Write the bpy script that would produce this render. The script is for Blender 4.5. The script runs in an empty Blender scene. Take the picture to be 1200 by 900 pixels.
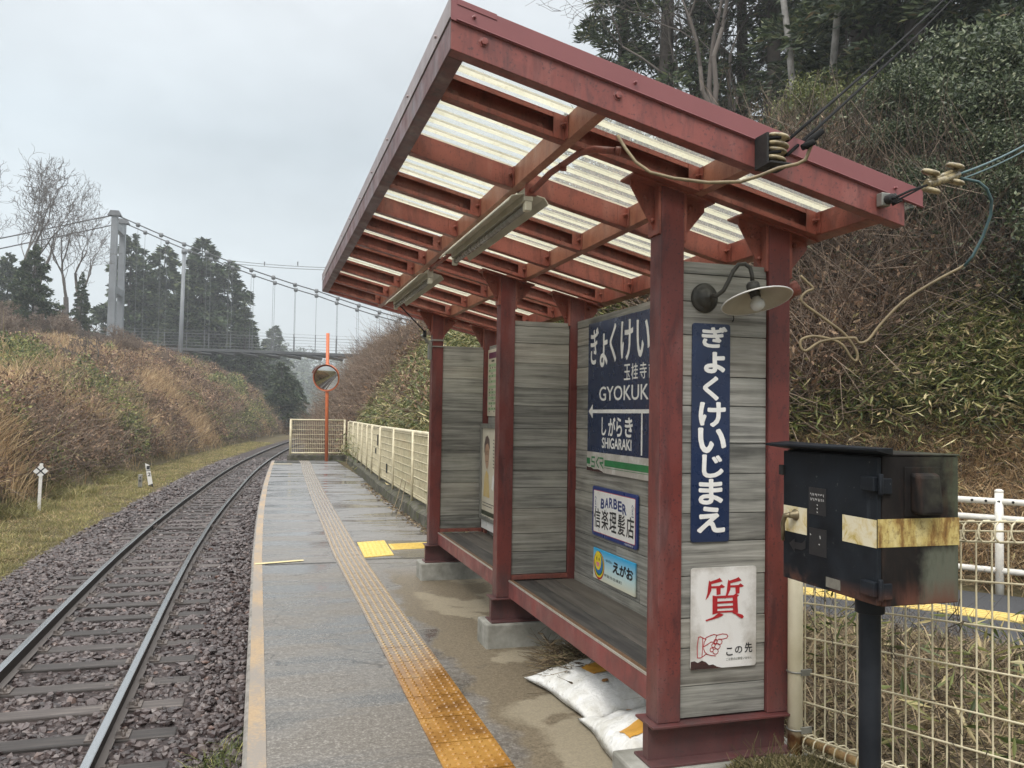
import bpy, math, random
import numpy as np
from mathutils import Vector, Matrix

random.seed(7)
RNG = np.random.default_rng(11)
SC = bpy.context.scene
COL = SC.collection
PI = math.pi
rad = math.radians

# ------------------------------------------------------------------ camera
FPX, YAW, PITCH, ROLL, EYE = 972.67, .2952, .0378, .0161, 1.55
FWD = np.array([math.sin(YAW)*math.cos(PITCH), math.cos(YAW)*math.cos(PITCH), math.sin(PITCH)])
_r = np.array([math.cos(YAW), -math.sin(YAW), 0.0]); _u = np.cross(_r, FWD)
RGT = math.cos(ROLL)*_r + math.sin(ROLL)*_u
UPV = -math.sin(ROLL)*_r + math.cos(ROLL)*_u
cam = bpy.data.cameras.new('camera'); camo = bpy.data.objects.new('camera', cam); COL.objects.link(camo)
camo.matrix_world = Matrix(((RGT[0], UPV[0], -FWD[0], 0), (RGT[1], UPV[1], -FWD[1], 0),
                            (RGT[2], UPV[2], -FWD[2], EYE), (0, 0, 0, 1)))
cam.sensor_width = 36; cam.sensor_fit = 'HORIZONTAL'; cam.lens = 36*FPX/1200
cam.clip_start = .05; cam.clip_end = 3000
SC.camera = camo

# ------------------------------------------------------------------ sky, sun, exposure
SUN_EL, SUN_AZ = 52, 215          # azimuth clockwise from +Y (along the track)
w = bpy.data.worlds.new('World'); SC.world = w; w.use_nodes = True
nt = w.node_tree; nt.nodes.clear()
def wn(t, **k):
    n = nt.nodes.new(t)
    for a, b in k.items(): setattr(n, a, b)
    return n
sky = wn('ShaderNodeTexSky', sky_type='NISHITA', sun_disc=False)
sky.sun_elevation = rad(SUN_EL); sky.sun_rotation = rad(SUN_AZ)
sky.air_density = 1.0; sky.dust_density = 6.0; sky.ozone_density = 1.0
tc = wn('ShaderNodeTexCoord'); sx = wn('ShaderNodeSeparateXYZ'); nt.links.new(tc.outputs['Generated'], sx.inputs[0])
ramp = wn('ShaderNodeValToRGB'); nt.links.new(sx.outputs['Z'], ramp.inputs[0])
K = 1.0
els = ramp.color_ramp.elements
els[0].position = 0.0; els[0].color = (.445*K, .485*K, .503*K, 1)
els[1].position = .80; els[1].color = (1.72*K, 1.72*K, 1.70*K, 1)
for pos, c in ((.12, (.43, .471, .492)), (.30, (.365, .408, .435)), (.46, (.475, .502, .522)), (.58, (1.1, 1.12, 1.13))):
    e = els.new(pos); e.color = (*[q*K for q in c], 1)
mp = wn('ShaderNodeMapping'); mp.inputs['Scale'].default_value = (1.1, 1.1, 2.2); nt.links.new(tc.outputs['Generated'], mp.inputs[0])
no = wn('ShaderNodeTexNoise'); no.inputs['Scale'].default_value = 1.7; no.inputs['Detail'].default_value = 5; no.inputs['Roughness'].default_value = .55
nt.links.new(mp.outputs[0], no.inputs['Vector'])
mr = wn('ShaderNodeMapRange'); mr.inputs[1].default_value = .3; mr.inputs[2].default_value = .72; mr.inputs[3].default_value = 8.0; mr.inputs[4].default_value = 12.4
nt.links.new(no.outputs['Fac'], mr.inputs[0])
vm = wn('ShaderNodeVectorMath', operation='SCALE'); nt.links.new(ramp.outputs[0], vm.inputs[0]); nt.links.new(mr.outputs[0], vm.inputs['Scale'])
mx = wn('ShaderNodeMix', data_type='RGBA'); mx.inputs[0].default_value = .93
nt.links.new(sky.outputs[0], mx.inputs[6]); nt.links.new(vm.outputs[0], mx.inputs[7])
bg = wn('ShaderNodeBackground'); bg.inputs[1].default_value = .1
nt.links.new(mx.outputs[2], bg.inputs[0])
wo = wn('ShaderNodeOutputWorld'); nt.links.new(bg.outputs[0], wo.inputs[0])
sl = bpy.data.lights.new('sun', 'SUN'); sl.energy = 1.1; sl.angle = rad(14); sl.color = (1, .965, .92)
so = bpy.data.objects.new('sun', sl); COL.objects.link(so)
so.rotation_euler = (rad(90-SUN_EL), 0, rad(-SUN_AZ)+PI)
_d = Vector((math.sin(rad(SUN_AZ))*math.cos(rad(SUN_EL)), math.cos(rad(SUN_AZ))*math.cos(rad(SUN_EL)), math.sin(rad(SUN_EL))))
so.rotation_euler = _d.to_track_quat('Z', 'Y').to_euler()
so.location = (-20, -20, 40)
vs = SC.view_settings; vs.view_transform = 'Standard'; vs.look = 'None'; vs.gamma = 1; vs.use_curve_mapping = False
vs.exposure = 0.80
SC.render.engine = 'CYCLES'
SC.cycles.use_denoising = True
SC.cycles.max_bounces = 8; SC.cycles.transparent_max_bounces = 10; SC.cycles.volume_bounces = 0; SC.cycles.use_light_tree = False
SC.cycles.diffuse_bounces = 4; SC.cycles.glossy_bounces = 3; SC.cycles.transmission_bounces = 5
SC.cycles.sample_clamp_indirect = 6

# ------------------------------------------------------------------ helpers
def spot(px, d):
    p = d*(FWD + (px-600)/FPX*RGT); return float(p[0]), float(p[1])
def zat(px, py, d):
    p = d*(FWD + (px-600)/FPX*RGT - (py-450)/FPX*UPV); return EYE + float(p[2])
def ray(px, py, d):
    p = d*(FWD + (px-600)/FPX*RGT - (py-450)/FPX*UPV); return (float(p[0]), float(p[1]), EYE + float(p[2]))

class MB:
    """collects faces; build() links them as ONE mesh object"""
    def __init__(s): s.V = []; s.F = []; s.n = 0
    def add(s, v, faces, smooth=False, mi=0):
        v = np.asarray(v, float).reshape(-1, 3)
        for f in (faces if isinstance(faces, list) else [faces]):
            f = np.asarray(f, int)
            if f.ndim == 1: f = f[None]
            s.F.append((f + s.n, smooth, mi))
        s.V.append(v); s.n += len(v); return s
    def box(s, x0, x1, y0, y1, z0, z1, mi=0):
        v = [(x, y, z) for z in (z0, z1) for y in (y0, y1) for x in (x0, x1)]
        return s.add(v, np.array([(0, 2, 3, 1), (4, 5, 7, 6), (0, 1, 5, 4), (2, 6, 7, 3), (0, 4, 6, 2), (1, 3, 7, 5)]), False, mi)
    def hexa(s, bot, top, mi=0):
        v = list(bot) + list(top)
        return s.add(v, np.array([(3, 2, 1, 0), (4, 5, 6, 7), (0, 1, 5, 4), (1, 2, 6, 5), (2, 3, 7, 6), (3, 0, 4, 7)]), False, mi)
    def prism(s, pts, a, b, mi=0):
        """pts: list of 3D outline points, extruded by vector a..b"""
        P = np.asarray(pts, float); n = len(P)
        v = np.vstack([P + np.asarray(a), P + np.asarray(b)])
        q = np.array([(i, (i+1) % n, n+(i+1) % n, n+i) for i in range(n)])
        s.add(v, [q, np.arange(n)[::-1], np.arange(n, 2*n)], False, mi); return s
    def quad(s, a, b, c, d, mi=0): return s.add([a, b, c, d], np.array([(0, 1, 2, 3)]), False, mi)
    def poly(s, pts, mi=0): return s.add(pts, np.arange(len(pts)), False, mi)
    def tube(s, pts, r, n=8, cap=True, mi=0, smooth=True):
        P = np.asarray(pts, float); m = len(P)
        R = np.full(m, r, float) if np.isscalar(r) else np.asarray(r, float)
        T = np.gradient(P, axis=0); T /= np.linalg.norm(T, axis=1)[:, None] + 1e-12
        ref = np.array([0, 0, 1.0]) if abs(T[0][2]) < .9 else np.array([1.0, 0, 0])
        A = np.cross(T[0], ref); A /= np.linalg.norm(A)
        ang = np.linspace(0, 2*PI, n, endpoint=False); rings = []
        for i in range(m):
            A = A - T[i]*np.dot(A, T[i]); A /= np.linalg.norm(A) + 1e-12
            B = np.cross(T[i], A)
            rings.append(P[i] + R[i]*(np.cos(ang)[:, None]*A + np.sin(ang)[:, None]*B))
        v = np.vstack(rings); k = np.arange(n)
        q = np.vstack([np.stack([i*n+k, i*n+(k+1) % n, (i+1)*n+(k+1) % n, (i+1)*n+k], 1) for i in range(m-1)])
        fs = [q]
        s.add(v, fs, smooth, mi)
        if cap:
            s.F.append((np.array([k[::-1]]) + s.n - len(v), False, mi)); s.F.append((np.array([k + (m-1)*n]) + s.n - len(v), False, mi))
        return s
    def lathe(s, c, prof, n=24, axis=(0, 0, 1), mi=0, smooth=True):
        """prof: list of (radius, height along axis)"""
        ax = Vector(axis).normalized(); q = ax.to_track_quat('Z', 'Y')
        ang = np.linspace(0, 2*PI, n, endpoint=False); vs_ = []
        for r, h in prof:
            for a in ang: vs_.append(Vector(c) + q @ Vector((r*math.cos(a), r*math.sin(a), h)))
        k = np.arange(n); m = len(prof)
        f = np.vstack([np.stack([i*n+k, i*n+(k+1) % n, (i+1)*n+(k+1) % n, (i+1)*n+k], 1) for i in range(m-1)])
        return s.add([tuple(a) for a in vs_], [f], smooth, mi)
    def frusta(s, P0, P1, R0, R1, n=5, mi=0):
        P0 = np.asarray(P0, float); P1 = np.asarray(P1, float); R0 = np.asarray(R0, float); R1 = np.asarray(R1, float)
        T = P1-P0; T /= np.linalg.norm(T, axis=1)[:, None] + 1e-9
        ref = np.where(np.abs(T[:, 2:3]) < .9, np.array([[0, 0, 1.0]]), np.array([[1.0, 0, 0]]))
        A = np.cross(T, ref); A /= np.linalg.norm(A, axis=1)[:, None] + 1e-9; B = np.cross(T, A)
        m = len(P0); ang = np.linspace(0, 2*PI, n, endpoint=False)
        c = np.cos(ang)[None, :, None]; q = np.sin(ang)[None, :, None]
        ring = c*A[:, None, :] + q*B[:, None, :]
        v = np.concatenate([P0[:, None] + ring*R0[:, None, None], P1[:, None] + ring*R1[:, None, None]], 1).reshape(-1, 3)
        k = np.arange(n); base = np.arange(m)[:, None, None]*2*n
        f = np.stack([k, (k+1) % n, n+(k+1) % n, n+k], 1)[None] + base
        return s.add(v, f.reshape(-1, 4), True, mi)
    def leaves(s, P, D, S, L, W, fold=.0, mi=0):
        """rhombic leaves: base P, direction D, side S, length L, width W"""
        P = np.asarray(P); D = np.asarray(D); S = np.asarray(S); L = np.asarray(L)[:, None]; W = np.asarray(W)[:, None]
        Nn = np.cross(D, S)
        a = P; b = P + D*L*.42 + S*W*.5 + Nn*W*fold; c = P + D*L; d = P + D*L*.42 - S*W*.5 + Nn*W*fold
        v = np.stack([a, b, c, d], 1).reshape(-1, 3)
        return s.add(v, (np.arange(len(P))[:, None]*4 + np.array([0, 1, 2, 3])), False, mi)
    def blades(s, P, h, wd, lean, bend, mi=0):
        """curved grass blades: lean = horizontal unit vectors"""
        P = np.asarray(P, float); n = len(P); h = np.asarray(h)[:, None]; wd = np.asarray(wd)[:, None]; bend = np.asarray(bend)[:, None]
        lv = np.c_[lean, np.zeros(n)]; side = np.c_[-lean[:, 1], lean[:, 0], np.zeros(n)]
        th = RNG.uniform(0, PI, n); side = side*np.cos(th)[:, None] + lv*np.sin(th)[:, None]*.8
        up = np.array([0, 0, 1.0])
        def at(t): return P + up*h*(t - .55*bend*t*t) + lv*h*bend*t*t
        m1 = at(.38); m2 = at(.72); tp = at(1.0)
        v = np.stack([P - side*wd*.4, P + side*wd*.4, m1 + side*wd*.5, m1 - side*wd*.5, m2 + side*wd*.36, m2 - side*wd*.36, tp], 1).reshape(-1, 3)
        b = np.arange(n)[:, None]*7
        return s.add(v, [b + np.array([0, 1, 2, 3]), b + np.array([3, 2, 4, 5]), b + np.array([5, 4, 6])], False, mi)
    def mesh(s, name, mats):
        me = bpy.data.meshes.new(name)
        V = np.vstack(s.V).astype(np.float32)
        me.vertices.add(len(V)); me.vertices.foreach_set('co', V.ravel())
        loops = np.concatenate([f.ravel() for f, _, _ in s.F]); sizes = np.concatenate([np.full(len(f), f.shape[1]) for f, _, _ in s.F])
        me.loops.add(len(loops)); me.loops.foreach_set('vertex_index', loops.astype(np.int32))
        me.polygons.add(len(sizes)); st = np.concatenate([[0], np.cumsum(sizes)[:-1]])
        me.polygons.foreach_set('loop_start', st.astype(np.int32))
        me.polygons.foreach_set('use_smooth', np.concatenate([np.full(len(f), sm) for f, sm, _ in s.F]))
        me.polygons.foreach_set('material_index', np.concatenate([np.full(len(f), mi) for f, _, mi in s.F]).astype(np.int32))
        for m in (mats if isinstance(mats, (list, tuple)) else [mats]): me.materials.append(m)
        me.update(calc_edges=True); me.validate()
        return me
    def build(s, name, mats, parent=None, bevel=0.0, at=None):
        o = bpy.data.objects.new(name, s.mesh(name, mats)); COL.objects.link(o)
        if parent is not None: hang(o, parent)
        if bevel:
            b = o.modifiers.new('bevel', 'BEVEL'); b.width = bevel; b.segments = 2; b.limit_method = 'ANGLE'; b.angle_limit = rad(40)
            b.harden_normals = False
        return o

def wloc(o):
    l = Vector(o.location)
    while o.parent: o = o.parent; l += Vector(o.location)
    return l
def hang(o, parent):
    o.parent = parent; o.location = -wloc(parent)       # meshes are written in world coordinates
def tag(o, label=None, cat=None, group=None, kind=None):
    if label: o['label'] = label
    if cat: o['category'] = cat
    if group: o['group'] = group
    if kind: o['kind'] = kind
    return o
def thing(name, label, cat, loc=(0, 0, 0), group=None):
    o = bpy.data.objects.new(name, None); COL.objects.link(o); o.location = loc; o.empty_display_size = .2
    return tag(o, label, cat, group)
def dup(root, loc, rz=0, scale=(1, 1, 1), label=None):
    r = root.copy(); COL.objects.link(r); r.location = loc; r.rotation_euler = (0, 0, rz); r.scale = scale
    if label: r['label'] = label
    for ch in list(root.children):
        c = ch.copy(); COL.objects.link(c); c.parent = r
        for g in list(ch.children):
            d = g.copy(); COL.objects.link(d); d.parent = c
    return r

# ------------------------------------------------------------------ materials
class G:
    """small wrapper over a material node tree"""
    def __init__(s, name):
        s.m = bpy.data.materials.new(name); s.m.use_nodes = True; s.t = s.m.node_tree
        s.b = s.t.nodes['Principled BSDF']; s.out = s.t.nodes['Material Output']
    def n(s, t, **k):
        x = s.t.nodes.new(t)
        for a, b in k.items(): setattr(x, a, b)
        return x
    def l(s, a, b): s.t.links.new(a, b)
    def coord(s, kind='Object', scale=(1, 1, 1), island=0.0):
        c = s.n('ShaderNodeTexCoord'); m = s.n('ShaderNodeMapping'); m.inputs['Scale'].default_value = scale
        src = c.outputs[kind]
        if island:
            g = s.n('ShaderNodeNewGeometry'); mu = s.n('ShaderNodeMath', operation='MULTIPLY'); mu.inputs[1].default_value = island
            s.l(g.outputs['Random Per Island'], mu.inputs[0]); ad = s.n('ShaderNodeVectorMath', operation='ADD')
            s.l(src, ad.inputs[0]); s.l(mu.outputs[0], ad.inputs[1]); src = ad.outputs[0]
        s.l(src, m.inputs[0]); return m.outputs[0]
    def noise(s, vec, scale, detail=4, rough=.55, dist=0.0):
        x = s.n('ShaderNodeTexNoise'); x.inputs['Scale'].default_value = scale; x.inputs['Detail'].default_value = detail
        x.inputs['Roughness'].default_value = rough; x.inputs['Distortion'].default_value = dist
        s.l(vec, x.inputs['Vector']); return x.outputs['Fac']
    def ramp(s, fac, stops, interp='LINEAR'):
        x = s.n('ShaderNodeValToRGB'); e = x.color_ramp.elements; x.color_ramp.interpolation = interp
        while len(e) < len(stops): e.new(.5)
        for el, (p, c) in zip(e, stops):
            el.position = p; el.color = (*c, 1) if hasattr(c, '__len__') else (c, c, c, 1)
        s.l(fac, x.inputs[0]); return x.outputs[0]
    def mix(s, fac, a, b, mode='MIX'):
        x = s.n('ShaderNodeMix', data_type='RGBA'); x.blend_type = mode
        for v, i in ((fac, 0), (a, 6), (b, 7)):
            if hasattr(v, 'is_linked'): s.l(v, x.inputs[i])
            elif i == 0: x.inputs[0].default_value = v
            else: x.inputs[i].default_value = (*v, 1)
        return x.outputs[2]
    def math(s, op, a, b=0.0):
        x = s.n('ShaderNodeMath', operation=op)
        for v, i in ((a, 0), (b, 1)):
            if hasattr(v, 'is_linked'): s.l(v, x.inputs[i])
            else: x.inputs[i].default_value = v
        return x.outputs[0]
    def maprange(s, v, a, b, c, d):
        x = s.n('ShaderNodeMapRange'); s.l(v, x.inputs[0])
        for i, q in enumerate((a, b, c, d)): x.inputs[i+1].default_value = q
        return x.outputs[0]
    def rnd(s): return s.n('ShaderNodeNewGeometry').outputs['Random Per Island']
    def set(s, col=None, rough=None, metal=None, spec=None, bump=None, bs=.3, bd=.01):
        for v, k in ((col, 'Base Color'), (rough, 'Roughness'), (metal, 'Metallic'), (spec, 'Specular IOR Level')):
            if v is None: continue
            if hasattr(v, 'is_linked'): s.l(v, s.b.inputs[k])
            elif k == 'Base Color': s.b.inputs[k].default_value = (*v, 1)
            else: s.b.inputs[k].default_value = v
        if bump is not None:
            x = s.n('ShaderNodeBump'); x.inputs['Strength'].default_value = bs; x.inputs['Distance'].default_value = bd
            s.l(bump, x.inputs['Height']); s.l(x.outputs[0], s.b.inputs['Normal'])
        return s.m
    def leafy(s, col, trans=.3, rough=.5, tcol=None):
        s.set(col, rough, spec=.35)
        t = s.n('ShaderNodeBsdfTranslucent'); s.l(col, t.inputs[0])
        m = s.n('ShaderNodeMixShader'); m.inputs[0].default_value = trans
        s.l(s.b.outputs[0], m.inputs[1]); s.l(t.outputs[0], m.inputs[2]); s.l(m.outputs[0], s.out.inputs[0])
        return s.m

def plain(name, a, b=None, scale=8, rough=(.4, .6), bump=0.0, bscale=60, metal=0.0, spec=None, detail=5):
    """two tone mottled surface"""
    g = G(name); b = b or tuple(q*.75 for q in a)
    v = g.coord(); f = g.noise(v, scale, detail, .6)
    col = g.ramp(f, [(.32, b), (.66, a)])
    r = g.maprange(g.noise(v, scale*2.7, 3), .3, .7, rough[0], rough[1])
    bm = g.noise(v, bscale, 4) if bump else None
    return g.set(col, r, metal, spec, bm, bump, .004)

def red_paint(name, a, dark, chalk, rough=(.32, .58)):
    g = G(name); v = g.coord(); v2 = g.coord(scale=(1, 1, .25))
    f = g.noise(v, 5, 6, .65); col = g.ramp(f, [(.3, tuple(q*.72 for q in a)), (.62, a)])
    s = g.noise(v2, 16, 6, .7, .4); col = g.mix(g.ramp(s, [(.50, 0.0), (.68, .75)]), col, dark)
    s2 = g.noise(v2, 7, 5, .6); col = g.mix(g.ramp(s2, [(.52, 0.0), (.74, .6)]), col, chalk)
    sp = g.noise(v, 95, 2, .5); col = g.mix(g.ramp(sp, [(.61, 0.0), (.68, .7)]), col, dark)
    sz = g.n('ShaderNodeSeparateXYZ'); g.l(v, sz.inputs[0]); lo = g.math('ADD', sz.outputs['Z'], g.math('MULTIPLY', f, .7))
    col = g.mix(g.maprange(lo, .95, .62, 0, .55), col, (.085, .062, .062))
    r = g.maprange(g.noise(v, 9, 4), .3, .7, rough[0], rough[1])
    return g.set(col, r, 0, .4, g.noise(v, 70, 4, .6), .12, .003)

M = {}
M['post'] = red_paint('red post paint', (.160, .040, .034), (.050, .020, .022), (.21, .12, .115))
M['rafter'] = red_paint('red oxide rafter paint', (.275, .080, .056), (.10, .034, .027), (.36, .17, .13))
M['fascia'] = red_paint('weathered fascia paint', (.255, .078, .066), (.085, .042, .042), (.36, .17, .15))
M['eave'] = red_paint('grimy eave paint', (.16, .07, .065), (.05, .04, .04), (.30, .24, .22))
M['cap'] = plain('dull red cap flashing', (.24, .082, .084), (.205, .070, .072), 3, (.3, .42))
M['beam'] = red_paint('bench beam paint', (.27, .070, .064), (.15, .04, .04), (.34, .15, .14))
M['sill'] = red_paint('dark red sill paint', (.13, .027, .025), (.04, .018, .018), (.2, .07, .06))

def wood(name, axis, base, dark, light):
    g = G(name)
    sc = {'x': (2.2, 30, 62), 'y': (30, 2.2, 62)}[axis]
    v = g.coord(scale=sc, island=37.0)
    f = g.noise(v, 1.0, 8, .68, .6)
    col = g.ramp(f, [(.28, dark), (.47, base), (.70, light)])
    v2 = g.coord(scale=tuple(q*.3 for q in sc), island=11.0)
    f2 = g.noise(v2, 1.0, 4, .6, 1.2); col = g.mix(g.ramp(f2, [(.5, 0.0), (.68, .75)]), col, tuple(q*.62 for q in dark))
    v3 = g.coord(scale=(3, 3, 3), island=5); f3 = g.noise(v3, 1.0, 4, .6)
    col = g.mix(g.ramp(f3, [(.45, 0.0), (.75, .5)]), col, (light[0]*1.0, light[1]*1.02, light[2]*.95))
    tint = g.ramp(g.rnd(), [(0, .62), (.35, .9), (.7, 1.05), (1, 1.3)]); col = g.mix(1.0, col, tint, 'MULTIPLY')
    col = g.mix(g.ramp(g.rnd(), [(.55, 0.0), (1, .35)]), col, (.215, .175, .128))
    return g.set(col, .62, 0, .35, f, .35, .003)
M['wood_x'] = wood('weathered grey boards', 'x', (.225, .220, .198), (.085, .083, .075), (.40, .39, .355))
M['wood_y'] = wood('weathered grey back boards', 'y', (.225, .220, .198), (.085, .083, .075), (.40, .39, .355))
M['seat'] = wood('dark stained seat boards', 'y', (.048, .044, .042), (.018, .017, .018), (.10, .09, .082))
M['nosing'] = plain('brown ribbed nosing', (.20, .115, .06), (.13, .075, .042), 30, (.4, .6))
M['alu'] = plain('dull aluminium', (.62, .60, .55), (.5, .48, .44), 20, (.3, .45), metal=.6)
M['bolt'] = plain('painted bolt heads', (.22, .07, .055), (.10, .04, .035), 40, (.4, .6))
M['concrete'] = plain('old concrete block', (.33, .325, .29), (.17, .165, .14), 7, (.7, .9), .5, 40)
M['steel_dark'] = plain('black iron', (.016, .017, .018), (.032, .03, .028), 20, (.55, .75), spec=.25)
M['ceramic'] = plain('cream ceramic', (.40, .33, .19), (.06, .045, .025), 40, (.2, .4))
M['cable_black'] = plain('black cable', (.010, .010, .011), (.016, .016, .016), 20, (.85, .95), spec=.15)
M['cable_tan'] = plain('sun bleached tan cable', (.24, .185, .10), (.12, .09, .05), 20, (.5, .7))
M['cable_green'] = plain('blue green cable', (.07, .13, .14), (.04, .08, .085), 20, (.5, .7))
M['white'] = plain('white enamel', (.76, .76, .74), (.66, .65, .62), 6, (.25, .4))
M['letter_white'] = plain('white lettering', (.80, .79, .76), (.70, .69, .66), 30, (.3, .45))
M['navy'] = plain('navy enamel', (.020, .034, .082), (.015, .025, .060), 5, (.22, .36))
M['navy_edge'] = plain('blue sign border', (.022, .045, .19), (.018, .035, .14), 6, (.25, .4))
M['ink'] = plain('black ink', (.012, .012, .014), (.02, .02, .022), 30, (.4, .5))
M['crimson'] = plain('crimson paint', (.42, .018, .025), (.33, .015, .02), 20, (.35, .5))
M['thin_red'] = plain('thin red line', (.5, .06, .06), (.4, .05, .05), 20, (.35, .5))
M['green'] = plain('green band', (.028, .19, .065), (.022, .15, .05), 20, (.3, .45))
M['rust'] = plain('dark rust', (.055, .018, .014), (.028, .012, .011), 60, (.7, .9), .6, 120)
M['purple'] = plain('plum header', (.13, .025, .07), (.10, .02, .055), 20, (.4, .5))
M['pale_green'] = plain('pale green rows', (.38, .50, .30), (.33, .45, .26), 20, (.4, .5))
M['paper'] = plain('aged paper', (.62, .58, .47), (.54, .49, .38), 5, (.35, .5))
M['skin_print'] = plain('printed skin tone', (.42, .27, .18), (.38, .24, .16), 12, (.4, .5))
M['hair_print'] = plain('printed brown grey', (.13, .09, .075), (.10, .07, .06), 12, (.4, .5))
M['ochre_print'] = plain('printed ochre', (.58, .40, .12), (.56, .46, .26), 9, (.4, .5))
M['olive'] = plain('dark olive print', (.045, .055, .03), (.035, .04, .025), 20, (.4, .5))
M['steel_frame'] = plain('grey steel frame', (.30, .30, .27), (.22, .22, .20), 12, (.35, .5), metal=.5)
M['yellow_smile'] = plain('yellow print', (.80, .62, .03), (.75, .58, .03), 20, (.4, .5))
M['orange_print'] = plain('orange print', (.78, .30, .03), (.7, .26, .03), 20, (.4, .5))
M['pink'] = plain('pink print', (.75, .25, .30), (.7, .22, .27), 20, (.4, .5))
M['blue_print'] = plain('blue print', (.03, .18, .50), (.03, .15, .45), 20, (.4, .5))
g = G('sky blue print'); v = g.n('ShaderNodeTexCoord').outputs['Object']; sp = g.n('ShaderNodeSeparateXYZ'); g.l(v, sp.inputs[0])
M['cyan_fade'] = g.set(g.ramp(g.maprange(sp.outputs['Z'], .55, .735, 0, 1), [(0, (.68, .66, .52)), (.38, (.55, .72, .72)), (.95, (.04, .40, .72))]), .35)
# ------------------------------------------------------------------ terrain shape
PZ = .05                     # platform top
RAILZ = -.72
_ty = np.array([-40, -10, 0, 11, 14, 18, 22, 25, 28, 31, 36, 42, 50, 60, 75, 99, 130, 180, 260.])
_tx = np.array([-1.0, -1.0, -1.0, -1.0, -.98, -.88, -.71, -.55, -.40, -.235, .10, .60, 1.40, 2.55, 4.5, 8.2, 13.5, 22, 36]) - .55
def xc(y): return np.interp(y, _ty, _tx)                       # track centre
_ey = np.array([-10, 9, 11.5, 13.8, 18, 21.5, 25.6, 27.]); _ex = np.array([-.03, -.03, -.009, .025, .122, .23, .37, .43])
def xe(y): return np.interp(y, _ey, _ex)                       # platform edge
def toe(y): return np.minimum(np.maximum(6.75-(y-5.8)/1.3, np.maximum(2.62, xc(y)+1.9)), 13.)
def sst(a, b, x): t = np.clip((x-a)/(b-a), 0, 1); return t*t*(3-2*t)
def vnoise(x, y, s, seed=0):
    """cheap smooth 2-D value noise -1..1"""
    x = np.asarray(x)/s; y = np.asarray(y)/s; xi = np.floor(x).astype(int); yi = np.floor(y).astype(int); fx = x-xi; fy = y-yi
    fx = fx*fx*(3-2*fx); fy = fy*fy*(3-2*fy)
    def h(i, j):
        n = (i*374761393 + j*668265263 + seed*982451653) & 0xffffffff; n = ((n ^ (n >> 13))*1274126177) & 0xffffffff
        return ((n ^ (n >> 16)) & 0xffff)/32767.5 - 1
    return (h(xi, yi)*(1-fx)+h(xi+1, yi)*fx)*(1-fy) + (h(xi, yi+1)*(1-fx)+h(xi+1, yi+1)*fx)*fy
def tz(x, y):
    x = np.asarray(x, float); y = np.asarray(y, float)
    o = x - xc(y); u = -o
    # left of the track
    top = np.interp(y, [0, 20, 35, 50, 65, 80, 95, 120, 150], [3.2, 3.3, 3.6, 4.7, 7.0, 8.6, 8.6, 3.2, 1.2])
    rise = 1.22*np.clip(u-4.3, 0, None)
    rise = top*(1-np.exp(-rise/top*1.15)) + .035*np.clip(u-12, 0, 60)
    zl = -1.0 + .03*np.clip(u-1.6, 0, 2) + rise
    # right of the track
    t = toe(y); wq = np.clip(x-t, 0, None)
    k = sst(9.5, 13., y)
    wn_ = wq*.79
    hn = np.interp(wn_, [0, 1.7, 6.2, 11, 30, 60], [0, .95, 5.3, 7.0, 7.2, 5.0])
    hf = np.interp(wq, [0, 3.4, 6, 12, 30, 60], [0, 4.9, 5.9, 6.6, 7.0, 5])
    flo = np.interp(y, [26, 29], [0, -.95])
    zr = flo + hn*(1-k) + hf*k
    low = np.where(y > 27, -.98, -1.0)
    z = np.where(o < 0, zl, np.where(x < np.where(y < 27, 2.25, t), low, zr))
    z = z + .10*vnoise(x, y, 1.3, 3)*np.clip(np.where(o < 0, (u-3.6)*.5, (x-t)*.8), 0, 1)
    z = z + .35*vnoise(x, y, 6., 5)*np.clip(np.where(o < 0, (u-5)*.2, (x-t-1)*.3), 0, 1)
    return z

def grid(name, xs, ys, fz, mat, kind='structure', dz=0.0):
    X, Y = np.meshgrid(xs, ys); Z = fz(X, Y) + dz
    v = np.stack([X, Y, Z], -1).reshape(-1, 3); nx = len(xs); ny = len(ys)
    i = (np.arange(ny-1)[:, None]*nx + np.arange(nx-1)[None]).ravel()
    b = MB(); b.add(v, np.stack([i, i+1, i+nx+1, i+nx], 1), True)
    o = b.build(name, mat); tag(o, kind=kind); return o

g = G('bank soil'); v = g.coord()
f = g.noise(v, .9, 8, .65); f2 = g.noise(v, 14, 6, .7)
c = g.ramp(f, [(.35, (.060, .048, .030)), (.5, (.105, .085, .048)), (.66, (.085, .090, .035))])
c = g.mix(.55, c, g.ramp(f2, [(.3, (.03, .025, .018)), (.7, (.17, .135, .075))]))
M['soil'] = g.set(c, .95, 0, .1, f2, .8, .05)
xs = np.unique(np.concatenate([np.arange(-70, -20, 4), np.arange(-20, 14, .42), np.arange(14, 70, 3.)]))
ys = np.unique(np.concatenate([np.arange(-30, 60, .6), np.arange(60, 190, 2.5)]))
tag(grid('terrain', xs, ys, tz, M['soil']), 'earth banks and hillsides either side of the railway cutting', 'terrain')
# far ground and ridges
g = G('far ground'); v = g.coord(); f = g.noise(v, .02, 6)
M['farground'] = g.set(g.ramp(f, [(.3, (.05, .055, .035)), (.7, (.10, .10, .06))]), .95)
def fz(X, Y):
    r = np.hypot(X, Y)
    z = np.full(X.shape, -6.0)
    z += 32*np.exp(-((X+10-.12*(Y-420))/170)**2 - ((Y-470)/95)**2)
    z += 26*np.exp(-((X-150)/80)**2 - ((Y-330)/80)**2)
    z += 26*np.exp(-((X+190)/90)**2 - ((Y-300)/90)**2)
    return z + 2.5*vnoise(X, Y, 35, 9)*np.clip((r-150)/80, 0, 1)
tag(grid('hills', np.linspace(-420, 420, 80), np.linspace(-160, 560, 80), fz, M['farground']), 'far wooded ridge fading into haze', 'hills')

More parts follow.
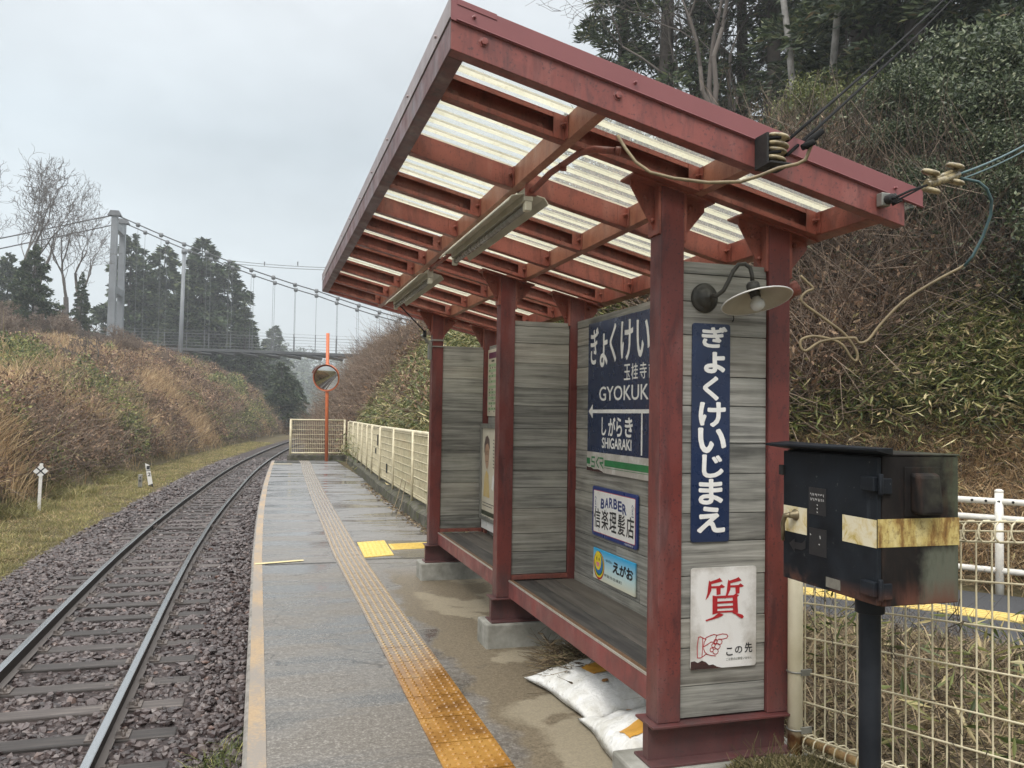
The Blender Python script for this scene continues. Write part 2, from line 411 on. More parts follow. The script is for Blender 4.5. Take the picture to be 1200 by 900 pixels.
# ------------------------------------------------------------------ track
yt = np.concatenate([np.arange(-6, 30, 1.2), np.arange(30, 190, 2.5)])
def tangent(y): d = (xc(y+.5)-xc(y-.5)); n = math.hypot(d, 1); return d/n, 1/n
g = G('ballast bed'); v = g.coord(); vo = g.n('ShaderNodeTexVoronoi'); vo.inputs['Scale'].default_value = 17; g.l(v, vo.inputs['Vector'])
c = g.ramp(g.noise(vo.outputs['Color'], 3, 2), [(.3, (.015, .010, .010)), (.5, (.036, .025, .024)), (.72, (.085, .066, .062))])
c = g.mix(g.ramp(g.noise(v, .8, 5), [(.4, 0.0), (.7, .45)]), c, (.04, .028, .026))
M['bed'] = g.set(c, .75, 0, .4, vo.outputs['Distance'], 1.0, .05)
b = MB(); prof = [(-2.35, -1.10), (-1.75, -.93), (-1.3, -.875), (-.5, -.885), (0, -.895), (.5, -.885), (1.2, -.875), (1.55, -.90), (2.1, -.99)]
vv = []
for y in yt:
    tx, ty = tangent(y); cx = float(xc(y))
    for o, z in prof: vv.append((cx+o*ty, y-o*tx, z))
n = len(prof); i = (np.arange(len(yt)-1)[:, None]*n + np.arange(n-1)[None]).ravel()
b.add(vv, np.stack([i, i+1, i+n+1, i+n], 1), True)
tag(b.build('track_bed', M['bed']), 'purplish stone ballast bed of the single track', 'track bed', kind='structure')

g = G('rail steel'); v = g.coord(); sp = g.n('ShaderNodeSeparateXYZ'); geo = g.n('ShaderNodeNewGeometry'); g.l(geo.outputs['Normal'], sp.inputs[0])
up = g.math('GREATER_THAN', sp.outputs['Z'], .8); f = g.noise(v, 30, 5)
side = g.ramp(f, [(.3, (.010, .007, .006)), (.7, (.028, .018, .015))])
col = g.mix(up, side, (.60, .60, .60))
pz = g.n('ShaderNodeSeparateXYZ'); g.l(v, pz.inputs[0]); hi = g.math('GREATER_THAN', pz.outputs['Z'], RAILZ-.02)
mk = g.math('MULTIPLY', up, hi); col = g.mix(mk, g.mix(up, side, (.15, .13, .12)), (.58, .58, .58))
M['rail'] = g.set(col, g.maprange(mk, 0, 1, .7, .22), mk, .5)
RP = [(-.061, 0), (.061, 0), (.061, .012), (.012, .028), (.009, .105), (.032, .116), (.032, .146), (.026, .150), (-.026, .150), (-.032, .146), (-.032, .116), (-.009, .105), (-.012, .028), (-.061, .012)]
M['joint'] = plain('rusty fishplate', (.14, .11, .095), (.06, .045, .04), 30, (.5, .7))
M['dirty_white'] = plain('chalky spike paint', (.48, .47, .44), (.3, .28, .26), 30, (.5, .7))
def make_rail(off, label):
    b = MB(); m = len(RP); v = []
    for y in yt:
        tx, ty = tangent(y); cx = float(xc(y))
        for o, z in RP: v.append((cx+(off+o)*ty, y-(off+o)*tx, RAILZ-.15+z))
    k = np.arange(m)
    f = np.vstack([np.stack([j*m+k, j*m+(k+1) % m, (j+1)*m+(k+1) % m, (j+1)*m+k], 1) for j in range(len(yt)-1)])
    b.add(v, f); o = b.build('rail', M['rail']); tag(o, label, 'rail')
    # fishplates at the joint
    y0 = 18.2 if off < 0 else 18.0; tx, ty = tangent(y0); cx = float(xc(y0))
    p = MB()
    for s in (-1, 1):
        q = off + s*.024
        p.box(cx+q*ty-.012, cx+q*ty+.012, y0-.24, y0+.24, RAILZ-.115, RAILZ-.045)
        for dy in (-.17, -.06, .06, .17): p.lathe((cx+(off+s*.036)*ty, y0+dy, RAILZ-.08), [(.016, 0), (.016, .018), (0, .018)], 6, (s, 0, 0))
    p.build('fishplate', M['joint'], o)
    return o
make_rail(-.55, 'shiny worn steel rail on the far side of the track, beside the grassy bank')
make_rail(.55, 'shiny worn steel rail on the platform side of the track')
g = G('old sleeper timber'); v = g.coord(scale=(1.0, 22, 22), island=9.); f = g.noise(v, 1.5, 7, .65)
c = g.ramp(f, [(.3, (.022, .018, .017)), (.55, (.060, .050, .045)), (.75, (.145, .125, .112))])
oi = g.n('ShaderNodeObjectInfo'); c = g.mix(1.0, c, g.ramp(oi.outputs['Random'], [(0, .6), (.5, 1.), (1, 1.7)]), 'MULTIPLY')
M['sleeper'] = g.set(c, .6, 0, .4, f, .5, .006)
M['plate'] = plain('rail baseplate', (.16, .135, .12), (.06, .046, .04), 40, (.5, .7))
SL = 'dark weathered timber sleeper bedded in the ballast under both rails'
proto = None; GS = 'timber sleepers under the rails'
for k in range(118):
    y = -1.5 + k*.64 + random.uniform(-.03, .03); tx, ty = tangent(y); cx = float(xc(y))
    if proto is None:
        proto = thing('sleeper', SL, 'sleeper', (cx, y, -.878), GS)
        b = MB(); b.box(-1.02, 1.02, -.10, .10, -.13, .012)
        o = b.build('timber', M['sleeper']); o.parent = proto
        bv = o.modifiers.new('b', 'BEVEL'); bv.width = .012; bv.segments = 2
        for s in (-.55, .55):
            p = MB(); p.box(s-.15, s+.15, -.085, .085, .0125, .024)
            for q in (-1, 1):
                p.hexa([(s+q*.075-.02, -.03, .024), (s+q*.075+.02, -.03, .024), (s+q*.075+.02, .03, .024), (s+q*.075-.02, .03, .024)],
                       [(s+q*.07-.014, -.022, .05), (s+q*.07+.014, -.022, .05), (s+q*.07+.014, .022, .05), (s+q*.07-.014, .022, .05)])
                p.lathe((s+q*.11, .05, .024), [(.014, 0), (.014, .025), (0, .028)], 6); p.lathe((s+q*.11, -.05, .024), [(.014, 0), (.014, .025), (0, .028)], 6)
            o = p.build('baseplate', M['plate']); o.parent = proto
        r = proto
    else: r = dup(proto, (cx, y, -.878 + random.uniform(-.012, .008)))
    r.rotation_euler = (0, 0, math.atan2(-tx, ty) + random.uniform(-.02, .02))

# loose ballast stones
g = G('ballast stone'); c = g.ramp(g.rnd(), [(0, (.012, .007, .007)), (.3, (.032, .020, .019)), (.6, (.060, .040, .038)), (.85, (.115, .088, .083)), (.96, (.17, .14, .13)), (1, (.13, .062, .04))])
v = g.coord(); c = g.mix(.35, c, g.ramp(g.noise(v, 60, 4), [(.3, (.016, .011, .011)), (.7, (.11, .088, .083))]))
M['stone'] = g.set(c, .38, 0, .5)
def stones(n, ylo, yhi, olo, ohi, s0, s1, zf):
    ico = np.array([(0, 0, 1), (.894, 0, .447), (.276, .851, .447), (-.724, .526, .447), (-.724, -.526, .447), (.276, -.851, .447),
                    (.724, .526, -.447), (-.276, .851, -.447), (-.894, 0, -.447), (-.276, -.851, -.447), (.724, -.526, -.447), (0, 0, -1)])
    fc = np.array([(0, 1, 2), (0, 2, 3), (0, 3, 4), (0, 4, 5), (0, 5, 1), (1, 6, 2), (2, 7, 3), (3, 8, 4), (4, 9, 5), (5, 10, 1),
                   (6, 7, 2), (7, 8, 3), (8, 9, 4), (9, 10, 5), (10, 6, 1), (11, 7, 6), (11, 8, 7), (11, 9, 8), (11, 10, 9), (11, 6, 10)])
    y = ylo + (yhi-ylo)*RNG.random(n)**1.35; o = RNG.uniform(olo, ohi, n); x = xc(y)+o
    keep = (x < xe(y)-.03) | (y > 26.6)
    m_ = np.abs(np.abs(o)-.55) > .055
    ks = (y+1.5)/.64; onsl = (np.abs(ks-np.round(ks))*.64 < .132) & (np.abs(o) < 1.06)
    keep &= m_ & ~(onsl & (RNG.random(n) < .955)); y, o, x = y[keep], o[keep], x[keep]; n = len(y)
    s = RNG.uniform(s0, s1, n)*(1+np.clip(y-9, 0, 40)*.018); z = zf(o) - .012*(np.abs(o) < 1.1) + RNG.uniform(-.4, .32, n)*s
    v = ico[None]*(1+RNG.uniform(-.34, .30, (n, 12, 1)))
    v *= np.stack([RNG.uniform(.75, 1.3, n), RNG.uniform(.75, 1.3, n), RNG.uniform(.5, .85, n)], 1)[:, None]
    a = RNG.uniform(0, 2*PI, n); t = RNG.uniform(-.7, .7, n); ca, sa, ct, st = np.cos(a), np.sin(a), np.cos(t), np.sin(t)
    X = v[..., 0]; Y = v[..., 1]*ct[:, None] - v[..., 2]*st[:, None]; Z = v[..., 1]*st[:, None] + v[..., 2]*ct[:, None]
    X, Y = X*ca[:, None]-Y*sa[:, None], X*sa[:, None]+Y*ca[:, None]
    v = np.stack([X, Y, Z], -1)*s[:, None, None]*.5 + np.stack([x, y, z], 1)[:, None]
    return v.reshape(-1, 3), (fc[None] + (np.arange(n)*12)[:, None, None]).reshape(-1, 3)
def bedz(o): return np.interp(o, [p[0] for p in prof], [p[1] for p in prof]) + .004
b = MB()
for args in ((42000, 3., 17, -2.3, 1.65, .038, .082), (15000, 16, 46, -2.3, 1.7, .05, .085)): b.add(*stones(*args, bedz))
tag(b.build('ballast', M['stone']), 'loose purplish grey ballast stones between and beside the rails', 'ballast', kind='stuff')

# ------------------------------------------------------------------ platform
g = G('platform asphalt'); v = g.coord(); ag = g.math('ADD', g.math('MULTIPLY', g.noise(v, 95, 3, .7), .6), g.math('MULTIPLY', g.noise(v, 38, 4, .7), .4)); big = g.noise(v, .55, 6, .6, .4)
vs_ = g.coord(scale=(.5, 2.2, 1)); wet = g.noise(vs_, .9, 5, .6, .3)
c = g.ramp(ag, [(.36, (.040, .034, .028)), (.47, (.115, .100, .083)), (.54, (.185, .168, .145)), (.64, (.41, .385, .345))])
c = g.mix(.38, c, g.ramp(big, [(.35, (.125, .106, .084)), (.62, (.165, .160, .155))]))
sp = g.n('ShaderNodeSeparateXYZ'); g.l(v, sp.inputs[0])
# brown damp apron in front of the shelter, with drier pale patches
nb = g.noise(v, 2.3, 6, .6); xx = g.math('ADD', sp.outputs['X'], g.math('MULTIPLY', nb, .55))
ap = g.math('MULTIPLY', g.maprange(xx, 1.40, 1.47, 0, 1), g.maprange(sp.outputs['Y'], 8.2, 7.6, 0, 1))
apc = g.mix(.45, g.ramp(ag, [(.38, (.05, .038, .022)), (.62, (.26, .21, .14))]), (.125, .098, .062))
c = g.mix(ap, c, apc)
dry = g.math('MULTIPLY', g.ramp(g.noise(v, 1.35, 6, .55, .5), [(.50, 0.0), (.525, 1.0)]), g.maprange(xx, 1.52, 1.6, 0, 1))
dry = g.math('MULTIPLY', dry, g.maprange(sp.outputs['Y'], 8.0, 7.4, 0, 1))
c = g.mix(g.math('MULTIPLY', dry, .75), c, g.mix(.45, (.36, .315, .225), c))
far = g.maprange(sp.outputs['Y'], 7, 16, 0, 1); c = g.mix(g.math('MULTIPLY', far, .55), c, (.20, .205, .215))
rgh = g.ramp(wet, [(.42, .07), (.50, .30), (.60, .58)]); rgh = g.mix(ap, rgh, (.62, .62, .62)); rgh = g.mix(dry, rgh, (.85, .85, .85))
wetk = g.math('MULTIPLY', g.ramp(wet, [(.42, .55), (.54, 0.0)]), g.math('SUBTRACT', 1.0, ap)); c = g.mix(wetk, c, g.mix(1.0, c, (.45, .46, .48), 'MULTIPLY'))
vc = g.n('ShaderNodeTexVoronoi'); vc.feature = 'DISTANCE_TO_EDGE'; vc.inputs['Scale'].default_value = .75
wv = g.n('ShaderNodeVectorMath', operation='ADD'); nz = g.n('ShaderNodeTexNoise'); nz.inputs['Scale'].default_value = 3; nz.inputs['Detail'].default_value = 6; g.l(v, nz.inputs['Vector'])
sc_ = g.n('ShaderNodeVectorMath', operation='SCALE'); sc_.inputs['Scale'].default_value = .55; g.l(nz.outputs['Color'], sc_.inputs[0]); g.l(v, wv.inputs[0]); g.l(sc_.outputs[0], wv.inputs[1]); g.l(wv.outputs[0], vc.inputs['Vector'])
crk = g.math('MULTIPLY', g.ramp(vc.outputs['Distance'], [(.002, .75), (.007, 0.0)]), g.ramp(big, [(.45, 0.0), (.55, 1.0)])); c = g.mix(crk, c, (.03, .027, .024))
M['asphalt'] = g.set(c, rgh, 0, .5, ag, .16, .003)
M['coping'] = plain('worn edge coping', (.27, .25, .225), (.13, .12, .105), 12, (.55, .75), .4, 110)
g = G('worn orange edge line'); v = g.coord(); ve = g.coord(scale=(1, .35, 1))
f = g.noise(ve, 3.2, 6, .65); f2 = g.noise(v, 60, 4, .7); k = g.math('ADD', g.math('MULTIPLY', f, .7), g.math('MULTIPLY', f2, .3))
c = g.mix(g.ramp(k, [(.47, 0.0), (.58, 1.0)]), (.24, .21, .18), g.ramp(f2, [(.3, (.31, .215, .125)), (.7, (.39, .285, .175))]))
M['edge_line'] = g.set(c, .6, 0, .4, f2, .3, .003)
py = np.concatenate([np.arange(-6, 26, 1.0), [26.42]])
def strip(xa, xb, z, y=py):
    b = MB(); v = []
    for q in y: v += [(xa(q), q, z), (xb(q), q, z)]
    i = np.arange(len(y)-1)*2; b.add(v, np.stack([i, i+1, i+3, i+2], 1)); return b
b = MB(); v = []
for q in py: v += [(xe(q)+.085, q, PZ), (2.32, q, PZ)]
i = np.arange(len(py)-1)*2; b.add(v, np.stack([i, i+1, i+3, i+2], 1))
b.quad((xe(26.42), 26.42, -1.2), (2.32, 26.42, -1.2), (2.32, 26.42, PZ), (xe(26.42)+.085, 26.42, PZ))
v = []
for q in py: v += [(2.32, q, PZ), (2.32, q, -1.2)]
b.add(v, np.stack([i, i+2, i+3, i+1], 1))
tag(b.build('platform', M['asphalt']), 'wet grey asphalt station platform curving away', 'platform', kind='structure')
b = MB(); v = []                                        # coping: top and the wall down to the ballast
for q in py: v += [(xe(q), q, -1.2), (xe(q), q, PZ-.012), (xe(q)+.012, q, PZ), (xe(q)+.085, q, PZ)]
i = (np.arange(len(py)-1)[:, None]*4 + np.arange(3)[None]).ravel()
b.add(v, np.stack([i, i+1, i+5, i+4], 1))
tag(b.build('platform_edge', M['coping']), 'concrete platform coping above the ballast', 'platform edge', kind='structure')
tag(strip(lambda q: xe(q)+.02, lambda q: xe(q)+.10, PZ+.004).build('edge_line', M['edge_line']), 'worn orange line along the platform edge', 'painted line', kind='structure')
M['yellow_paint'] = plain('pale yellow road paint', (.66, .56, .30), (.55, .45, .22), 25, (.5, .7))
b = MB(); b.quad((.0, 8.52, PZ+.008), (.47, 8.64, PZ+.008), (.47, 8.71, PZ+.008), (.0, 8.59, PZ+.008)); b.quad((.42, 24.6, PZ+.008), (.95, 24.6, PZ+.008), (.95, 24.75, PZ+.008), (.42, 24.75, PZ+.008))
tag(b.build('door_mark', M['yellow_paint']), 'short cream stopping marks painted across the platform edge', 'painted line', kind='structure')
M['joint_line'] = plain('dark platform joint', (.05, .046, .042), (.03, .028, .026), 30, (.6, .8))
b = MB()
for (xa, ya, xb, yb) in ((.10, 8.50, .775, 8.49), (1.07, 8.62, 2.3, 8.56), (.3, 19.2, 2.2, 19.25)):
    b.quad((xa, ya, PZ+.004), (xb, yb, PZ+.004), (xb, yb+.025, PZ+.004), (xa, ya+.025, PZ+.004))
tag(b.build('expansion_joint', M['joint_line']), 'dark joints across the platform surface', 'joint', kind='structure')

# tactile paving: orange where wet and near, worn grey further off
g = G('tactile tile'); v = g.coord(); sp = g.n('ShaderNodeSeparateXYZ'); g.l(v, sp.inputs[0])
n1 = g.noise(v, 3.5, 6, .65, .3); n2 = g.noise(v, 70, 4, .65)
fresh = g.ramp(n1, [(.3, (.15, .065, .013)), (.5, (.30, .145, .028)), (.72, (.42, .225, .050))])
worn = g.ramp(n2, [(.3, (.13, .105, .082)), (.7, (.29, .25, .21))])
lift = g.maprange(sp.outputs['Z'], PZ+.0075, PZ+.0135, 0, 1)
worn = g.mix(g.math('MULTIPLY', lift, .75), worn, (.50, .34, .15))
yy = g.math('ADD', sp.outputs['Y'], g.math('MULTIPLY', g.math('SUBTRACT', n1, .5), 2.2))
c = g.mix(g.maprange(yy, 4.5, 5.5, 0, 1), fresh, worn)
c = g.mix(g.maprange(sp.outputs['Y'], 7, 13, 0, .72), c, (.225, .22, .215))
c = g.mix(g.tint if hasattr(g, 'tint') else .25, c, g.mix(1.0, c, g.ramp(n2, [(.3, .6), (.7, 1.2)]), 'MULTIPLY'))
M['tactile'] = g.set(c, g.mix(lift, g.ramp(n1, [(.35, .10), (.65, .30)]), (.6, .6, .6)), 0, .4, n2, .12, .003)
def tact_x(y): return .785 + np.interp(y, [9, 12.9, 16, 21.5, 25], [0, .075, .14, .29, .42])
def domes(b, cx, cy, z, r, h):
    ang = np.linspace(0, 2*PI, 8, endpoint=False); n = len(cx)
    a = np.stack([np.cos(ang), np.sin(ang), 0*ang], 1)
    c = np.stack([cx, cy, np.full(n, z)], 1)[:, None]
    lo = c + a[None]*r; hi = c + a[None]*r*.68 + np.array([0, 0, h])
    v = np.concatenate([lo, hi], 1).reshape(-1, 3); k = np.arange(8)
    base = (np.arange(n)*16)[:, None, None]
    q = (np.stack([k, (k+1) % 8, 8+(k+1) % 8, 8+k], 1)[None] + base).reshape(-1, 4)
    t = (np.arange(8, 16)[None, None] + base).reshape(-1, 8)
    b.add(v, [q, t])
b = MB(); cx = []; cy = []
y = 2.16; PT = .318
while y < 26.1:
    x0 = float(tact_x(y)); x1 = float(tact_x(y+PT))
    b.hexa([(x0+.001, y+.005, PZ-.01), (x0+.296, y+.005, PZ-.01), (x1+.296, y+PT-.005, PZ-.01), (x1+.001, y+PT-.005, PZ-.01)],
           [(x0+.001, y+.005, PZ+.008), (x0+.296, y+.005, PZ+.008), (x1+.296, y+PT-.005, PZ+.008), (x1+.001, y+PT-.005, PZ+.008)])
    for i in range(6):
        for j in range(6):
            q = (j+.5)/6; cx.append(x0+(x1-x0)*q+.297*(i+.5)/6); cy.append(y+PT*q)
    y += PT
domes(b, np.array(cx), np.array(cy), PZ+.0078, .0135, .0062)
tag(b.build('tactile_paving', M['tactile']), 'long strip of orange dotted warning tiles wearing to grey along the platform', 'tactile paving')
g = G('yellow tactile sheet'); v = g.coord(); f = g.noise(v, 30, 5, .6)
M['yellow_tile'] = g.set(g.ramp(f, [(.3, (.50, .34, .07)), (.6, (.66, .48, .12))]), .5, 0, .4, f, .3, .003)
b = MB(); b.hexa([(1.085, 8.72, PZ), (1.405, 8.82, PZ), (1.45, 9.83, PZ), (1.125, 9.75, PZ)], [(1.085, 8.72, PZ+.008), (1.405, 8.82, PZ+.008), (1.45, 9.83, PZ+.008), (1.125, 9.75, PZ+.008)])
cx, cy = [], []
for i in range(6):
    for j in range(18): cx.append(1.12+.05*i+.003*j); cy.append(8.80+.054*j+.016*i)
domes(b, np.array(cx), np.array(cy), PZ+.008, .014, .005)
tag(b.build('tactile_square', M['yellow_tile']), 'bright yellow square of dotted tiles beside the grey strip', 'tactile paving')
b = MB(); b.hexa([(1.44, 9.16, PZ), (2.0, 9.22, PZ), (2.02, 9.62, PZ), (1.455, 9.56, PZ)], [(1.44, 9.16, PZ+.007), (2.0, 9.22, PZ+.007), (2.02, 9.62, PZ+.007), (1.455, 9.56, PZ+.007)])
for j in range(5): b.box(1.48, 1.98, 9.23+.07*j, 9.255+.07*j, PZ+.0065, PZ+.012)
tag(b.build('tactile_branch', M['yellow_tile']), 'narrow yellow guide tiles running from the square towards the shelter', 'tactile paving')

# approach path on the right
g = G('path asphalt'); v = g.coord(); f = g.noise(v, 120, 4)
M['path'] = g.set(g.ramp(f, [(.35, (.018, .019, .021)), (.65, (.075, .077, .083))]), .75, 0, .4, f, .4, .004)
dirp = np.array([1, -1.26]); dirp = dirp/np.linalg.norm(dirp); nrm = np.array([-dirp[1], dirp[0]])*1.0
c0 = np.array([5.15, 5.75])
def pp(s, t, z): q = c0 + dirp*s + nrm*t; return (q[0], q[1], z)
b = MB(); b.hexa([pp(-2.6, -.95, -.1), pp(9, -.95, -.1), pp(9, .95, -.1), pp(-2.6, .95, -.1)], [pp(-2.6, -.95, .035), pp(9, -.95, .035), pp(9, .95, .035), pp(-2.6, .95, .035)])
tag(b.build('path', M['path']), 'dark asphalt approach path behind the fence', 'path', kind='structure')
M['road_yellow'] = plain('yellow guide strip', (.66, .50, .17), (.54, .40, .13), 18, (.5, .65))
b = MB()
for k in range(52):
    s = -2.5 + k*.305
    if s > 8.6: break
    b.hexa([pp(s, -.16, .03), pp(s+.30, -.16, .03), pp(s+.30, .14, .03), pp(s, .14, .03)], [pp(s, -.16, .043), pp(s+.30, -.16, .043), pp(s+.30, .14, .043), pp(s, .14, .043)])
    for j in range(4): b.hexa([pp(s+.02, -.135+.072*j, .043), pp(s+.28, -.135+.072*j, .043), pp(s+.28, -.105+.072*j, .043), pp(s+.02, -.105+.072*j, .043)], [pp(s+.02, -.135+.072*j, .048), pp(s+.28, -.135+.072*j, .048), pp(s+.28, -.105+.072*j, .048), pp(s+.02, -.105+.072*j, .048)])
tag(b.build('guide_strip', M['road_yellow']), 'yellow ribbed guide strip along the dark path behind the white mesh fence', 'tactile paving')
# ------------------------------------------------------------------ shelter
XF, XB, PW = 1.5065, 1.9985, .1002
YS = (2.95, 5.231, 7.473); ZB = .363
SLP = -.2412
def zr(x): return 2.48 + SLP*(x-1.5065)
XW = 2.045                                   # face of the back wall
sh = thing('station_shelter', 'red steel platform shelter with grey board walls, bench and ribbed translucent lean-to roof', 'shelter', (1.75, 5.2, PZ))
for y in YS:
    for x in (XF, XB):
        b = MB(); t = zr(x); t2 = zr(x+PW)
        b.hexa([(x, y, ZB), (x+PW, y, ZB), (x+PW, y+PW, ZB), (x, y+PW, ZB)], [(x, y, t), (x+PW, y, t2), (x+PW, y+PW, t2), (x, y+PW, t)])
        po = b.build('post', M['post'], sh, .004)
        # cap plate and side gussets
        b = MB(); ym = y+.05
        b.hexa([(x-.13, y-.012, zr(x-.13)-.009), (x+.23, y-.012, zr(x+.23)-.009), (x+.23, y+PW+.012, zr(x+.23)-.009), (x-.13, y+PW+.012, zr(x-.13)-.009)],
               [(x-.13, y-.012, zr(x-.13)-.001), (x+.23, y-.012, zr(x+.23)-.001), (x+.23, y+PW+.012, zr(x+.23)-.001), (x-.13, y+PW+.012, zr(x-.13)-.001)])
        for s in (-1, 1):
            xa = x if s < 0 else x+PW; xo = xa + s*.115
            b.prism([(xa, ym, zr(xa)-.009), (xo, ym, zr(xo)-.009), (xo, ym, zr(xo)-.035), (xa, ym, zr(xa)-.20)], (0, -.004, 0), (0, .004, 0))
            b.prism([(xa+s*.001, y+.004, zr(xa)-.009), (xa+s*.012, y+.004, zr(xa)-.009), (xa+s*.012, y+.004, zr(xa)-.20), (xa+s*.001, y+.004, zr(xa)-.20)], (0, 0, 0), (0, PW-.008, 0))
            b.lathe((xa+s*.05, ym-.004, zr(xa)-.05), [(.011, 0), (.011, .009), (0, .009)], 6, (0, -1, 0)); b.lathe((xa+s*.02, ym-.004, zr(xa)-.14), [(.009, 0), (.009, .008), (0, .008)], 6, (0, -1, 0))
        b.build('gusset', M['rafter'], po)
    # H-section sill beam on its concrete block
    b = MB(); x0, x1 = 1.482, 2.10
    b.box(x0-.008, x1+.012, y-.028, y+.128, ZB-.010, ZB-.001); b.box(x0-.012, x1+.012, y-.032, y+.128, .206, .216); b.box(x0, x1, y+.03, y+.075, .2155, ZB-.0095)
    b.build('sill_beam', M['sill'], sh, .0015)
    b = MB(); bx0 = 1.432 if y > 3 else 1.40
    b.box(bx0, 2.18, y-.05, y+.19, -.05, .205); b.build('footing_block', M['concrete'], sh, .012)

# wall panels: each a mesh of separate boards
def boards(name, axis, a0, a1, fix, thick, z0, z1, hs, face):
    b = MB(); z = z0; k = 0
    while z < z1-.01:
        h = hs[k % len(hs)]; k += 1; zt = min(z+h, z1)
        if z1-zt < .03: zt = z1
        cuts = [a0, a1]
        if a1-a0 > 1.2: c = a0 + (a1-a0)*random.uniform(.25, .75); cuts = [a0, c, a1]
        for p, q in zip(cuts[:-1], cuts[1:]):
            e = random.uniform(0, .004); gp = random.uniform(.0014, .0026)
            if axis == 'x': b.box(p+.001, q-.001, fix+e, fix+thick, z+gp, zt-gp)
            else: b.box(fix+e, fix+thick, p+gp, q-gp, z+gp, zt-gp)
        z = zt
    if axis == 'x': b.box(a0+.002, a1-.002, fix+.012, fix+.022, z0+.002, z1-.002)  # hidden backing slab, added so light does not show through the board gaps
    else: b.box(fix+.012, fix+.022, a0+.002, a1-.002, z0+.002, z1-.002)
    return b.build(name, M['wood_x' if axis == 'x' else 'wood_y'], sh, .0012)
HS = (.122, .150, .118, .165, .135, .112, .158)
for i, y in enumerate(YS):
    z0 = ZB+.006 if i == 0 else .505
    boards('side_panel', 'x', XF+PW+.002, XB-.002, y+.015, .03, z0, 2.181, HS[i:]+HS[:i], -1)
    if i:
        b = MB(); b.box(XF+PW+.001, XB-.001, y+.002, y+.05, .474, .503); b.build('panel_trim', M['rafter'], sh, .002)
for y0, y1 in ((YS[0]+PW+.002, YS[1]-.002), (YS[1]+PW+.002, YS[2]-.002)):
    boards('back_wall', 'y', y0, y1, XW, .03, .40, 2.192, (.118, .142, .128, .155, .120, .147), -1)
    # bench
    b = MB(); xs_ = (1.622, 1.762, 1.902, 2.04)
    for p, q in zip(xs_[:-1], xs_[1:]): b.box(p+.0015, q-.0015, y0, y1, .44, .468)
    be = thing('bench', None, None); be.parent = sh; be.location = Vector((0, 0, 0)) - wloc(sh)
    b.build('seat', M['seat'], be, .002)
    b = MB(); b.box(1.589, 1.619, y0-.0, y1, ZB, .4655); b.build('front_beam', M['beam'], be, .002)
    b = MB(); b.box(1.5945, 1.6205, y0+.002, y1-.002, .466, .4735)
    for k in range(4): b.box(1.5985+.0055*k, 1.601+.0055*k, y0+.002, y1-.002, .4733, .4755)
    b.build('ribbed_nosing', M['nosing'], be)
    b = MB(); b.box(1.5865, 1.5943, y0+.002, y1-.002, .4657, .4752); b.build('edge_strip', M['alu'], be)

# roof: frame of channels in the sloping plane (n = height above the underside)
roof = thing('roof', None, None); roof.parent = sh; roof.location = -wloc(sh)
HC = .096
def sbox(b, x0, x1, y0, y1, n0, n1, mi=0):
    return b.hexa([(x0, y0, zr(x0)+n0), (x1, y0, zr(x1)+n0), (x1, y1, zr(x1)+n0), (x0, y1, zr(x0)+n0)],
                  [(x0, y0, zr(x0)+n1), (x1, y0, zr(x1)+n1), (x1, y1, zr(x1)+n1), (x0, y1, zr(x0)+n1)], mi)
def bolt(b, x, y, n, d=-1, r=.012, mi=0):
    b.lathe((x, y, zr(x)+n), [(r*1.5, 0), (r*1.5, .002), (r, .002), (r, .012), (0, .0125)], 6, (0, d, 0), mi, False)
XL, XR = .552, 2.31
Y0, Y1 = 2.542, 8.13
b = MB(); sbox(b, XL, XR, Y0, Y0+.006, 0, HC); sbox(b, XL, XR, Y0+.006, Y0+.055, 0, .006); sbox(b, XL, XR, Y0+.006, Y0+.055, HC-.006, HC); sbox(b, XL, XR, Y0+.049, Y0+.055, .006, .02)
for x in (.66, 1.13, 1.70, 2.215): bolt(b, x, Y0, .062)
b.build('gable_fascia', M['fascia'], roof, .0015)
b = MB(); sbox(b, XL, XR, Y1-.006, Y1, 0, HC); sbox(b, XL, XR, Y1-.055, Y1-.006, 0, .006); sbox(b, XL, XR, Y1-.055, Y1-.006, HC-.006, HC)
b.build('gable_fascia', M['fascia'], roof, .0015)
b = MB(); sbox(b, XL-.002, XL+.004, Y0+.001, Y1-.001, -.001, HC-.001); sbox(b, XL+.004, XL+.052, Y0+.0555, Y1-.056, -.001, .005); sbox(b, XL+.004, XL+.052, Y0+.0555, Y1-.056, HC-.007, HC-.001); sbox(b, XL+.047, XL+.052, Y0+.0555, Y1-.056, .005, .018)
b.build('eave_beam', M['eave'], roof, .0015)
b = MB(); sbox(b, 2.19, 2.196, Y0+.0555, Y1-.056, .001, HC-.001); sbox(b, 2.196, 2.245, Y0+.0555, Y1-.056, .001, .007); sbox(b, 2.196, 2.245, Y0+.0555, Y1-.056, HC-.007, HC-.001)
b.build('eave_beam', M['rafter'], roof, .0015)
PX = ((1.078, 1.111), (1.646, 1.678))
M['purlin'] = red_paint('skylit purlin paint', (.36, .15, .095), (.20, .07, .05), (.42, .24, .18))  # red paint with the light coming through the sheet mixed into its colour
for x0, x1 in PX:
    b = MB(); sbox(b, x0, x0+.005, Y0+.056, Y1-.056, .001, HC-.002); sbox(b, x0+.005, x1, Y0+.056, Y1-.056, .001, .006); sbox(b, x0+.005, x1, Y0+.056, Y1-.056, HC-.008, HC-.002); sbox(b, x1-.004, x1, Y0+.056, Y1-.056, .006, .02)
    b.build('purlin', M['purlin'], roof)
SEG = ((XL+.054, 1.0765), (1.1125, 1.6445), (1.6795, 2.188))
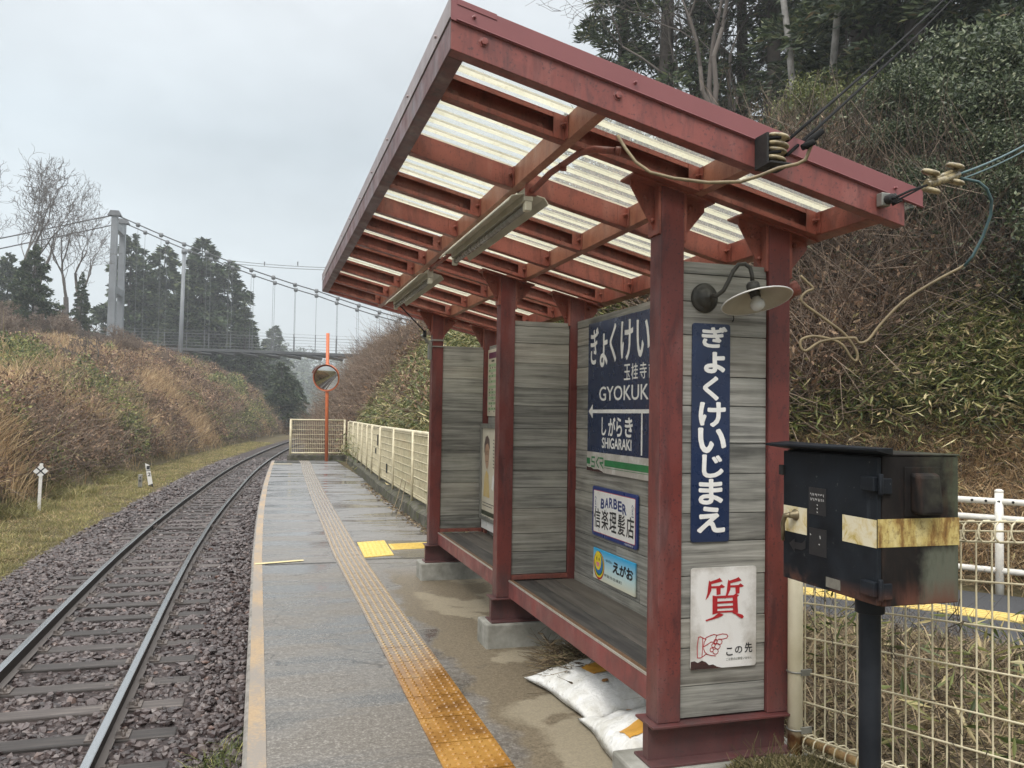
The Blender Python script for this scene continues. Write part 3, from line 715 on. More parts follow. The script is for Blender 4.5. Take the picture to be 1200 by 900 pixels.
RAF = ((2.900, 'o', 1), (3.580, 'f', 0), (4.175, 'o', 1), (4.695, 'f', 0), (5.150, 'o', 1), (5.655, 'o', 0), (6.110, 'o', 1), (6.755, 'o', 0), (7.372, 'o', 1), (7.875, 'o', 0))
for y, kind, bolts in RAF:
    b = MB()
    for x0, x1 in SEG:
        if kind == 'o':
            sbox(b, x0, x1, y+.046, y+.05, .005, HC-.005); sbox(b, x0, x1, y, y+.05, 0, .0048); sbox(b, x0, x1, y, y+.05, HC-.0048, HC)
            sbox(b, x0, x1, y, y+.004, .0048, .020); sbox(b, x0, x1, y, y+.004, HC-.020, HC-.0048)
        else:
            sbox(b, x0, x1, y, y+.004, .005, HC-.005); sbox(b, x0, x1, y, y+.05, 0, .0048); sbox(b, x0, x1, y, y+.05, HC-.0048, HC)
            sbox(b, x0, x1, y+.046, y+.05, .0048, .020)
        sbox(b, x1-.05, x1-.001, y-.0035, y-.0005, .001, HC-.001)          # end cleat
        bolt(b, x1-.012, y-.0035, .055, r=.009)
        b.tube([(x1-.012, y-.012, zr(x1-.012)+.055), (x1-.012, y-.034, zr(x1-.012)+.055)], .004, 5)
        sbox(b, x1-.004, x1-.0005, y-.03, y-.0036, .004, HC-.004)
        if kind == 'o' and bolts:
            for q in (x0+.05, x1-.09): bolt(b, q, y+.046, .04)
        if kind == 'f': sbox(b, x0+.0005, x0+.035, y-.003, y-.0003, .004, HC-.004)
    b.build('rafter', M['rafter'], roof, .0008)
# cap flashing along the gable and the eave
b = MB(); sbox(b, .5492, 2.389, Y0-.007, Y0-.0045, HC-.004, HC+.068); sbox(b, .5492, 2.389, Y0-.0045, Y0+.11, HC+.065, HC+.068); sbox(b, .567, 2.389, Y0-.0125, Y0-.0072, HC-.001, HC+.003)
for x in (.625, 1.19, 1.75, 2.26): bolt(b, x, Y0-.007, HC+.03, r=.005)
sbox(b, .5685, .70, Y0-.0098, Y0-.0072, HC+.05, HC+.0695)
b.build('cap_flashing', M['cap'], roof, .001)
M['cap_grey'] = plain('grimy grey cap flashing', (.33, .27, .265), (.24, .19, .19), 6, (.35, .5))
b = MB(); sbox(b, .5455, .549, Y0-.0071, Y1, HC+.001, HC+.068); sbox(b, .5492, .62, Y0+.112, Y1, HC+.064, HC+.067)
for k in range(10): b.lathe((.5455, 2.75+k*.56, zr(.545)+HC+.03), [(.006, 0), (.006, .006), (0, .008)], 6, (-1, 0, 0))
b.build('cap_flashing', M['cap_grey'], roof, .001)
# ribbed translucent sheet: clearer flats, milkier ribs
def sheet_mat(name, ca, cb, dif, clear, tint):
    g = G(name); v = g.coord(scale=(1.5, 9, 1)); f = g.noise(v, 3, 6, .65); v2 = g.coord(); f2 = g.noise(v2, 45, 4, .7)
    c = g.mix(g.ramp(f2, [(.52, 0.0), (.74, .55)]), g.ramp(f, [(.3, ca), (.7, cb)]), (.34, .30, .20))
    tr = g.n('ShaderNodeBsdfTranslucent'); g.l(c, tr.inputs[0]); tp = g.n('ShaderNodeBsdfTransparent'); tp.inputs[0].default_value = (*tint, 1)
    g.set(c, .3, 0, .4)
    m1 = g.n('ShaderNodeMixShader'); m1.inputs[0].default_value = dif; g.l(g.b.outputs[0], m1.inputs[1]); g.l(tr.outputs[0], m1.inputs[2])
    m2 = g.n('ShaderNodeMixShader'); g.l(g.maprange(f2, .35, .7, clear+.08, clear-.12), m2.inputs[0]); g.l(m1.outputs[0], m2.inputs[1]); g.l(tp.outputs[0], m2.inputs[2])
    g.l(m2.outputs[0], g.out.inputs[0]); return g.m
M['sheet'] = sheet_mat('clear ribbed roofing sheet', (.46, .46, .42), (.66, .66, .62), .8, .70, (.93, .94, .90))
M['sheet_rib'] = sheet_mat('milky roofing ribs', (.66, .63, .46), (.84, .81, .63), .9, .10, (.95, .94, .88))
b = MB(); XS = np.linspace(.562, 2.375, 9); y = Y0+.012; per = .108; cells = []
while y < Y1-.12:
    for (d0, h0), (d1, h1), mi in (((0, 0), (.070, 0), 0), ((.070, 0), (.078, .013), 1), ((.078, .013), (.096, .013), 1), ((.096, .013), (.108, 0), 1)): cells.append((y+d0, h0, y+d1, h1, mi))
    y += per
for xa, xb in zip(XS[:-1], XS[1:]):
    for ya, ha, yb, hb, mi in cells:
        b.quad((xa, ya, zr(xa)+HC+.0035+ha), (xb, ya, zr(xb)+HC+.0035+ha), (xb, yb, zr(xb)+HC+.0035+hb), (xa, yb, zr(xa)+HC+.0035+hb), mi)
b.build('ribbed_sheet', [M['sheet'], M['sheet_rib']], roof)
# rainwater pipe behind the back corner post
b = MB(); b.tube([(2.13, 3.045, 2.06), (2.13, 3.045, 1.2), (2.13, 3.045, .30)], .019, 10)
for z in (1.97, 1.85, 1.2, .6): b.lathe((2.13, 3.045, z), [(.019, -.012), (.024, -.01), (.024, .01), (.019, .012)], 10)
b.tube([(2.125, 3.045, 2.055), (2.155, 3.03, 2.10), (2.185, 3.02, 2.115)], [.024, .032, .034], 10)
b.build('downpipe', M['rafter'], sh)

# ------------------------------------------------------------------ fluorescent lights, conduit
M['lamp_olive'] = plain('aged grey lamp enamel', (.60, .585, .49), (.48, .47, .38), 8, (.35, .5))
M['lamp_end'] = plain('cream lamp holder', (.72, .70, .58), (.6, .58, .46), 12, (.4, .5))
M['tube_glass'] = plain('unlit tube glass', (.30, .30, .275), (.24, .24, .215), 10, (.2, .35))
def strip_light(y0, y1, label):
    x = 1.128; z = zr(x)
    t = thing('strip_light', label, 'light', (x, (y0+y1)/2, z-.03), 'strip lights under the shelter roof')
    b = MB(); b.box(x-.02, x+.02, y0, y1, z-.062, z-.004)
    b.build('spine', M['lamp_olive'], t, .003)
    b = MB(); pr_ = [(-.098, -.068), (-.078, -.040), (-.022, -.028), (-.022, -.032), (-.076, -.044), (-.094, -.072)]
    for s in (-1, 1):
        b.prism([(x+s*p, y0+.004, z+q) for p, q in (pr_ if s < 0 else pr_[::-1])], (0, 0, 0), (0, y1-y0-.008, 0))
    b.build('reflector', M['lamp_olive'], t)
    b = MB(); b.tube([(x, y0+.04, z-.084), (x, y1-.04, z-.084)], .015, 12); b.build('lamp_tube', M['tube_glass'], t)
    for ye in (y0, y1-.04):
        b = MB(); b.box(x-.016, x+.016, ye, ye+.04, z-.105, z-.0625); b.build('lamp_holder', M['lamp_end'], t, .005)
strip_light(3.50, 4.97, 'longer grey strip light under the roof, nearest the front gable')
strip_light(5.72, 7.28, 'grey strip light under the roof, further back beyond the first light')
b = MB(); x = 1.125
b.tube([(x, 3.46, zr(x)-.03), (x+.004, 3.40, zr(x)-.028), (1.14, 3.25, zr(1.1)-.012), (1.15, 3.1, zr(1.1)-.012), (1.155, 2.95, zr(1.1)-.014), (1.175, 2.84, zr(1.15)-.02), (1.225, 2.77, zr(1.2)-.03)], .0135, 10)
b.tube([(1.225, 2.77, zr(1.2)-.03), (1.24, 2.762, zr(1.2)-.033)], .017, 10)
b.box(1.10, 1.15, 3.445, 3.47, zr(x)-.05, zr(x)+.0); b.box(1.135, 1.165, 3.12, 3.128, zr(x)-.03, zr(x)+.002)
tag(b.build('conduit', M['rafter']), 'bent red conduit pipe running under the roof from the front strip light', 'pipe')
b = MB(); b.tube([(1.125, 5.0, zr(x)-.012), (1.125, 5.7, zr(x)-.012)], .012, 8); tag(b.build('conduit', M['rafter']), 'short straight red conduit joining the two strip lights', 'pipe')
b = MB(); b.tube([(1.16, 7.30, zr(1.1)-.06), (1.25, 7.34, 2.44), (1.36, 7.38, 2.345), (1.42, 7.40, 2.29)], .006, 6)
tag(b.build('feed_cable', M['cable_black']), 'thin black cable drooping from the rear strip light to the far post', 'cable')
t = thing('camera_bracket', 'small grey bracket with dark clip strapped to the far front post', 'bracket', (1.48, 7.47, 2.2))
b = MB(); b.box(1.5, 1.613, 7.464, 7.585, 2.222, 2.236); b.box(1.5, 1.613, 7.464, 7.585, 2.166, 2.176); b.build('strap', M['steel_frame'], t)
b = MB(); b.tube([(1.50, 7.50, 2.18), (1.475, 7.49, 2.20), (1.40, 7.45, 2.27)], .016, 8); b.box(1.47, 1.50, 7.475, 7.525, 2.05, 2.21); b.build('arm', M['steel_frame'], t, .003)
b = MB(); b.box(1.41, 1.44, 7.43, 7.46, 2.25, 2.31); b.build('clip', M['steel_dark'], t, .003)

# ------------------------------------------------------------------ gooseneck wall lamp
t = thing('gooseneck_lamp', 'barn style wall lamp with curved arm and flat enamel shade on the end wall', 'lamp', (1.70, 2.965, 2.06))
M['lamp_iron'] = plain('weathered bronze iron', (.065, .062, .052), (.035, .034, .03), 16, (.4, .6), metal=.4)
b = MB(); c = (1.705, 2.966, 2.035)
b.lathe(c, [(.058, 0), (.060, .008), (.052, .016), (.046, .018), (.042, .028), (.026, .04), (.014, .046), (.012, .056), (0, .056)], 28, (0, -1, 0)); b.build('wall_rose', M['lamp_iron'], t)
b = MB(); b.tube([(1.705, 2.915, 2.035), (1.718, 2.89, 2.036), (1.738, 2.872, 2.055), (1.755, 2.86, 2.095), (1.768, 2.852, 2.130), (1.788, 2.845, 2.157), (1.812, 2.838, 2.160), (1.832, 2.832, 2.145), (1.840, 2.83, 2.115), (1.841, 2.83, 2.09)], .0085, 10); b.build('arm', M['lamp_iron'], t)
b = MB(); tilt = Vector((-.08, .30, 1)).normalized(); c = (1.841, 2.83, 2.083)
b.lathe(c, [(0, .008), (.018, .006), (.026, -.004), (.027, -.034), (.023, -.036)], 20, tilt); b.build('lamp_cap', M['lamp_iron'], t)
M['shade_in'] = plain('aged cream shade enamel', (.50, .47, .39), (.40, .37, .29), 9, (.3, .45))
b = MB(); c2 = tuple(Vector(c) + tilt*-.036)
b.lathe(c2, [(.024, .004), (.06, -.008), (.10, -.022), (.134, -.036), (.137, -.040), (.134, -.040), (.10, -.027), (.06, -.013), (.024, -.001)], 36, tilt); b.build('lamp_shade', M['shade_in'], t)
b = MB(); b.lathe(c2, [(.137, -.0365), (.1395, -.039), (.137, -.0425), (.134, -.041)], 36, tilt); b.build('shade_rim', M['white'], t)
b = MB(); b.lathe(c2, [(.020, -.002), (.021, -.022), (.018, -.024)], 16, tilt); b.build('bulb_socket', M['lamp_iron'], t)
g = G('frosted bulb'); M['bulb'] = g.set((.62, .63, .60), .12, 0, .6)
b = MB(); b.lathe(c2, [(.014, -.022), (.019, -.032), (.026, -.042), (.029, -.054), (.027, -.065), (.018, -.075), (.007, -.080), (0, -.0805)], 20, tilt); b.build('bulb', M['bulb'], t)
b = MB(); hk = Vector((1.832, 2.958, 1.965)); b.tube([(1.832, 2.968, 1.975), (1.832, 2.952, 1.975), (1.832, 2.947, 1.955), (1.832, 2.955, 1.945), (1.832, 2.96, 1.95)], .0022, 6)
tag(b.build('wall_hook', M['steel_dark']), 'tiny hook screwed in the end wall below the lamp shade', 'hook')

# ------------------------------------------------------------------ lettering helpers and signs
def text_mesh(body, bold=0.0):
    cu = bpy.data.curves.new('lettering', 'FONT'); cu.body = body; cu.size = 1; cu.fill_mode = 'FRONT' if hasattr(cu, 'fill_mode') else cu.fill_mode
    cu.resolution_u = 3; cu.offset = bold; cu.dimensions = '2D'
    o = bpy.data.objects.new('lettering', cu); me = o.to_mesh()
    n = len(me.vertices); co = np.zeros(n*3, np.float32); me.vertices.foreach_get('co', co); co = co.reshape(-1, 3)
    fs = [np.array(p.vertices[:]) for p in me.polygons]
    o.to_mesh_clear(); bpy.data.objects.remove(o); bpy.data.curves.remove(cu)
    return co[:, :2], fs
class Sign:
    """flat sign frame: O top left corner, U right, V up, N out of the face"""
    def __init__(s, O, U, V, N): s.O, s.U, s.V, s.N = (np.array(q, float) for q in (O, U, V, N)); s.up = 0
    def p(s, x, y, e=0.0): return s.O + s.U*x - s.V*y + s.N*e        # y measured downwards
    def plate(s, b, x0, x1, y0, y1, e0, e1, r=0.0):
        if r:
            pts = []
            for cx, cy, a in ((x1-r, y1-r, 0), (x0+r, y1-r, 1), (x0+r, y0+r, 2), (x1-r, y0+r, 3)):
                for k in range(5): t = (a+k/4)*PI/2; pts.append((cx+r*math.cos(t), cy+r*math.sin(t)))
        else: pts = [(x0, y0), (x0, y1), (x1, y1), (x1, y0)][::-1]
        if r: pts = pts[::-1]
        b.prism([s.p(x, y, 0) for x, y in pts], s.N*e0, s.N*e1); return b
    def text(s, parent, body, cx, cy, w, h, mat, bold=.012, e=.0012, name='lettering', skew=0.0):
        v, fs = text_mesh(body, 0); lo, hi = v.min(0), v.max(0); q = (v-(lo+hi)/2)/(hi-lo)
        X = cx + q[:, 0]*w + skew*q[:, 1]*h; Y = cy - q[:, 1]*h
        b = MB(); bw = bold*min(w/max(hi[0]-lo[0], 1e-6), h/max(hi[1]-lo[1], 1e-6))     # heavier strokes: overlaid shifted outlines
        for k in range(1 if bold < .003 else 13):
            a = 2*PI*k/12; dx, dy = (0, 0) if k == 12 or bold < .003 else (bw*math.cos(a), bw*math.sin(a))
            b.V.append(s.O + s.U*(X+dx)[:, None] - s.V*(Y+dy)[:, None] + s.N*(e+.00003*k))
            for f in fs: b.F.append((f[None]+b.n, False, 0))
            b.n += len(v)
        return b.build(name, mat, parent)
    def poly(s, parent, pts, mat, e=.0012, name='emblem'):
        b = MB(); b.poly([s.p(x, y, e) for x, y in pts]); return b.build(name, mat, parent)
    def line(s, b, pts, w, e=.0012, closed=False):
        """flat stroked polyline"""
        P = np.array(pts, float)
        if closed: P = np.vstack([P, P[:1]])
        for k in range(len(P)-1):
            a, c = P[k], P[k+1]; d = c-a; L = np.hypot(*d)
            if L < 1e-9: continue
            d = d/L; n = np.array([-d[1], d[0]])*w/2; a = a-d*w*.35; c = c+d*w*.35
            ee = e + .00006*(k % 3)
            b.quad(s.p(*(a-n), ee), s.p(*(a+n), ee), s.p(*(c+n), ee), s.p(*(c-n), ee))
        return b
def circle(cx, cy, rx, ry, n=24): return [(cx+rx*math.cos(2*PI*k/n), cy+ry*math.sin(2*PI*k/n)) for k in range(n)]

NY = (0, -1, 0); PXU = (1, 0, 0); UPZ = (0, 0, 1); NX = (-1, 0, 0); YU = (0, -1, 0)
# tall vertical name board on the end wall
t = thing('vertical_name_board', 'tall narrow navy board with white vertical hiragana on the end wall below the lamp', 'sign', (1.737, 2.96, 1.06))
s = Sign((1.651, 2.958, 1.9325), PXU, UPZ, NY); b = MB(); s.plate(b, 0, .172, 0, .875, -.006, .0, .012); b.build('board', M['navy'], t, .001)
for ch, y0, y1, x0, x1 in (('ぎ', .014, .094, .044, .154), ('ょ', .118, .196, .056, .144), ('く', .216, .306, .052, .116), ('け', .320, .412, .034, .148), ('い', .424, .516, .032, .150), ('じ', .530, .616, .050, .140), ('ま', .628, .722, .036, .138), ('え', .738, .834, .030, .148)):
    s.text(t, ch, (x0+x1)/2, (y0+y1)/2, x1-x0, y1-y0, M['letter_white'], .040)
# pawn shop sign
g = G('stained white enamel'); v = g.coord(); vz = g.coord(scale=(1, 1, .3)); f = g.noise(v, 9, 6, .65); f2 = g.noise(vz, 14, 5, .6)
sp = g.n('ShaderNodeSeparateXYZ'); g.l(v, sp.inputs[0])
edge = g.math('MAXIMUM', g.maprange(sp.outputs['Z'], .90, .965, 0, 1), g.math('MAXIMUM', g.maprange(sp.outputs['X'], 1.72, 1.65, 0, .8), g.maprange(sp.outputs['X'], 1.87, 1.95, 0, .8)))
k = g.ramp(g.math('ADD', g.math('MULTIPLY', f, .8), g.math('MULTIPLY', edge, .30)), [(.46, 0.0), (.72, .85)])
c = g.mix(k, (.68, .67, .65), (.33, .30, .26)); c = g.mix(g.ramp(f2, [(.6, 0.0), (.85, .5)]), c, (.42, .36, .30))
M['stained'] = g.set(c, g.maprange(f, .3, .7, .3, .5), 0, .4)
t = thing('pawn_shop_sign', 'stained white enamel sign with big red kanji and pointing hand on the end wall', 'sign', (1.80, 2.96, .555))
s = Sign((1.653, 2.958, .956), PXU, UPZ, NY); b = MB(); s.plate(b, 0, .297, 0, .399, -.005, 0, .012); b.build('board', M['stained'], t, .001)
def stroke_sign(name, parent, s, polys, mat, e=.0012):
    b = MB()
    for k, p in enumerate(polys): b.poly([s.p(x, y, e+.00008*k) for x, y in p])
    return b.build(name, mat, parent)
# the kanji drawn stroke by stroke with serif-like strokes (x, y in metres)
def KX(q): return [( .064+a*.176, .042+c*.162) for a, c in q]
st = []
for dx in (0, .49):
    st += [KX([(dx+.09, .05), (dx+.15, .10), (dx+.15, .30), (dx+.07, .46), (dx-.0, .53), (dx+.05, .36), (dx+.07, .18)]),
           KX([(dx+.09, .09), (dx+.30, .03), (dx+.36, .00), (dx+.44, .09), (dx+.28, .12), (dx+.12, .15)]),
           KX([(dx+.13, .195), (dx+.36, .195), (dx+.41, .155), (dx+.50, .225), (dx+.46, .25), (dx+.13, .25)]),
           KX([(dx+.275, .23), (dx+.39, .23), (dx+.385, .40), (dx+.285, .42)])]
st += [KX([(.18, .42), (.305, .45), (.305, .86), (.18, .89)]), KX([(.70, .45), (.78, .40), (.86, .45), (.82, .49), (.84, .88), (.71, .88)]),
       KX([(.28, .44), (.73, .44), (.73, .50), (.28, .50)]), KX([(.28, .575), (.73, .575), (.73, .63), (.28, .63)]), KX([(.28, .695), (.73, .695), (.73, .75), (.28, .75)]), KX([(.28, .81), (.73, .81), (.73, .855), (.28, .855)]),
       KX([(.34, .855), (.47, .90), (.42, .94), (.22, 1.0), (.02, 1.04), (.0, 1.01), (.2, .95)]), KX([(.66, .86), (.80, .88), (.95, .93), (.99, .98), (.95, 1.03), (.88, 1.0), (.78, .92)])]
stroke_sign('lettering', t, s, st, M['crimson'])
def HP(q): return [(.026+a*.142, .262+c*.092) for a, c in q]
b = MB(); W = .0032
s.line(b, HP([(.06, .1), (.02, .5), (.03, .98), (.12, .99), (.17, .96), (.19, .55), (.19, .14), (.13, .09)]), W, closed=True)
s.line(b, HP([(.19, .14), (.27, .20), (.30, .14), (.45, .06), (.55, .03), (.64, .07), (.82, .03), (.95, .06), (.99, .14), (.95, .22), (.84, .25), (.72, .26)]), W)
s.line(b, HP([(.19, .55), (.34, .44), (.46, .34), (.54, .36), (.62, .28), (.60, .18), (.64, .07)]), W)
s.line(b, HP([(.19, .95), (.30, .84), (.46, .92), (.60, .95)]), W)
s.line(b, HP([(.22, .60), (.26, .76), (.34, .86)]), W); s.line(b, HP([(.22, .5), (.24, .32), (.30, .2)]), W)
for cx, cy in ((.72, .36), (.66, .55), (.60, .76)): s.line(b, HP(circle(cx, cy, .085, .12, 10)), W, closed=True)
for cx, cy in ((.60, .33), (.53, .50), (.48, .68)): s.line(b, HP(circle(cx, cy, .055, .09, 8)), W, closed=True)
b.build('pointing_hand', M['crimson'], t)
for ch, x0, x1, y0, y1 in (('こ', .160, .188, .322, .352), ('の', .200, .232, .318, .345), ('先', .244, .278, .306, .345)): s.text(t, ch, (x0+x1)/2, (y0+y1)/2, x1-x0, y1-y0, M['ink'], .018, skew=.0)
s.text(t, 'ご注意点は御座いません', .218, .366, .118, .011, M['olive'], 0)
b = MB(); b.poly([s.p(x, y, .0012) for x, y in [(.001, .398), (.001, .366), (.018, .364), (.032, .372), (.05, .364), (.068, .371), (.082, .384), (.10, .382), (.118, .392), (.14, .398)][::-1]]); b.build('rust_patch', M['rust'], t)

# big station name board on the back wall
t = thing('station_name_board', 'large navy station name board with white lettering and green stripe on the back wall', 'sign', (2.035, 4.2, 1.2))
WN, HN = 1.62, .94
s = Sign((2.0295, 4.985, 2.146), YU, UPZ, NX); b = MB(); s.plate(b, 0, WN, 0, HN, -.013, 0); b.build('board', M['navy'], t, .0015)
b = MB(); s.plate(b, .0, WN, .818, HN, .0002, .0012); b.build('white_band', M['stained'], t)
xs_ = [(.042, .162), (.195, .305), (.345, .435), (.505, .665), (.72, .88), (.95, 1.08), (1.13, 1.28), (1.33, 1.48)]
ys_ = [(.035, .262), (.085, .285), (.035, .262), (.035, .262), (.05, .255), (.035, .262), (.035, .262), (.035, .262)]
for ch, (x0, x1), (y0, y1) in zip('ぎょくけいじまえ', xs_, ys_): s.text(t, ch, (x0+x1)/2, (y0+y1)/2, x1-x0, y1-y0, M['letter_white'], .022, .0006)
for ch, x0 in zip('玉桂寺前', (.555, .655, .765, .875)): s.text(t, ch, x0+.04, .335, .085, .09, M['letter_white'], .008, .0006)
s.text(t, 'GYOKUKEIJI-MAE', .82, .467, 1.26, .112, M['letter_white'], .012, .0006)
b = MB(); b.poly([s.p(x, y, .0006) for x, y in [(.018, .562), (.085, .517), (.085, .607)]]); s.line(b, [(.08, .562), (WN-.08, .562)], .022, .0007); b.poly([s.p(x, y, .0006) for x, y in [(WN-.018, .562), (WN-.085, .607), (WN-.085, .517)]]); s.line(b, [(.795, .572), (.795, .80)], .018, .0009)
b.build('arrow', M['letter_white'], t)
for ch, x0, x1 in zip('しがらき', (.235, .335, .455, .575), (.30, .435, .53, .675)): s.text(t, ch, (x0+x1)/2, .655, x1-x0, .108, M['letter_white'], .025, .0006)
s.text(t, 'SHIGARAKI', .452, .755, .42, .062, M['letter_white'], .02, .0006)
s.text(t, 'ちょくし', 1.2, .655, .44, .108, M['letter_white'], .025, .0006); s.text(t, 'CHOKUSHI', 1.2, .755, .40, .062, M['letter_white'], .02, .0006)
b = MB(); s.plate(b, .0, .055, .858, .897, .0013, .0022); s.plate(b, .285, WN, .858, .897, .0013, .0022); s.plate(b, .285, WN, .905, .908, .0013, .0022); s.plate(b, .0, .055, .905, .908, .0013, .0022)
b.build('green_stripe', M['green'], t)
def LG(q): return [(.07+a*.2, .846+c*.068) for a, c in q]
b = MB(); W = .011
s.line(b, LG([(.30, .08), (.06, .08), (.06, .48), (.28, .52), (.28, .92), (.02, .92)]), W, .0016)
s.line(b, LG([(.62, .04), (.42, .5), (.62, .96)]), W, .0017)
s.line(b, LG([(.70, .08), (.96, .08), (.96, .48), (.72, .5), (.97, .96)]), W, .0018)
b.build('emblem', M['green'], t)
b = MB(); b.poly([s.p(x, y, .0016) for x, y in [(.0, .939), (.0, .912), (.03, .918), (.07, .916), (.12, .926), (.19, .922), (.25, .932), (.27, .939)][::-1]]); b.build('rust_patch', M['rust'], t)

# barber sign
t = thing('barber_sign', 'white barber shop sign with blue border on the back wall under the station name', 'sign', (2.04, 4.57, .81))
s = Sign((2.0335, 4.897, 1.115), YU, UPZ, NX); b = MB(); s.plate(b, 0, .652, 0, .305, -.010, 0, .016); b.build('board', M['navy_edge'], t, .001)
b = MB(); s.plate(b, .024, .628, .022, .283, .0002, .0008, .008); b.build('red_line', M['thin_red'], t)
b = MB(); s.plate(b, .0275, .6245, .0255, .2795, .0009, .0016, .007); b.build('white_panel', M['white'], t)
word = 'BARBER'
for k, ch in enumerate(word):
    a = (k-2.5)/2.5; s.text(t, ch, .326+a*.158, .080+.018*a*a, .050, .056, M['navy_edge'], .035, .0022, skew=-.12*a)
for k, ch in enumerate('信楽理髪店'): s.text(t, ch, .085+k*.120, .192, .098, .118, M['ink'], .014, .0022)
for x in (.058, .594):                                    # barber pole motifs
    b = MB(); s.line(b, [(x-.012, .075), (x, .062), (x+.012, .075)], .004, .0022); s.line(b, [(x-.006, .08), (x-.006, .118)], .003, .0023); s.line(b, [(x+.006, .08), (x+.006, .118)], .003, .0024)
    s.line(b, [(x-.006, .09), (x+.006, .10)], .003, .0025); s.line(b, [(x-.006, .105), (x+.006, .115)], .003, .0025); s.line(b, [(x-.013, .128), (x+.013, .128)], .005, .0022); b.build('pole_motif', M['navy_edge'], t)
s.text(t, '信楽理髪店', .545, .293, .12, .010, M['white'], 0, .0006)

# smiling face sign
t = thing('smile_sign', 'small sky blue sign with a yellow smiling face, lowest on the back wall', 'sign', (2.04, 4.57, .545))
s = Sign((2.0335, 4.869, .732), YU, UPZ, NX); b = MB(); s.plate(b, 0, .60, 0, .186, -.010, 0); b.build('board', M['cyan_fade'], t, .0008)
for k, (mm, r) in enumerate((('crimson', 1.0), ('yellow_smile', .90), ('green', .80), ('blue_print', .70))): s.poly(t, circle(.088, .086+.012*(1-k*.25), .085*r, .086*r)[::-1], M[mm], .0004+.0003*k, 'rainbow_ring')
s.poly(t, circle(.078, .070, .050, .058)[::-1], M['yellow_smile'], .002, 'face')
b = MB(); b.poly([s.p(x, y, .0024) for x, y in circle(.060, .060, .006, .011, 10)[::-1]]); b.poly([s.p(x, y, .0024) for x, y in circle(.096, .060, .006, .011, 10)[::-1]]); b.build('eyes', M['ink'], t)
s.poly(t, [(.052, .080), (.104, .080), (.100, .096), (.088, .108), (.070, .108), (.056, .096)], M['pink'], .0024, 'mouth')
for k, ch in enumerate('えがお'): s.text(t, ch, .345+k*.095, .072, .085, .062, M['ink'], .045, .0008)
s.text(t, '一般社団法人', .235, .05, .11, .016, M['ink'], 0, .0008); s.text(t, '甲賀市信楽町', .30, .142, .26, .019, M['ink'], .0, .0008)

# timetable
t = thing('timetable', 'white timetable with plum header and green rows on the far back wall', 'timetable', (2.04, 7.2, 1.54))
s = Sign((2.035, 7.47, 2.155), YU, UPZ, NX); b = MB(); s.plate(b, 0, .62, 0, .615, -.012, 0); b.build('board', M['paper'], t, .001)
b = MB(); s.plate(b, .03, .59, .03, .085, .0003, .001); b.build('header', M['purple'], t)
b = MB()
for k in range(9): s.plate(b, .03, .59, .135+k*.050, .160+k*.050, .0003, .001)
b.build('green_rows', M['pale_green'], t)
b = MB()
for k in range(18):
    for j in range(7):
        if random.random() < .6: x = .05+j*.08+random.uniform(0, .03); s.plate(b, x, x+.022, .140+k*.025, .154+k*.025, .0012, .0016)
s.plate(b, .12, .22, .10, .118, .0003, .001); b.build('figures', M['olive'], t)

# poster case standing against the far back wall
t = thing('poster_case', 'grey framed poster case with a pale portrait poster against the far back wall', 'poster', (1.97, 7.1, .55))
X0 = 1.985
b = MB()
for (ya, yb, za, zb) in ((6.86, 7.462, 1.43, 1.47), (6.86, 7.462, .60, .635), (7.43, 7.462, .635, 1.43), (6.86, 6.892, .635, 1.43)): b.box(X0-.015, 2.043, ya, yb, za, zb)
b.build('frame', M['steel_frame'], t, .002)
b = MB(); b.box(X0, 2.04, 6.893, 7.429, .6355, 1.4295); b.build('poster', M['paper'], t)
s = Sign((X0-.0005, 7.429, 1.43), YU, UPZ, NX)
s.poly(t, [(.10, .30), (.085, .22), (.10, .14), (.15, .11), (.21, .12), (.24, .18), (.235, .26), (.22, .33), (.18, .37), (.14, .36)][::1], M['skin_print'], .001, 'face_print')
s.poly(t, [(.075, .23), (.07, .15), (.11, .08), (.18, .065), (.24, .10), (.26, .19), (.235, .17), (.19, .135), (.12, .15), (.10, .20)], M['hair_print'], .0016, 'hair_print')
b = MB(); s.line(b, circle(.135, .225, .022, .018, 12), .004, .002, True); s.line(b, circle(.198, .222, .022, .018, 12), .004, .002, True); s.line(b, [(.157, .222), (.176, .222)], .004, .0022); s.line(b, [(.15, .30), (.19, .298)], .005, .002); b.build('glasses_print', M['ink'], t)
s.poly(t, [(.06, .62), (.09, .44), (.15, .38), (.23, .42), (.27, .62)], M['ochre_print'], .0012, 'shirt_print')
s.poly(t, [(.33, .53), (.36, .42), (.40, .40), (.42, .44), (.39, .55)], M['cyan_fade'] if False else M['white'], .0014, 'paper_print')
for xa, xb, ya in ((.37, .40, .10), (.43, .455, .09)):
    b = MB()
    for k in range(9): s.line(b, [(xa, ya+k*.03), (xb, ya+.005+k*.03)], .009, .0014)
    b.build('print_column', M['ink'], t)
for xb, ya in ((.42, .675), (.36, .70)): b = MB(); s.line(b, [(.04, ya), (xb, ya)], .006, .0014); b.build('caption', M['ink'], t)
s.poly(t, [(.0, .745), (.536, .745), (.536, .785), (.0, .785)][::-1], M['olive'], .001, 'footer_band')
b = MB(); b.box(1.99, 2.043, 6.87, 7.455, .515, .5985); b.build('tray', M['white'], t, .003)
for ya in (6.95, 7.38):
    b = MB(); b.box(2.0, 2.03, ya, ya+.03, .469, .5145); b.build('leg', M['rafter'], t)
M['steel_black'] = plain('chipped black pole paint', (.010, .012, .016), (.02, .023, .028), 9, (.45, .6), spec=.18)
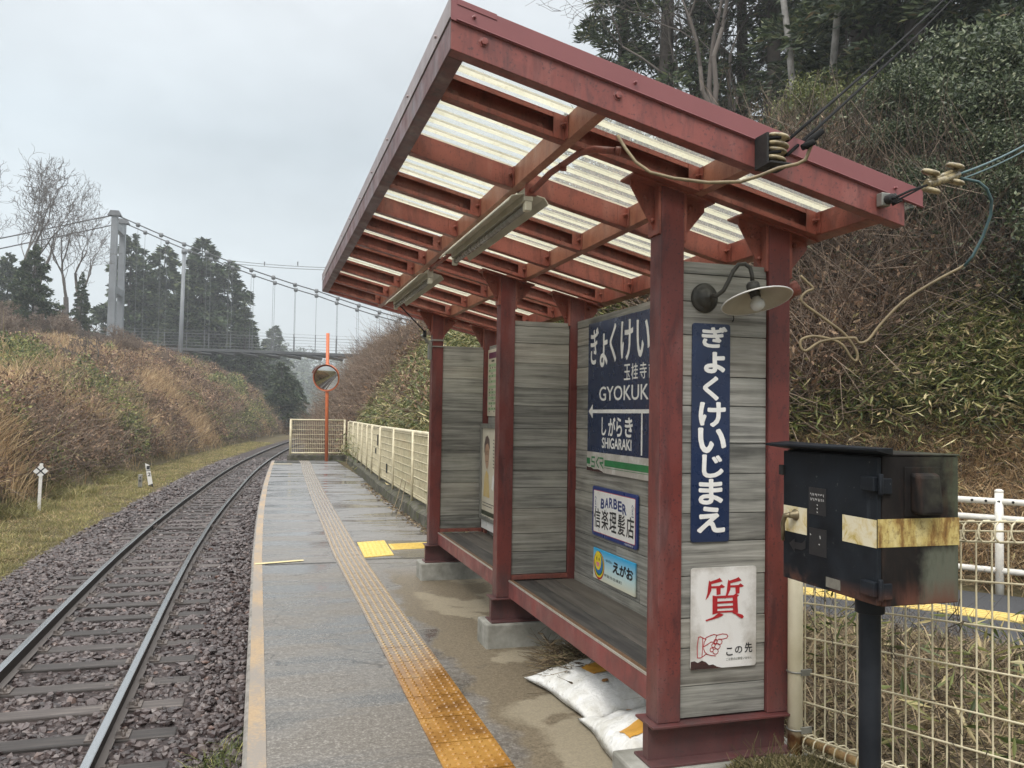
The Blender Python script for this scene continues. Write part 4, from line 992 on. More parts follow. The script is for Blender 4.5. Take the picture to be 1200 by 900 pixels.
# ------------------------------------------------------------------ relay box on its pole
t = thing('relay_cabinet', 'black steel equipment cabinet with cream bands on a black pole by the mesh fence', 'cabinet', (1.93, 2.28, PZ))
g = G('worn black cabinet paint'); v = g.coord(); vz = g.coord(scale=(1, 1, .18))
f = g.noise(v, 7, 6, .65); f2 = g.noise(vz, 22, 5, .7); sp = g.n('ShaderNodeSeparateXYZ'); g.l(v, sp.inputs[0])
c = g.ramp(f, [(.3, (.006, .007, .009)), (.7, (.016, .020, .026))])
c = g.mix(g.ramp(f2, [(.6, 0.0), (.8, .55)]), c, (.055, .065, .075))
c = g.mix(g.ramp(g.noise(v, 48, 3, .7), [(.68, 0.0), (.74, .7)]), c, (.12, .12, .115))
low = g.maprange(sp.outputs['Z'], 1.05, .99, 0, 1); k = g.math('MULTIPLY', low, g.ramp(f, [(.42, 0.0), (.55, 1.0)])); c = g.mix(k, c, (.10, .045, .03))
M['cab_dark'] = g.set(c, g.maprange(f, .3, .7, .45, .65), 0, .16, g.noise(v, 60, 4), .12, .003)
g = G('rusty mossy cabinet side'); v = g.coord(); vz = g.coord(scale=(1, 1, .2)); f = g.noise(v, 6, 6, .65); f2 = g.noise(vz, 16, 5, .7); sp = g.n('ShaderNodeSeparateXYZ'); g.l(v, sp.inputs[0])
c = g.ramp(f, [(.3, (.009, .008, .008)), (.7, (.022, .018, .016))])
c = g.mix(g.math('MULTIPLY', g.ramp(f, [(.42, 0.0), (.6, .8)]), g.maprange(sp.outputs['X'], 1.9, 2.05, 0, 1)), c, (.075, .085, .055))
mp_ = g.math('MULTIPLY', g.maprange(g.math('ADD', sp.outputs['X'], g.math('MULTIPLY', f, .12)), 1.985, 2.03, 0, .85), g.maprange(g.math('ADD', sp.outputs['Z'], g.math('MULTIPLY', f2, .10)), 1.225, 1.20, 0, 1)); c = g.mix(mp_, c, g.ramp(f2, [(.3, (.05, .055, .038)), (.7, (.15, .16, .125))]))
c = g.mix(g.ramp(f2, [(.55, 0.0), (.75, .6)]), c, (.055, .028, .018))
low = g.maprange(sp.outputs['Z'], 1.07, .99, 0, 1); k = g.math('MULTIPLY', low, g.ramp(f2, [(.40, 0.0), (.6, .9)])); c = g.mix(k, c, (.12, .05, .035))
M['cab_side'] = g.set(c, .7, 0, .14, g.noise(v, 80, 4), .2, .003)
g = G('cream band peeling'); v = g.coord(); f = g.noise(v, 14, 6, .7, 1.2)
M['band_cream'] = g.set(g.ramp(f, [(.45, (.66, .60, .44)), (.56, (.60, .50, .28)), (.66, (.44, .33, .09))]), .5, 0, .4)
g = G('yellow band rusted'); v = g.coord(); vz = g.coord(scale=(1, 1, .3)); f = g.noise(vz, 14, 6, .7); f2 = g.noise(v, 50, 5, .7)
c = g.ramp(f, [(.30, (.05, .028, .016)), (.42, (.22, .12, .035)), (.52, (.46, .36, .13)), (.68, (.62, .54, .28))]); c = g.mix(g.ramp(f2, [(.5, 0.0), (.66, .7)]), c, (.13, .075, .03))
M['band_rust'] = g.set(c, .65, 0, .3, f2, .3, .003)
M['label_grey'] = plain('metal rating plate', (.20, .19, .16), (.14, .13, .11), 60, (.4, .5))
bx0, bx1, by0, by1, bz0, bz1 = 1.80, 2.094, 2.08, 2.55, .992, 1.445
b = MB(); b.box(bx0+.006, bx1, by0, by1, bz0, bz1); b.build('casing', M['cab_side'], t, .004)
b = MB(); b.box(bx0-.012, bx0+.005, by0+.002, by1-.002, bz0+.004, bz1-.004); b.build('door', M['cab_dark'], t, .003)
door = t.children[-1]
XD = bx0-.0122
b = MB(); b.box(XD-.001, XD, by0+.0025, by0+.155, 1.168, 1.252); b.build('cream_band', M['band_cream'], t)
b = MB(); b.box(XD-.001, XD, by1-.135, by1-.006, 1.160, 1.250); b.build('cream_patch', M['band_cream'], t)
b = MB(); b.box(bx0-.011, bx1+.001, by0-.0012, by0-.0002, 1.170, 1.255); b.build('yellow_band', M['band_rust'], t)
b = MB(); b.box(XD-.0008, XD, by0+.235, by0+.325, 1.235, 1.325); b.box(XD-.0008, XD, by0+.232, by0+.322, 1.10, 1.19); b.build('lettering_patch', M['ink'], t)
s = Sign((XD-.0009, by0+.325, 1.325), YU, UPZ, NX); b = MB()
for yy_ in (.020, .036):
    for k in range(9): x = .012+.008*k; s.line(b, [(x, yy_), (x+random.uniform(-.002, .004), yy_+random.uniform(.003, .008))], .002, .0006)
for k in range(3): s.line(b, [(.045, .056+k*.012), (.047, .058+k*.012)], .003, .0006)
s.line(b, [(.01, .157), (.013, .160)], .003, .0006); s.line(b, [(.06, .158), (.062, .166)], .003, .0006); s.line(b, [(.055, .185), (.058, .187)], .003, .0006)
b.build('worn_lettering', M['white'], t)
s = Sign((XD-.0009, by1-.02, 1.14), YU, UPZ, NX); s.poly(t, [(.02, .02), (.05, .0), (.05, .012), (.09, .010), (.11, -.005), (.11, .025), (.09, .034), (.05, .034), (.05, .048)], M['ink'], .0006, 'arrow')
b = MB(); b.box(XD-.0012, XD, by0+.165, by0+.235, 1.008, 1.040); b.build('rating_plate', M['label_grey'], t)
for z in (1.36, 1.045):
    b = MB(); b.box(XD-.016, XD+.004, by0-.002, by0+.055, z-.022, z+.022); b.box(bx0-.012, bx0+.035, by0-.010, by0-.0015, z-.030, z+.018); b.tube([(bx0-.008, by0-.010, z-.032), (bx0-.008, by0-.010, z+.032)], .008, 8); b.build('hinge', M['cab_dark'], t, .003)
b = MB(); b.box(XD-.010, XD+.012, by1-.012, by1+.012, 1.355, 1.39); b.build('latch', M['steel_dark'], t, .002)
b = MB(); b.lathe((XD, by1-.075, 1.222), [(.020, 0), (.020, .005), (.013, .008), (.011, .026), (0, .028)], 16, (-1, 0, 0)); b.tube([(XD-.022, by1-.075, 1.222), (XD-.03, by1-.055, 1.218), (XD-.03, by1-.042, 1.19), (XD-.026, by1-.038, 1.13)], [.009, .009, .008, .006], 8)
M['brass'] = plain('tarnished brass', (.24, .20, .12), (.14, .11, .07), 25, (.35, .5), metal=.6)
b.build('handle', M['brass'], door)
b = MB(); b.hexa([(XD-.050, by0-.055, 1.462), (bx0+.02, by0-.03, 1.447), (bx0+.02, by1+.03, 1.447), (XD-.050, by1+.035, 1.458)], [(XD-.050, by0-.055, 1.470), (bx0+.02, by0-.03, 1.470), (bx0+.02, by1+.03, 1.474), (XD-.050, by1+.035, 1.466)])
b.build('door_hood', M['cab_dark'], t, .002)
b = MB(); b.box(bx0+.021, bx1+.003, by0-.003, by1+.003, bz1+.0005, bz1+.006); b.build('top_plate', M['cab_side'], t, .002)
b = MB(); pts = [(1.905, 1.272), (2.005, 1.272), (2.005, 1.385), (1.995, 1.397), (1.915, 1.397), (1.905, 1.385)]
b.hexa([(1.905, by0-.001, 1.272), (2.005, by0-.001, 1.272), (2.005, by0-.001, 1.397), (1.905, by0-.001, 1.397)], [(1.912, by0-.045, 1.268), (1.998, by0-.045, 1.268), (1.998, by0-.030, 1.388), (1.912, by0-.030, 1.388)]); b.build('vent_hood', M['cab_side'], t, .010)
b = MB(); b.box(1.885, 2.025, by0-.0035, by0-.0005, 1.262, 1.412); b.build('vent_plate', M['cab_side'], t, .002)
b = MB(); b.tube([(1.93, 2.28, -.1), (1.93, 2.28, .94)], .034, 20); b.tube([(1.93, 2.28, .925), (1.93, 2.28, .975)], .046, 20); b.box(1.86, 2.0, 2.20, 2.36, .975, .9915); b.build('pole', M['steel_black'], t, .002)

# ------------------------------------------------------------------ mesh fence beside the cabinet
g = G('cream fence coating'); v = g.coord(); f = g.noise(v, 9, 6, .65); f2 = g.noise(v, 60, 4, .7)
c = g.ramp(f, [(.3, (.47, .41, .27)), (.6, (.64, .58, .41))]); c = g.mix(g.ramp(f2, [(.62, 0.0), (.74, .5)]), c, (.26, .19, .10))
M['cream'] = g.set(c, .45, 0, .4)
g = G('cream post rusty foot'); v = g.coord(); f = g.noise(v, 12, 6, .65); sp = g.n('ShaderNodeSeparateXYZ'); g.l(v, sp.inputs[0])
c = g.ramp(g.noise(v, 7, 5), [(.3, (.56, .50, .34)), (.6, (.68, .62, .46))]); z_ = g.math('ADD', sp.outputs['Z'], g.math('MULTIPLY', f, .16)); c = g.mix(g.maprange(z_, .40, .34, 0, 1), c, g.ramp(f, [(.4, (.16, .065, .025)), (.6, (.38, .22, .08))]))
M['cream_post'] = g.set(c, .45, 0, .4)
t = thing('mesh_fence', 'cream wire mesh fence with one round post beside the shelter end wall', 'fence', (2.16, 2.4, PZ))
def fx(y): return 2.165 + (2.94-y)*.085
def fzz(z, y): return z + (2.94-y)*.125
b = MB(); b.tube([(2.115, 2.93, .02), (2.115, 2.93, 1.22)], .030, 18); b.build('post', M['cream_post'], t)
b = MB(); b.tube([(fx(.85), .80, .12), (fx(.85), .80, 1.46)], .030, 18); b.build('post', M['cream_post'], t)
b = MB(); ya, yb = 2.935, .80
n = int((ya-yb)/.0562)
for k in range(n+1):
    y = ya-k*.0562; b.tube([(fx(y), y, fzz(.245, y)), (fx(y), y, fzz(1.10, y))], .0031, 6, False)
for z in (.26, .40, .52, .66, .80, .94):
    b.tube([(fx(y)-.006, y, fzz(z, y)) for y in np.linspace(ya, yb, 9)], .0036, 6, False)
for z, s in ((1.10, 1), (.245, 1)):                        # rolled hems top and bottom
    for k in range(3):
        a = k*2.1; b.tube([(fx(y)+.036*math.cos(a)-.02, y, fzz(z, y)+.036*math.sin(a)) for y in np.linspace(ya, yb, 9)], .0036, 6, False)
    for k in range(0, n, 1):
        y = ya-k*.0562; P = [(fx(y)-.02+.036*math.cos(a), y, fzz(z, y)+.036*math.sin(a)) for a in np.linspace(0, 2*PI, 11)]; b.tube(P, .0030, 5, False)
b.build('wire_mesh', M['cream'], t)
M['rusty_cream'] = plain('rusty cream rail', (.50, .36, .16), (.24, .12, .05), 20, (.5, .7))
b = MB(); b.tube([(2.14, 2.90, .262), (fx(2.3), 2.3, fzz(.21, 2.3)), (fx(.8), .8, fzz(.21, .8))], .016, 10); b.build('bottom_rail', M['rusty_cream'], t)
for z in (.53, .30, 1.0): b = MB(); b.tube([(2.115+.033*math.cos(a), 2.93+.033*math.sin(a), z) for a in np.linspace(0, 2*PI, 13)], .004, 5, False); b.box(2.12, 2.17, 2.895, 2.905, z-.012, z+.012); b.build('clamp', M['steel_frame'], t)
b = MB()
for k in range(16):
    y = random.uniform(1.9, 2.95); z = fzz(random.uniform(.3, .85), y); P = [np.array([fx(y)-.01, y, z])]
    for q in range(9): P.append(P[-1]+np.array([random.gauss(0, .006), random.gauss(0, .03), random.gauss(.012, .03)]))
    b.tube(P, .0016, 4, False)
M['dry_stem'] = plain('dry vine stem', (.10, .075, .05), (.05, .04, .03), 30, (.7, .9))
tag(b.build('dead_vine', M['dry_stem']), 'thin dead vines tangled on the cream mesh fence by the cabinet', 'vine')

# white tube guard rail beyond the path
g = G('white guard paint'); M['guard'] = plain('white guard rail paint', (.74, .73, .69), (.60, .58, .52), 10, (.35, .5))
t = thing('guard_rail', 'white tubular guard rail along the far side of the path under the grassy slope', 'guard rail', pp(0, 1.02, .03))
def gp(s, z): return pp(s, 1.02, z)
for s0 in (-1.9, -.6, .60, 2.2, 4.2, 6.2):
    s_ = s0+.06; b = MB(); b.tube([gp(s_, -.15), gp(s_, .93)], .036, 12); b.lathe(gp(s_, .93), [(.036, 0), (.038, .004), (.038, .018), (.02, .03), (0, .032)], 12); b.build('post', M['guard'], t)
for z in (.85, .70, .235): b = MB(); b.tube([gp(-1.95, z), gp(7, z)], .028, 12); b.build('rail', M['guard'], t)
b = MB()
for s_ in (.45, .56, .66, .77): q = gp(s_, .852); b.lathe((q[0]-nrm[0]*.027, q[1]-nrm[1]*.027, q[2]), [(.012, 0), (.012, .008), (0, .009)], 8, (-nrm[0], -nrm[1], 0))
b.build('bolt', M['steel_dark'], t)

# ------------------------------------------------------------------ insulators and overhead cables
def catenary(a, c, sag, n=14):
    a = np.array(a); c = np.array(c); t_ = np.linspace(0, 1, n)[:, None]; p = a+(c-a)*t_; p[:, 2] -= 4*sag*(t_*(1-t_))[:, 0]; return p
t = thing('spool_insulator', 'cream double spool insulator in a black bracket on the roof fascia', 'insulator', (1.69, 2.53, 2.49))
b = MB(); c = Vector((1.705, 2.478, 2.497)); ax = Vector((.16, -.1, 1)).normalized()
b.box(1.655, 1.665, 2.46, 2.535, 2.435, 2.545); b.hexa([(1.655, 2.44, 2.432), (1.745, 2.44, 2.432), (1.745, 2.535, 2.428), (1.655, 2.535, 2.428)], [(1.655, 2.44, 2.440), (1.745, 2.44, 2.440), (1.745, 2.535, 2.436), (1.655, 2.535, 2.436)]); b.lathe(tuple(c-ax*.075), [(.008, 0), (.014, .002), (.014, .014), (.009, .016)], 8, ax)
b.build('bracket', M['steel_dark'], t, .002)
for k in (0, 1):
    b = MB(); o_ = c + ax*(-.047+.05*k)
    b.lathe(tuple(o_), [(.012, 0), (.040, .002), (.043, .008), (.038, .014), (.024, .019), (.023, .025), (.036, .030), (.041, .035), (.036, .043), (.012, .045)], 20, ax); b.build('spool', M['ceramic'], t)
A = Vector((1.72, 2.465, 2.50)); far = ray(1135, -22, 8.5)
for k in (0, 1):
    st_ = (A.x+.012, A.y-.012, A.z-.030+.05*k); b = MB()
    P = catenary(st_, (far[0]+.02*k, far[1], far[2]+.10*k), .03, 16); b.tube(P, .0062, 8)
    b.tube([(c.x+.034*math.cos(a), c.y+.034*math.sin(a), c.z-.022+.05*k) for a in np.linspace(-.6, 4.6, 12)], .0055, 6)
    tag(b.build('service_cable', M['cable_black']), ['lower of the two black service cables rising to the right from the spool insulator', 'upper of the two black service cables rising to the right from the spool insulator'][k], 'cable')
b = MB(); b.tube([ray(724, 159, 2.78), ray(733, 174, 2.76), ray(745, 190, 2.74), ray(762, 202, 2.72), ray(790, 209, 2.70), ray(830, 214, 2.66), ray(868, 213, 2.62), ray(890, 206, 2.6), ray(912, 197, 2.58), ray(935, 192, 2.56), ray(944, 187, 2.55), ray(950, 172, 2.55), ray(957, 160, 2.55)], .0055, 8)
tag(b.build('loose_cable', M['cable_tan']), 'tan cable drooping from the conduit end across to the spool insulator', 'cable')
b = MB(); b.tube([ray(944, 172, 2.55), ray(952, 163, 2.55), ray(964, 153, 2.55)], [.012, .012, .009], 8); b.tube([ray(940, 173, 2.54), ray(954, 166, 2.54)], .010, 8)
tag(b.build('cable_splice', M['cable_black']), 'black taped cable splices beside the spool insulator', 'cable splice')
t = thing('shackle_bracket', 'small grey shackle bolted to the low right end of the roof fascia', 'bracket', (2.20, 2.53, 2.37))
b = MB(); b.box(2.175, 2.215, 2.505, 2.536, 2.345, 2.395); b.build('plate', M['steel_frame'], t, .004)
b = MB(); b.lathe((2.20, 2.51, 2.368), [(.018, 0), (.018, .03), (.012, .034), (0, .034)], 10, (0, -1, 0)); b.tube([(2.215, 2.50, 2.35), (2.24, 2.48, 2.362), (2.225, 2.50, 2.39)], .006, 6); b.build('bolt', M['steel_dark'], t)
S1 = Vector(ray(1046, 233, 2.55)); S2 = Vector(ray(1086, 217, 2.75)); S3 = Vector(ray(1122, 205, 2.85)); S4 = ray(1235, 148, 4.6)
b = MB(); b.tube([S1, S1.lerp(S2, .5)+Vector((0, 0, .004)), S2], .004, 6); b.tube([S1+Vector((0, 0, -.012)), S2], .003, 6)
tag(b.build('stay_wire', M['cable_black']), 'short twisted stay wire from the fascia shackle to the strain insulators', 'cable')
t = thing('strain_insulator', 'yellowed strain insulator spools hanging in the wire right of the roof', 'insulator', tuple((S2+S3)/2))
dd = (S3-S2).normalized(); upn = Vector((0, 0, 1))
for k, (q, off) in enumerate(((.1, .030), (.1, -.03), (.9, .025), (.9, -.03))):
    b = MB(); b.lathe(tuple(S2.lerp(S3, q)+upn*off), [(0, 0), (.026, .002), (.032, .008), (.026, .016), (0, .018)], 16, (dd.x*.2, -.3, 1)); b.build('spool', M['ceramic'], t)
b = MB(); b.tube([S2, S3], .014, 8); b.tube([S2+upn*.012, S3+upn*.018], .008, 8); b.build('link', M['ceramic'], t)
b = MB(); b.tube(catenary(tuple(S3), S4, .02, 10), .0045, 6); b.tube(catenary(tuple(S3+upn*-.02), (S4[0], S4[1], S4[2]-.03), .02, 10), .0035, 6)
tag(b.build('aerial_cable', M['cable_green']), 'blue green cable running off right from the strain insulators', 'cable')
D = [(1122, 208), (1146, 213), (1156, 221), (1162, 235), (1161, 252), (1152, 277), (1140, 300), (1130, 312)]
b = MB(); b.tube([ray(x, y, 2.85+.02*k) for k, (x, y) in enumerate(D)], .0055, 8)
tag(b.build('drop_cable', M['cable_green']), 'blue green cable looping down from the strain insulators', 'cable')
D = [(1163, 240), (1158, 262), (1148, 286), (1134, 308), (1100, 327), (1060, 352), (1032, 380), (1018, 398), (1007, 402), (1003, 397), (1000, 396), (980, 397), (960, 401), (945, 411), (939, 408), (938, 400), (943, 396), (955, 394), (975, 398), (988, 405), (997, 419), (1003, 423), (1005, 416), (1000, 405), (988, 390), (968, 375), (950, 362), (941, 355), (939, 349), (945, 342), (953, 338), (946, 331), (938, 323)]
b = MB(); P = np.array([ray(x, y, 3.0) for x, y in D]); P += np.c_[np.zeros((len(P), 2)), np.zeros(len(P))]; P2 = []
for k in range(len(P)-1):
    p0, p1, p2, p3 = P[max(k-1, 0)], P[k], P[k+1], P[min(k+2, len(P)-1)]
    for q in (0, .33, .66): P2.append(.5*((2*p1)+(-p0+p2)*q+(2*p0-5*p1+4*p2-p3)*q*q+(-p0+3*p1-3*p2+p3)*q**3))
P2.append(P[-1]); b.tube(P2, .0052, 8)
tag(b.build('drop_cable', M['cable_tan']), 'sun bleached tan cable with a slack loop hanging to the downpipe behind the end wall', 'cable')

# ------------------------------------------------------------------ sandbags under the bench
g = G('white woven sack'); v = g.coord(); f = g.noise(v, 8, 5, .6); vz = g.coord(scale=(9, 26, 9)); f2 = g.noise(vz, 1.0, 5, .6, .6)
c = g.ramp(f, [(.35, (.60, .585, .53)), (.55, (.76, .755, .73))]); M['sack'] = g.set(c, .42, 0, .4, g.math('ADD', f2, g.math('MULTIPLY', g.noise(v, 26, 5, .65, 1.0), .6)), .75, .02)
M['sack_print'] = plain('orange sack print', (.62, .33, .055), (.52, .25, .035), 14, (.4, .55))
M['sack_tie'] = plain('brown stitch mark', (.36, .17, .05), (.25, .11, .03), 20, (.5, .6))
def sack(label, cx, cy, rz, L, W, H, seed, tilt=0.0):
    rn = random.Random(seed); t_ = thing('sandbag', label, 'sandbag', (cx, cy, PZ), 'white sacks under the bench')
    n, m = 56, 42; ca, sa = math.cos(rz), math.sin(rz)
    def top(u, w_):                                    # u,w in -1..1
        e = (1-abs(u)**2.6)**.7*(1-abs(w_)**2.4)**.65
        U_, W_ = np.array(u), np.array(w_); edge = max(abs(u), abs(w_))
        wr = .008*vnoise(U_*2.2+seed, W_*7.+seed, 1, seed)*edge + .006*vnoise(U_*9+seed, W_*2.4, 1, seed+3)*abs(w_) + .004*vnoise(U_*7, W_*7+seed, 1, seed+4) + .008*abs(vnoise(U_*3+W_*2, W_*3-U_*1.5, 1, seed+9))
        return max(0.0, float(H*e*(1+.30*vnoise(U_*1.5+seed, W_*1.5, 1, seed)) + wr*min(1, e*2.5)))
    def P3(u, w_, z):
        x = u*L/2*(1-.07*(1-w_*w_))*(1+.015*math.sin(7*w_+seed)); y = w_*W/2*(1-.08*(1-u*u))*(1+.02*math.sin(6*u+seed))
        return (cx+x*ca-y*sa, cy+x*sa+y*ca, PZ+z)
    V, F = [], []; us = np.linspace(-1, 1, n); ws = np.linspace(-1, 1, m)
    for u in us:
        for w_ in ws: V.append(P3(u, w_, .018+max(0.0, float(top(u, w_)))))
    for u in us:
        for w_ in ws: V.append(P3(u*.985, w_*.98, .004+.016*max(abs(u), abs(w_))**8))
    i = (np.arange(n-1)[:, None]*m + np.arange(m-1)[None]).ravel(); q = np.stack([i, i+m, i+m+1, i+1], 1)
    b_ = MB(); e1 = [q, q[:, ::-1]+n*m]
    rim = [k for k in range(m)] + [k*m+m-1 for k in range(1, n)] + [(n-1)*m+k for k in range(m-2, -1, -1)] + [k*m for k in range(n-2, 0, -1)]
    e1.append(np.array([(rim[k], rim[(k+1) % len(rim)], rim[(k+1) % len(rim)]+n*m, rim[k]+n*m) for k in range(len(rim))]))
    b_.add(V, e1, True); o = b_.build('sack_body', M['sack'], t_)
    def patch(name, u0, u1, w0, w1, mat, k=10, rnd=0.0):
        bb = MB(); vv_ = []
        for a in np.linspace(0, 1, k):
            for c_ in np.linspace(0, 1, k):
                u = u0+(u1-u0)*a; w_ = w0+(w1-w0)*c_
                if rnd: rr = max(abs(a*2-1), abs(c_*2-1)); th = math.atan2(c_*2-1, a*2-1); u = (u0+u1)/2+(u1-u0)/2*rr*math.cos(th); w_ = (w0+w1)/2+(w1-w0)/2*rr*math.sin(th)
                vv_.append(P3(u, w_, .0225+max(0.0, float(top(u, w_)))))
        ii = (np.arange(k-1)[:, None]*k + np.arange(k-1)[None]).ravel(); bb.add(vv_, np.stack([ii, ii+k, ii+k+1, ii+1], 1), True); bb.build(name, mat, t_)
    return patch, t_
p1, t1 = sack('white sandbag with an orange print poking furthest out from under the bench, behind the other', 1.80, 4.20, PI/2+.12, .74, .56, .115, 3)
p1('print_patch', -.22, .22, -.42, .30, M['sack_print'], 22); p1('tie_mark', -.56, -.47, .20, .34, M['sack_tie'], 6, 1); p1('tie_mark', -.60, -.50, -.34, -.2, M['sack_tie'], 6, 1)
p2, t2 = sack('white sandbag with an orange print lying nearest the front corner post', 1.775, 3.47, PI/2-.12, .70, .56, .125, 8)
p2('print_patch', -.52, -.10, .10, .74, M['sack_print'], 22); p2('tie_mark', .60, .68, .2, .32, M['sack_tie'], 6, 1)
p3, t3 = sack('crumpled white sandbag pushed back under the bench behind the two others', 2.12, 3.80, .2, .40, .42, .17, 15)

# ------------------------------------------------------------------ fences at the far end, kerb, mirror
g = G('mossy kerb'); v = g.coord(); f = g.noise(v, 6, 7, .65); f2 = g.noise(v, 40, 4, .7)
c = g.ramp(f, [(.3, (.035, .032, .026)), (.5, (.085, .08, .065)), (.7, (.15, .14, .115))]); c = g.mix(g.ramp(g.noise(v, 9, 5), [(.5, 0.0), (.62, .8)]), c, (.07, .075, .03))
M['kerb'] = g.set(c, .9, 0, .2, f2, .7, .02)
def kx(y): return 2.14 + np.interp(y, [9, 12, 16.5, 26.4], [0, .01, .07, .48])
b = MB(); ys_k = np.arange(8.6, 26.6, .6); v = []
for q in ys_k:
    j = .02*float(vnoise(np.array(q*3), np.array(0.3), 1, 2)); v += [(kx(q)-.02+j, q, PZ-.02), (kx(q)+.0+j, q, .20+j), (kx(q)+.05, q, .235+j), (kx(q)+.32, q, .245), (kx(q)+.34, q, -.1)]
n = 5; i = (np.arange(len(ys_k)-1)[:, None]*n + np.arange(n-1)[None]).ravel(); b.add(v, np.stack([i, i+1, i+n+1, i+n], 1), False)
tag(b.build('kerb', M['kerb']), 'low dark mossy concrete kerb under the side fence', 'kerb')
b = MB(); b.box(.87, 2.66, 26.46, 26.72, -.2, .225); tag(b.build('kerb', M['kerb'], None, .02), 'low dark mossy kerb across the end of the platform', 'kerb')
t = thing('side_fence', 'long cream mesh fence on the kerb behind the platform, running to the far corner', 'fence', (2.3, 17, .24))
fy = [8.9, 9.9, 11.15, 12.45, 14.5, 16.35, 18.1, 19.4, 20.9, 22.3, 24.2, 26.5]
def sx(y): return float(kx(y))+.10
for y in fy: b = MB(); b.tube([(sx(y)-.018, y, .15), (sx(y)-.018, y, 1.28)], .021, 10); b.build('post', M['cream'], t)
b = MB(); b.tube([(sx(y)+.02, y, 1.27) for y in fy], .032, 10); b.build('top_rail', M['cream'], t)
b = MB(); b.tube([(sx(y)+.02, y, .32) for y in fy], .024, 10); b.build('bottom_rail', M['cream'], t)
for ya, yb in zip(fy[:-1], fy[1:]):
    b = MB()
    for y in np.arange(ya+.05, yb, .055): b.tube([(sx(y), y, .30), (sx(y), y, 1.25)], .0042, 4, False)
    for z in np.arange(.36, 1.25, .125): b.tube([(sx(y)-.005, y, z) for y in (ya, (ya+yb)/2, yb)], .0055, 4, False)
    b.build('wire_mesh', M['cream'], t)
t = thing('end_fence', 'cream mesh fence closing the far end of the platform, behind the orange pole', 'fence', (1.78, 26.6, .24))
for x in (.955, 2.6): b = MB(); b.tube([(x, 26.6, .1), (x, 26.6, 1.33)], .034, 10); b.build('post', M['cream'], t)
for z in (1.31, .28): b = MB(); b.tube([(.955, 26.6, z), (2.6, 26.6, z)], .022, 8); b.build('rail', M['cream'], t)
b = MB()
for x in np.arange(1.0, 2.6, .056): b.tube([(x, 26.6, .28), (x, 26.6, 1.31)], .0045, 4, False)
for z in np.arange(.42, 1.3, .145): b.tube([(.955, 26.594, z), (2.6, 26.594, z)], .006, 4, False)
b.build('wire_mesh', M['cream'], t)
M['faded_cloth'] = plain('faded mural sheet', (.42, .40, .27), (.40, .28, .17), 2.0, (.6, .8))
g = G('faded mural paint'); v = g.coord(); f = g.noise(v, 3.0, 3, .5, 1.4)
M['mural'] = g.set(g.ramp(f, [(.36, (.40, .38, .22)), (.46, (.20, .29, .27)), (.54, (.42, .36, .20)), (.62, (.44, .24, .14)), (.7, (.40, .37, .24))]), .7)
b = MB()
for ya, yb in ((12.55, 14.3),):
    b.hexa([(sx(ya)+.012, ya, .36), (sx(ya)+.016, ya, .36), (sx(yb)+.016, yb, .36), (sx(yb)+.012, yb, .36)], [(sx(ya)+.012, ya, 1.22), (sx(ya)+.016, ya, 1.22), (sx(yb)+.016, yb, 1.22), (sx(yb)+.012, yb, 1.22)])
tag(b.build('painted_panel', M['mural']), 'faded painted sheet tied behind the side fence mesh', 'panel')
b = MB(); y0 = 16.0
for k, y in enumerate((16.9, 17.3, 15.4)): b.box(sx(y)-.016, sx(y)-.01, y-.09, y+.05, (.9, .72, .45)[k], (1.12, .83, .62)[k])
tag(b.build('dark_tag', M['steel_dark']), 'small dark tags hanging on the far part of the side fence', 'tag')
M['orange'] = plain('faded orange pole', (.62, .17, .06), (.52, .13, .05), 7, (.4, .55))
t = thing('convex_mirror', 'round convex traffic mirror on a tall orange pole at the platform end', 'mirror', (2.0, 26.2, PZ))
b = MB(); b.tube([(2.03, 26.2, 0), (2.0, 26.2, 2), (1.98, 26.2, 4.0)], .052, 14); b.build('pole', M['orange'], t)
nd = Vector((-.40, -1, -.20)).normalized(); mc = Vector((1.965, 26.10, 2.615))
g = G('mirror face'); M['mirror'] = g.set((.58, .58, .55), .03, 1.0)
b = MB(); R_ = 1.5; b.lathe(tuple(mc), [(.395*math.sin(a)/1, .0) for a in (PI/2,)] + [(.395*q, .03+.055*(1-q*q)) for q in np.linspace(1, 0.0, 12)], 40, nd); b.build('mirror_face', M['mirror'], t)
b = MB(); b.lathe(tuple(mc), [(.395, .02), (.415, .02), (.42, .05), (.405, .07), (.392, .045)], 40, nd); b.lathe(tuple(mc), [(.0, -.02), (.38, -.01), (.415, .02)], 40, nd); b.build('mirror_rim', M['orange'], t)
b = MB(); q = nd.to_track_quat('Z', 'Y'); vv = []; fs = []
for k in range(15):
    a = .35+k*(PI-.7)/14; d = (q @ Vector((math.cos(a)*.437, math.sin(a)*.437, 0)));
    if d.z < 0: d = -d
    vv += [tuple(mc+d+nd*.02), tuple(mc+d*1.02+nd*.14)]
b.add(vv, np.array([(2*k, 2*k+1, 2*k+3, 2*k+2) for k in range(14)]), True); b.build('hood', M['orange'], t)
b = MB(); b.box(1.93, 2.03, 26.12, 26.2, 2.4, 2.44); b.box(1.93, 2.03, 26.12, 26.2, 2.76, 2.80); b.build('clamp', M['steel_frame'], t)

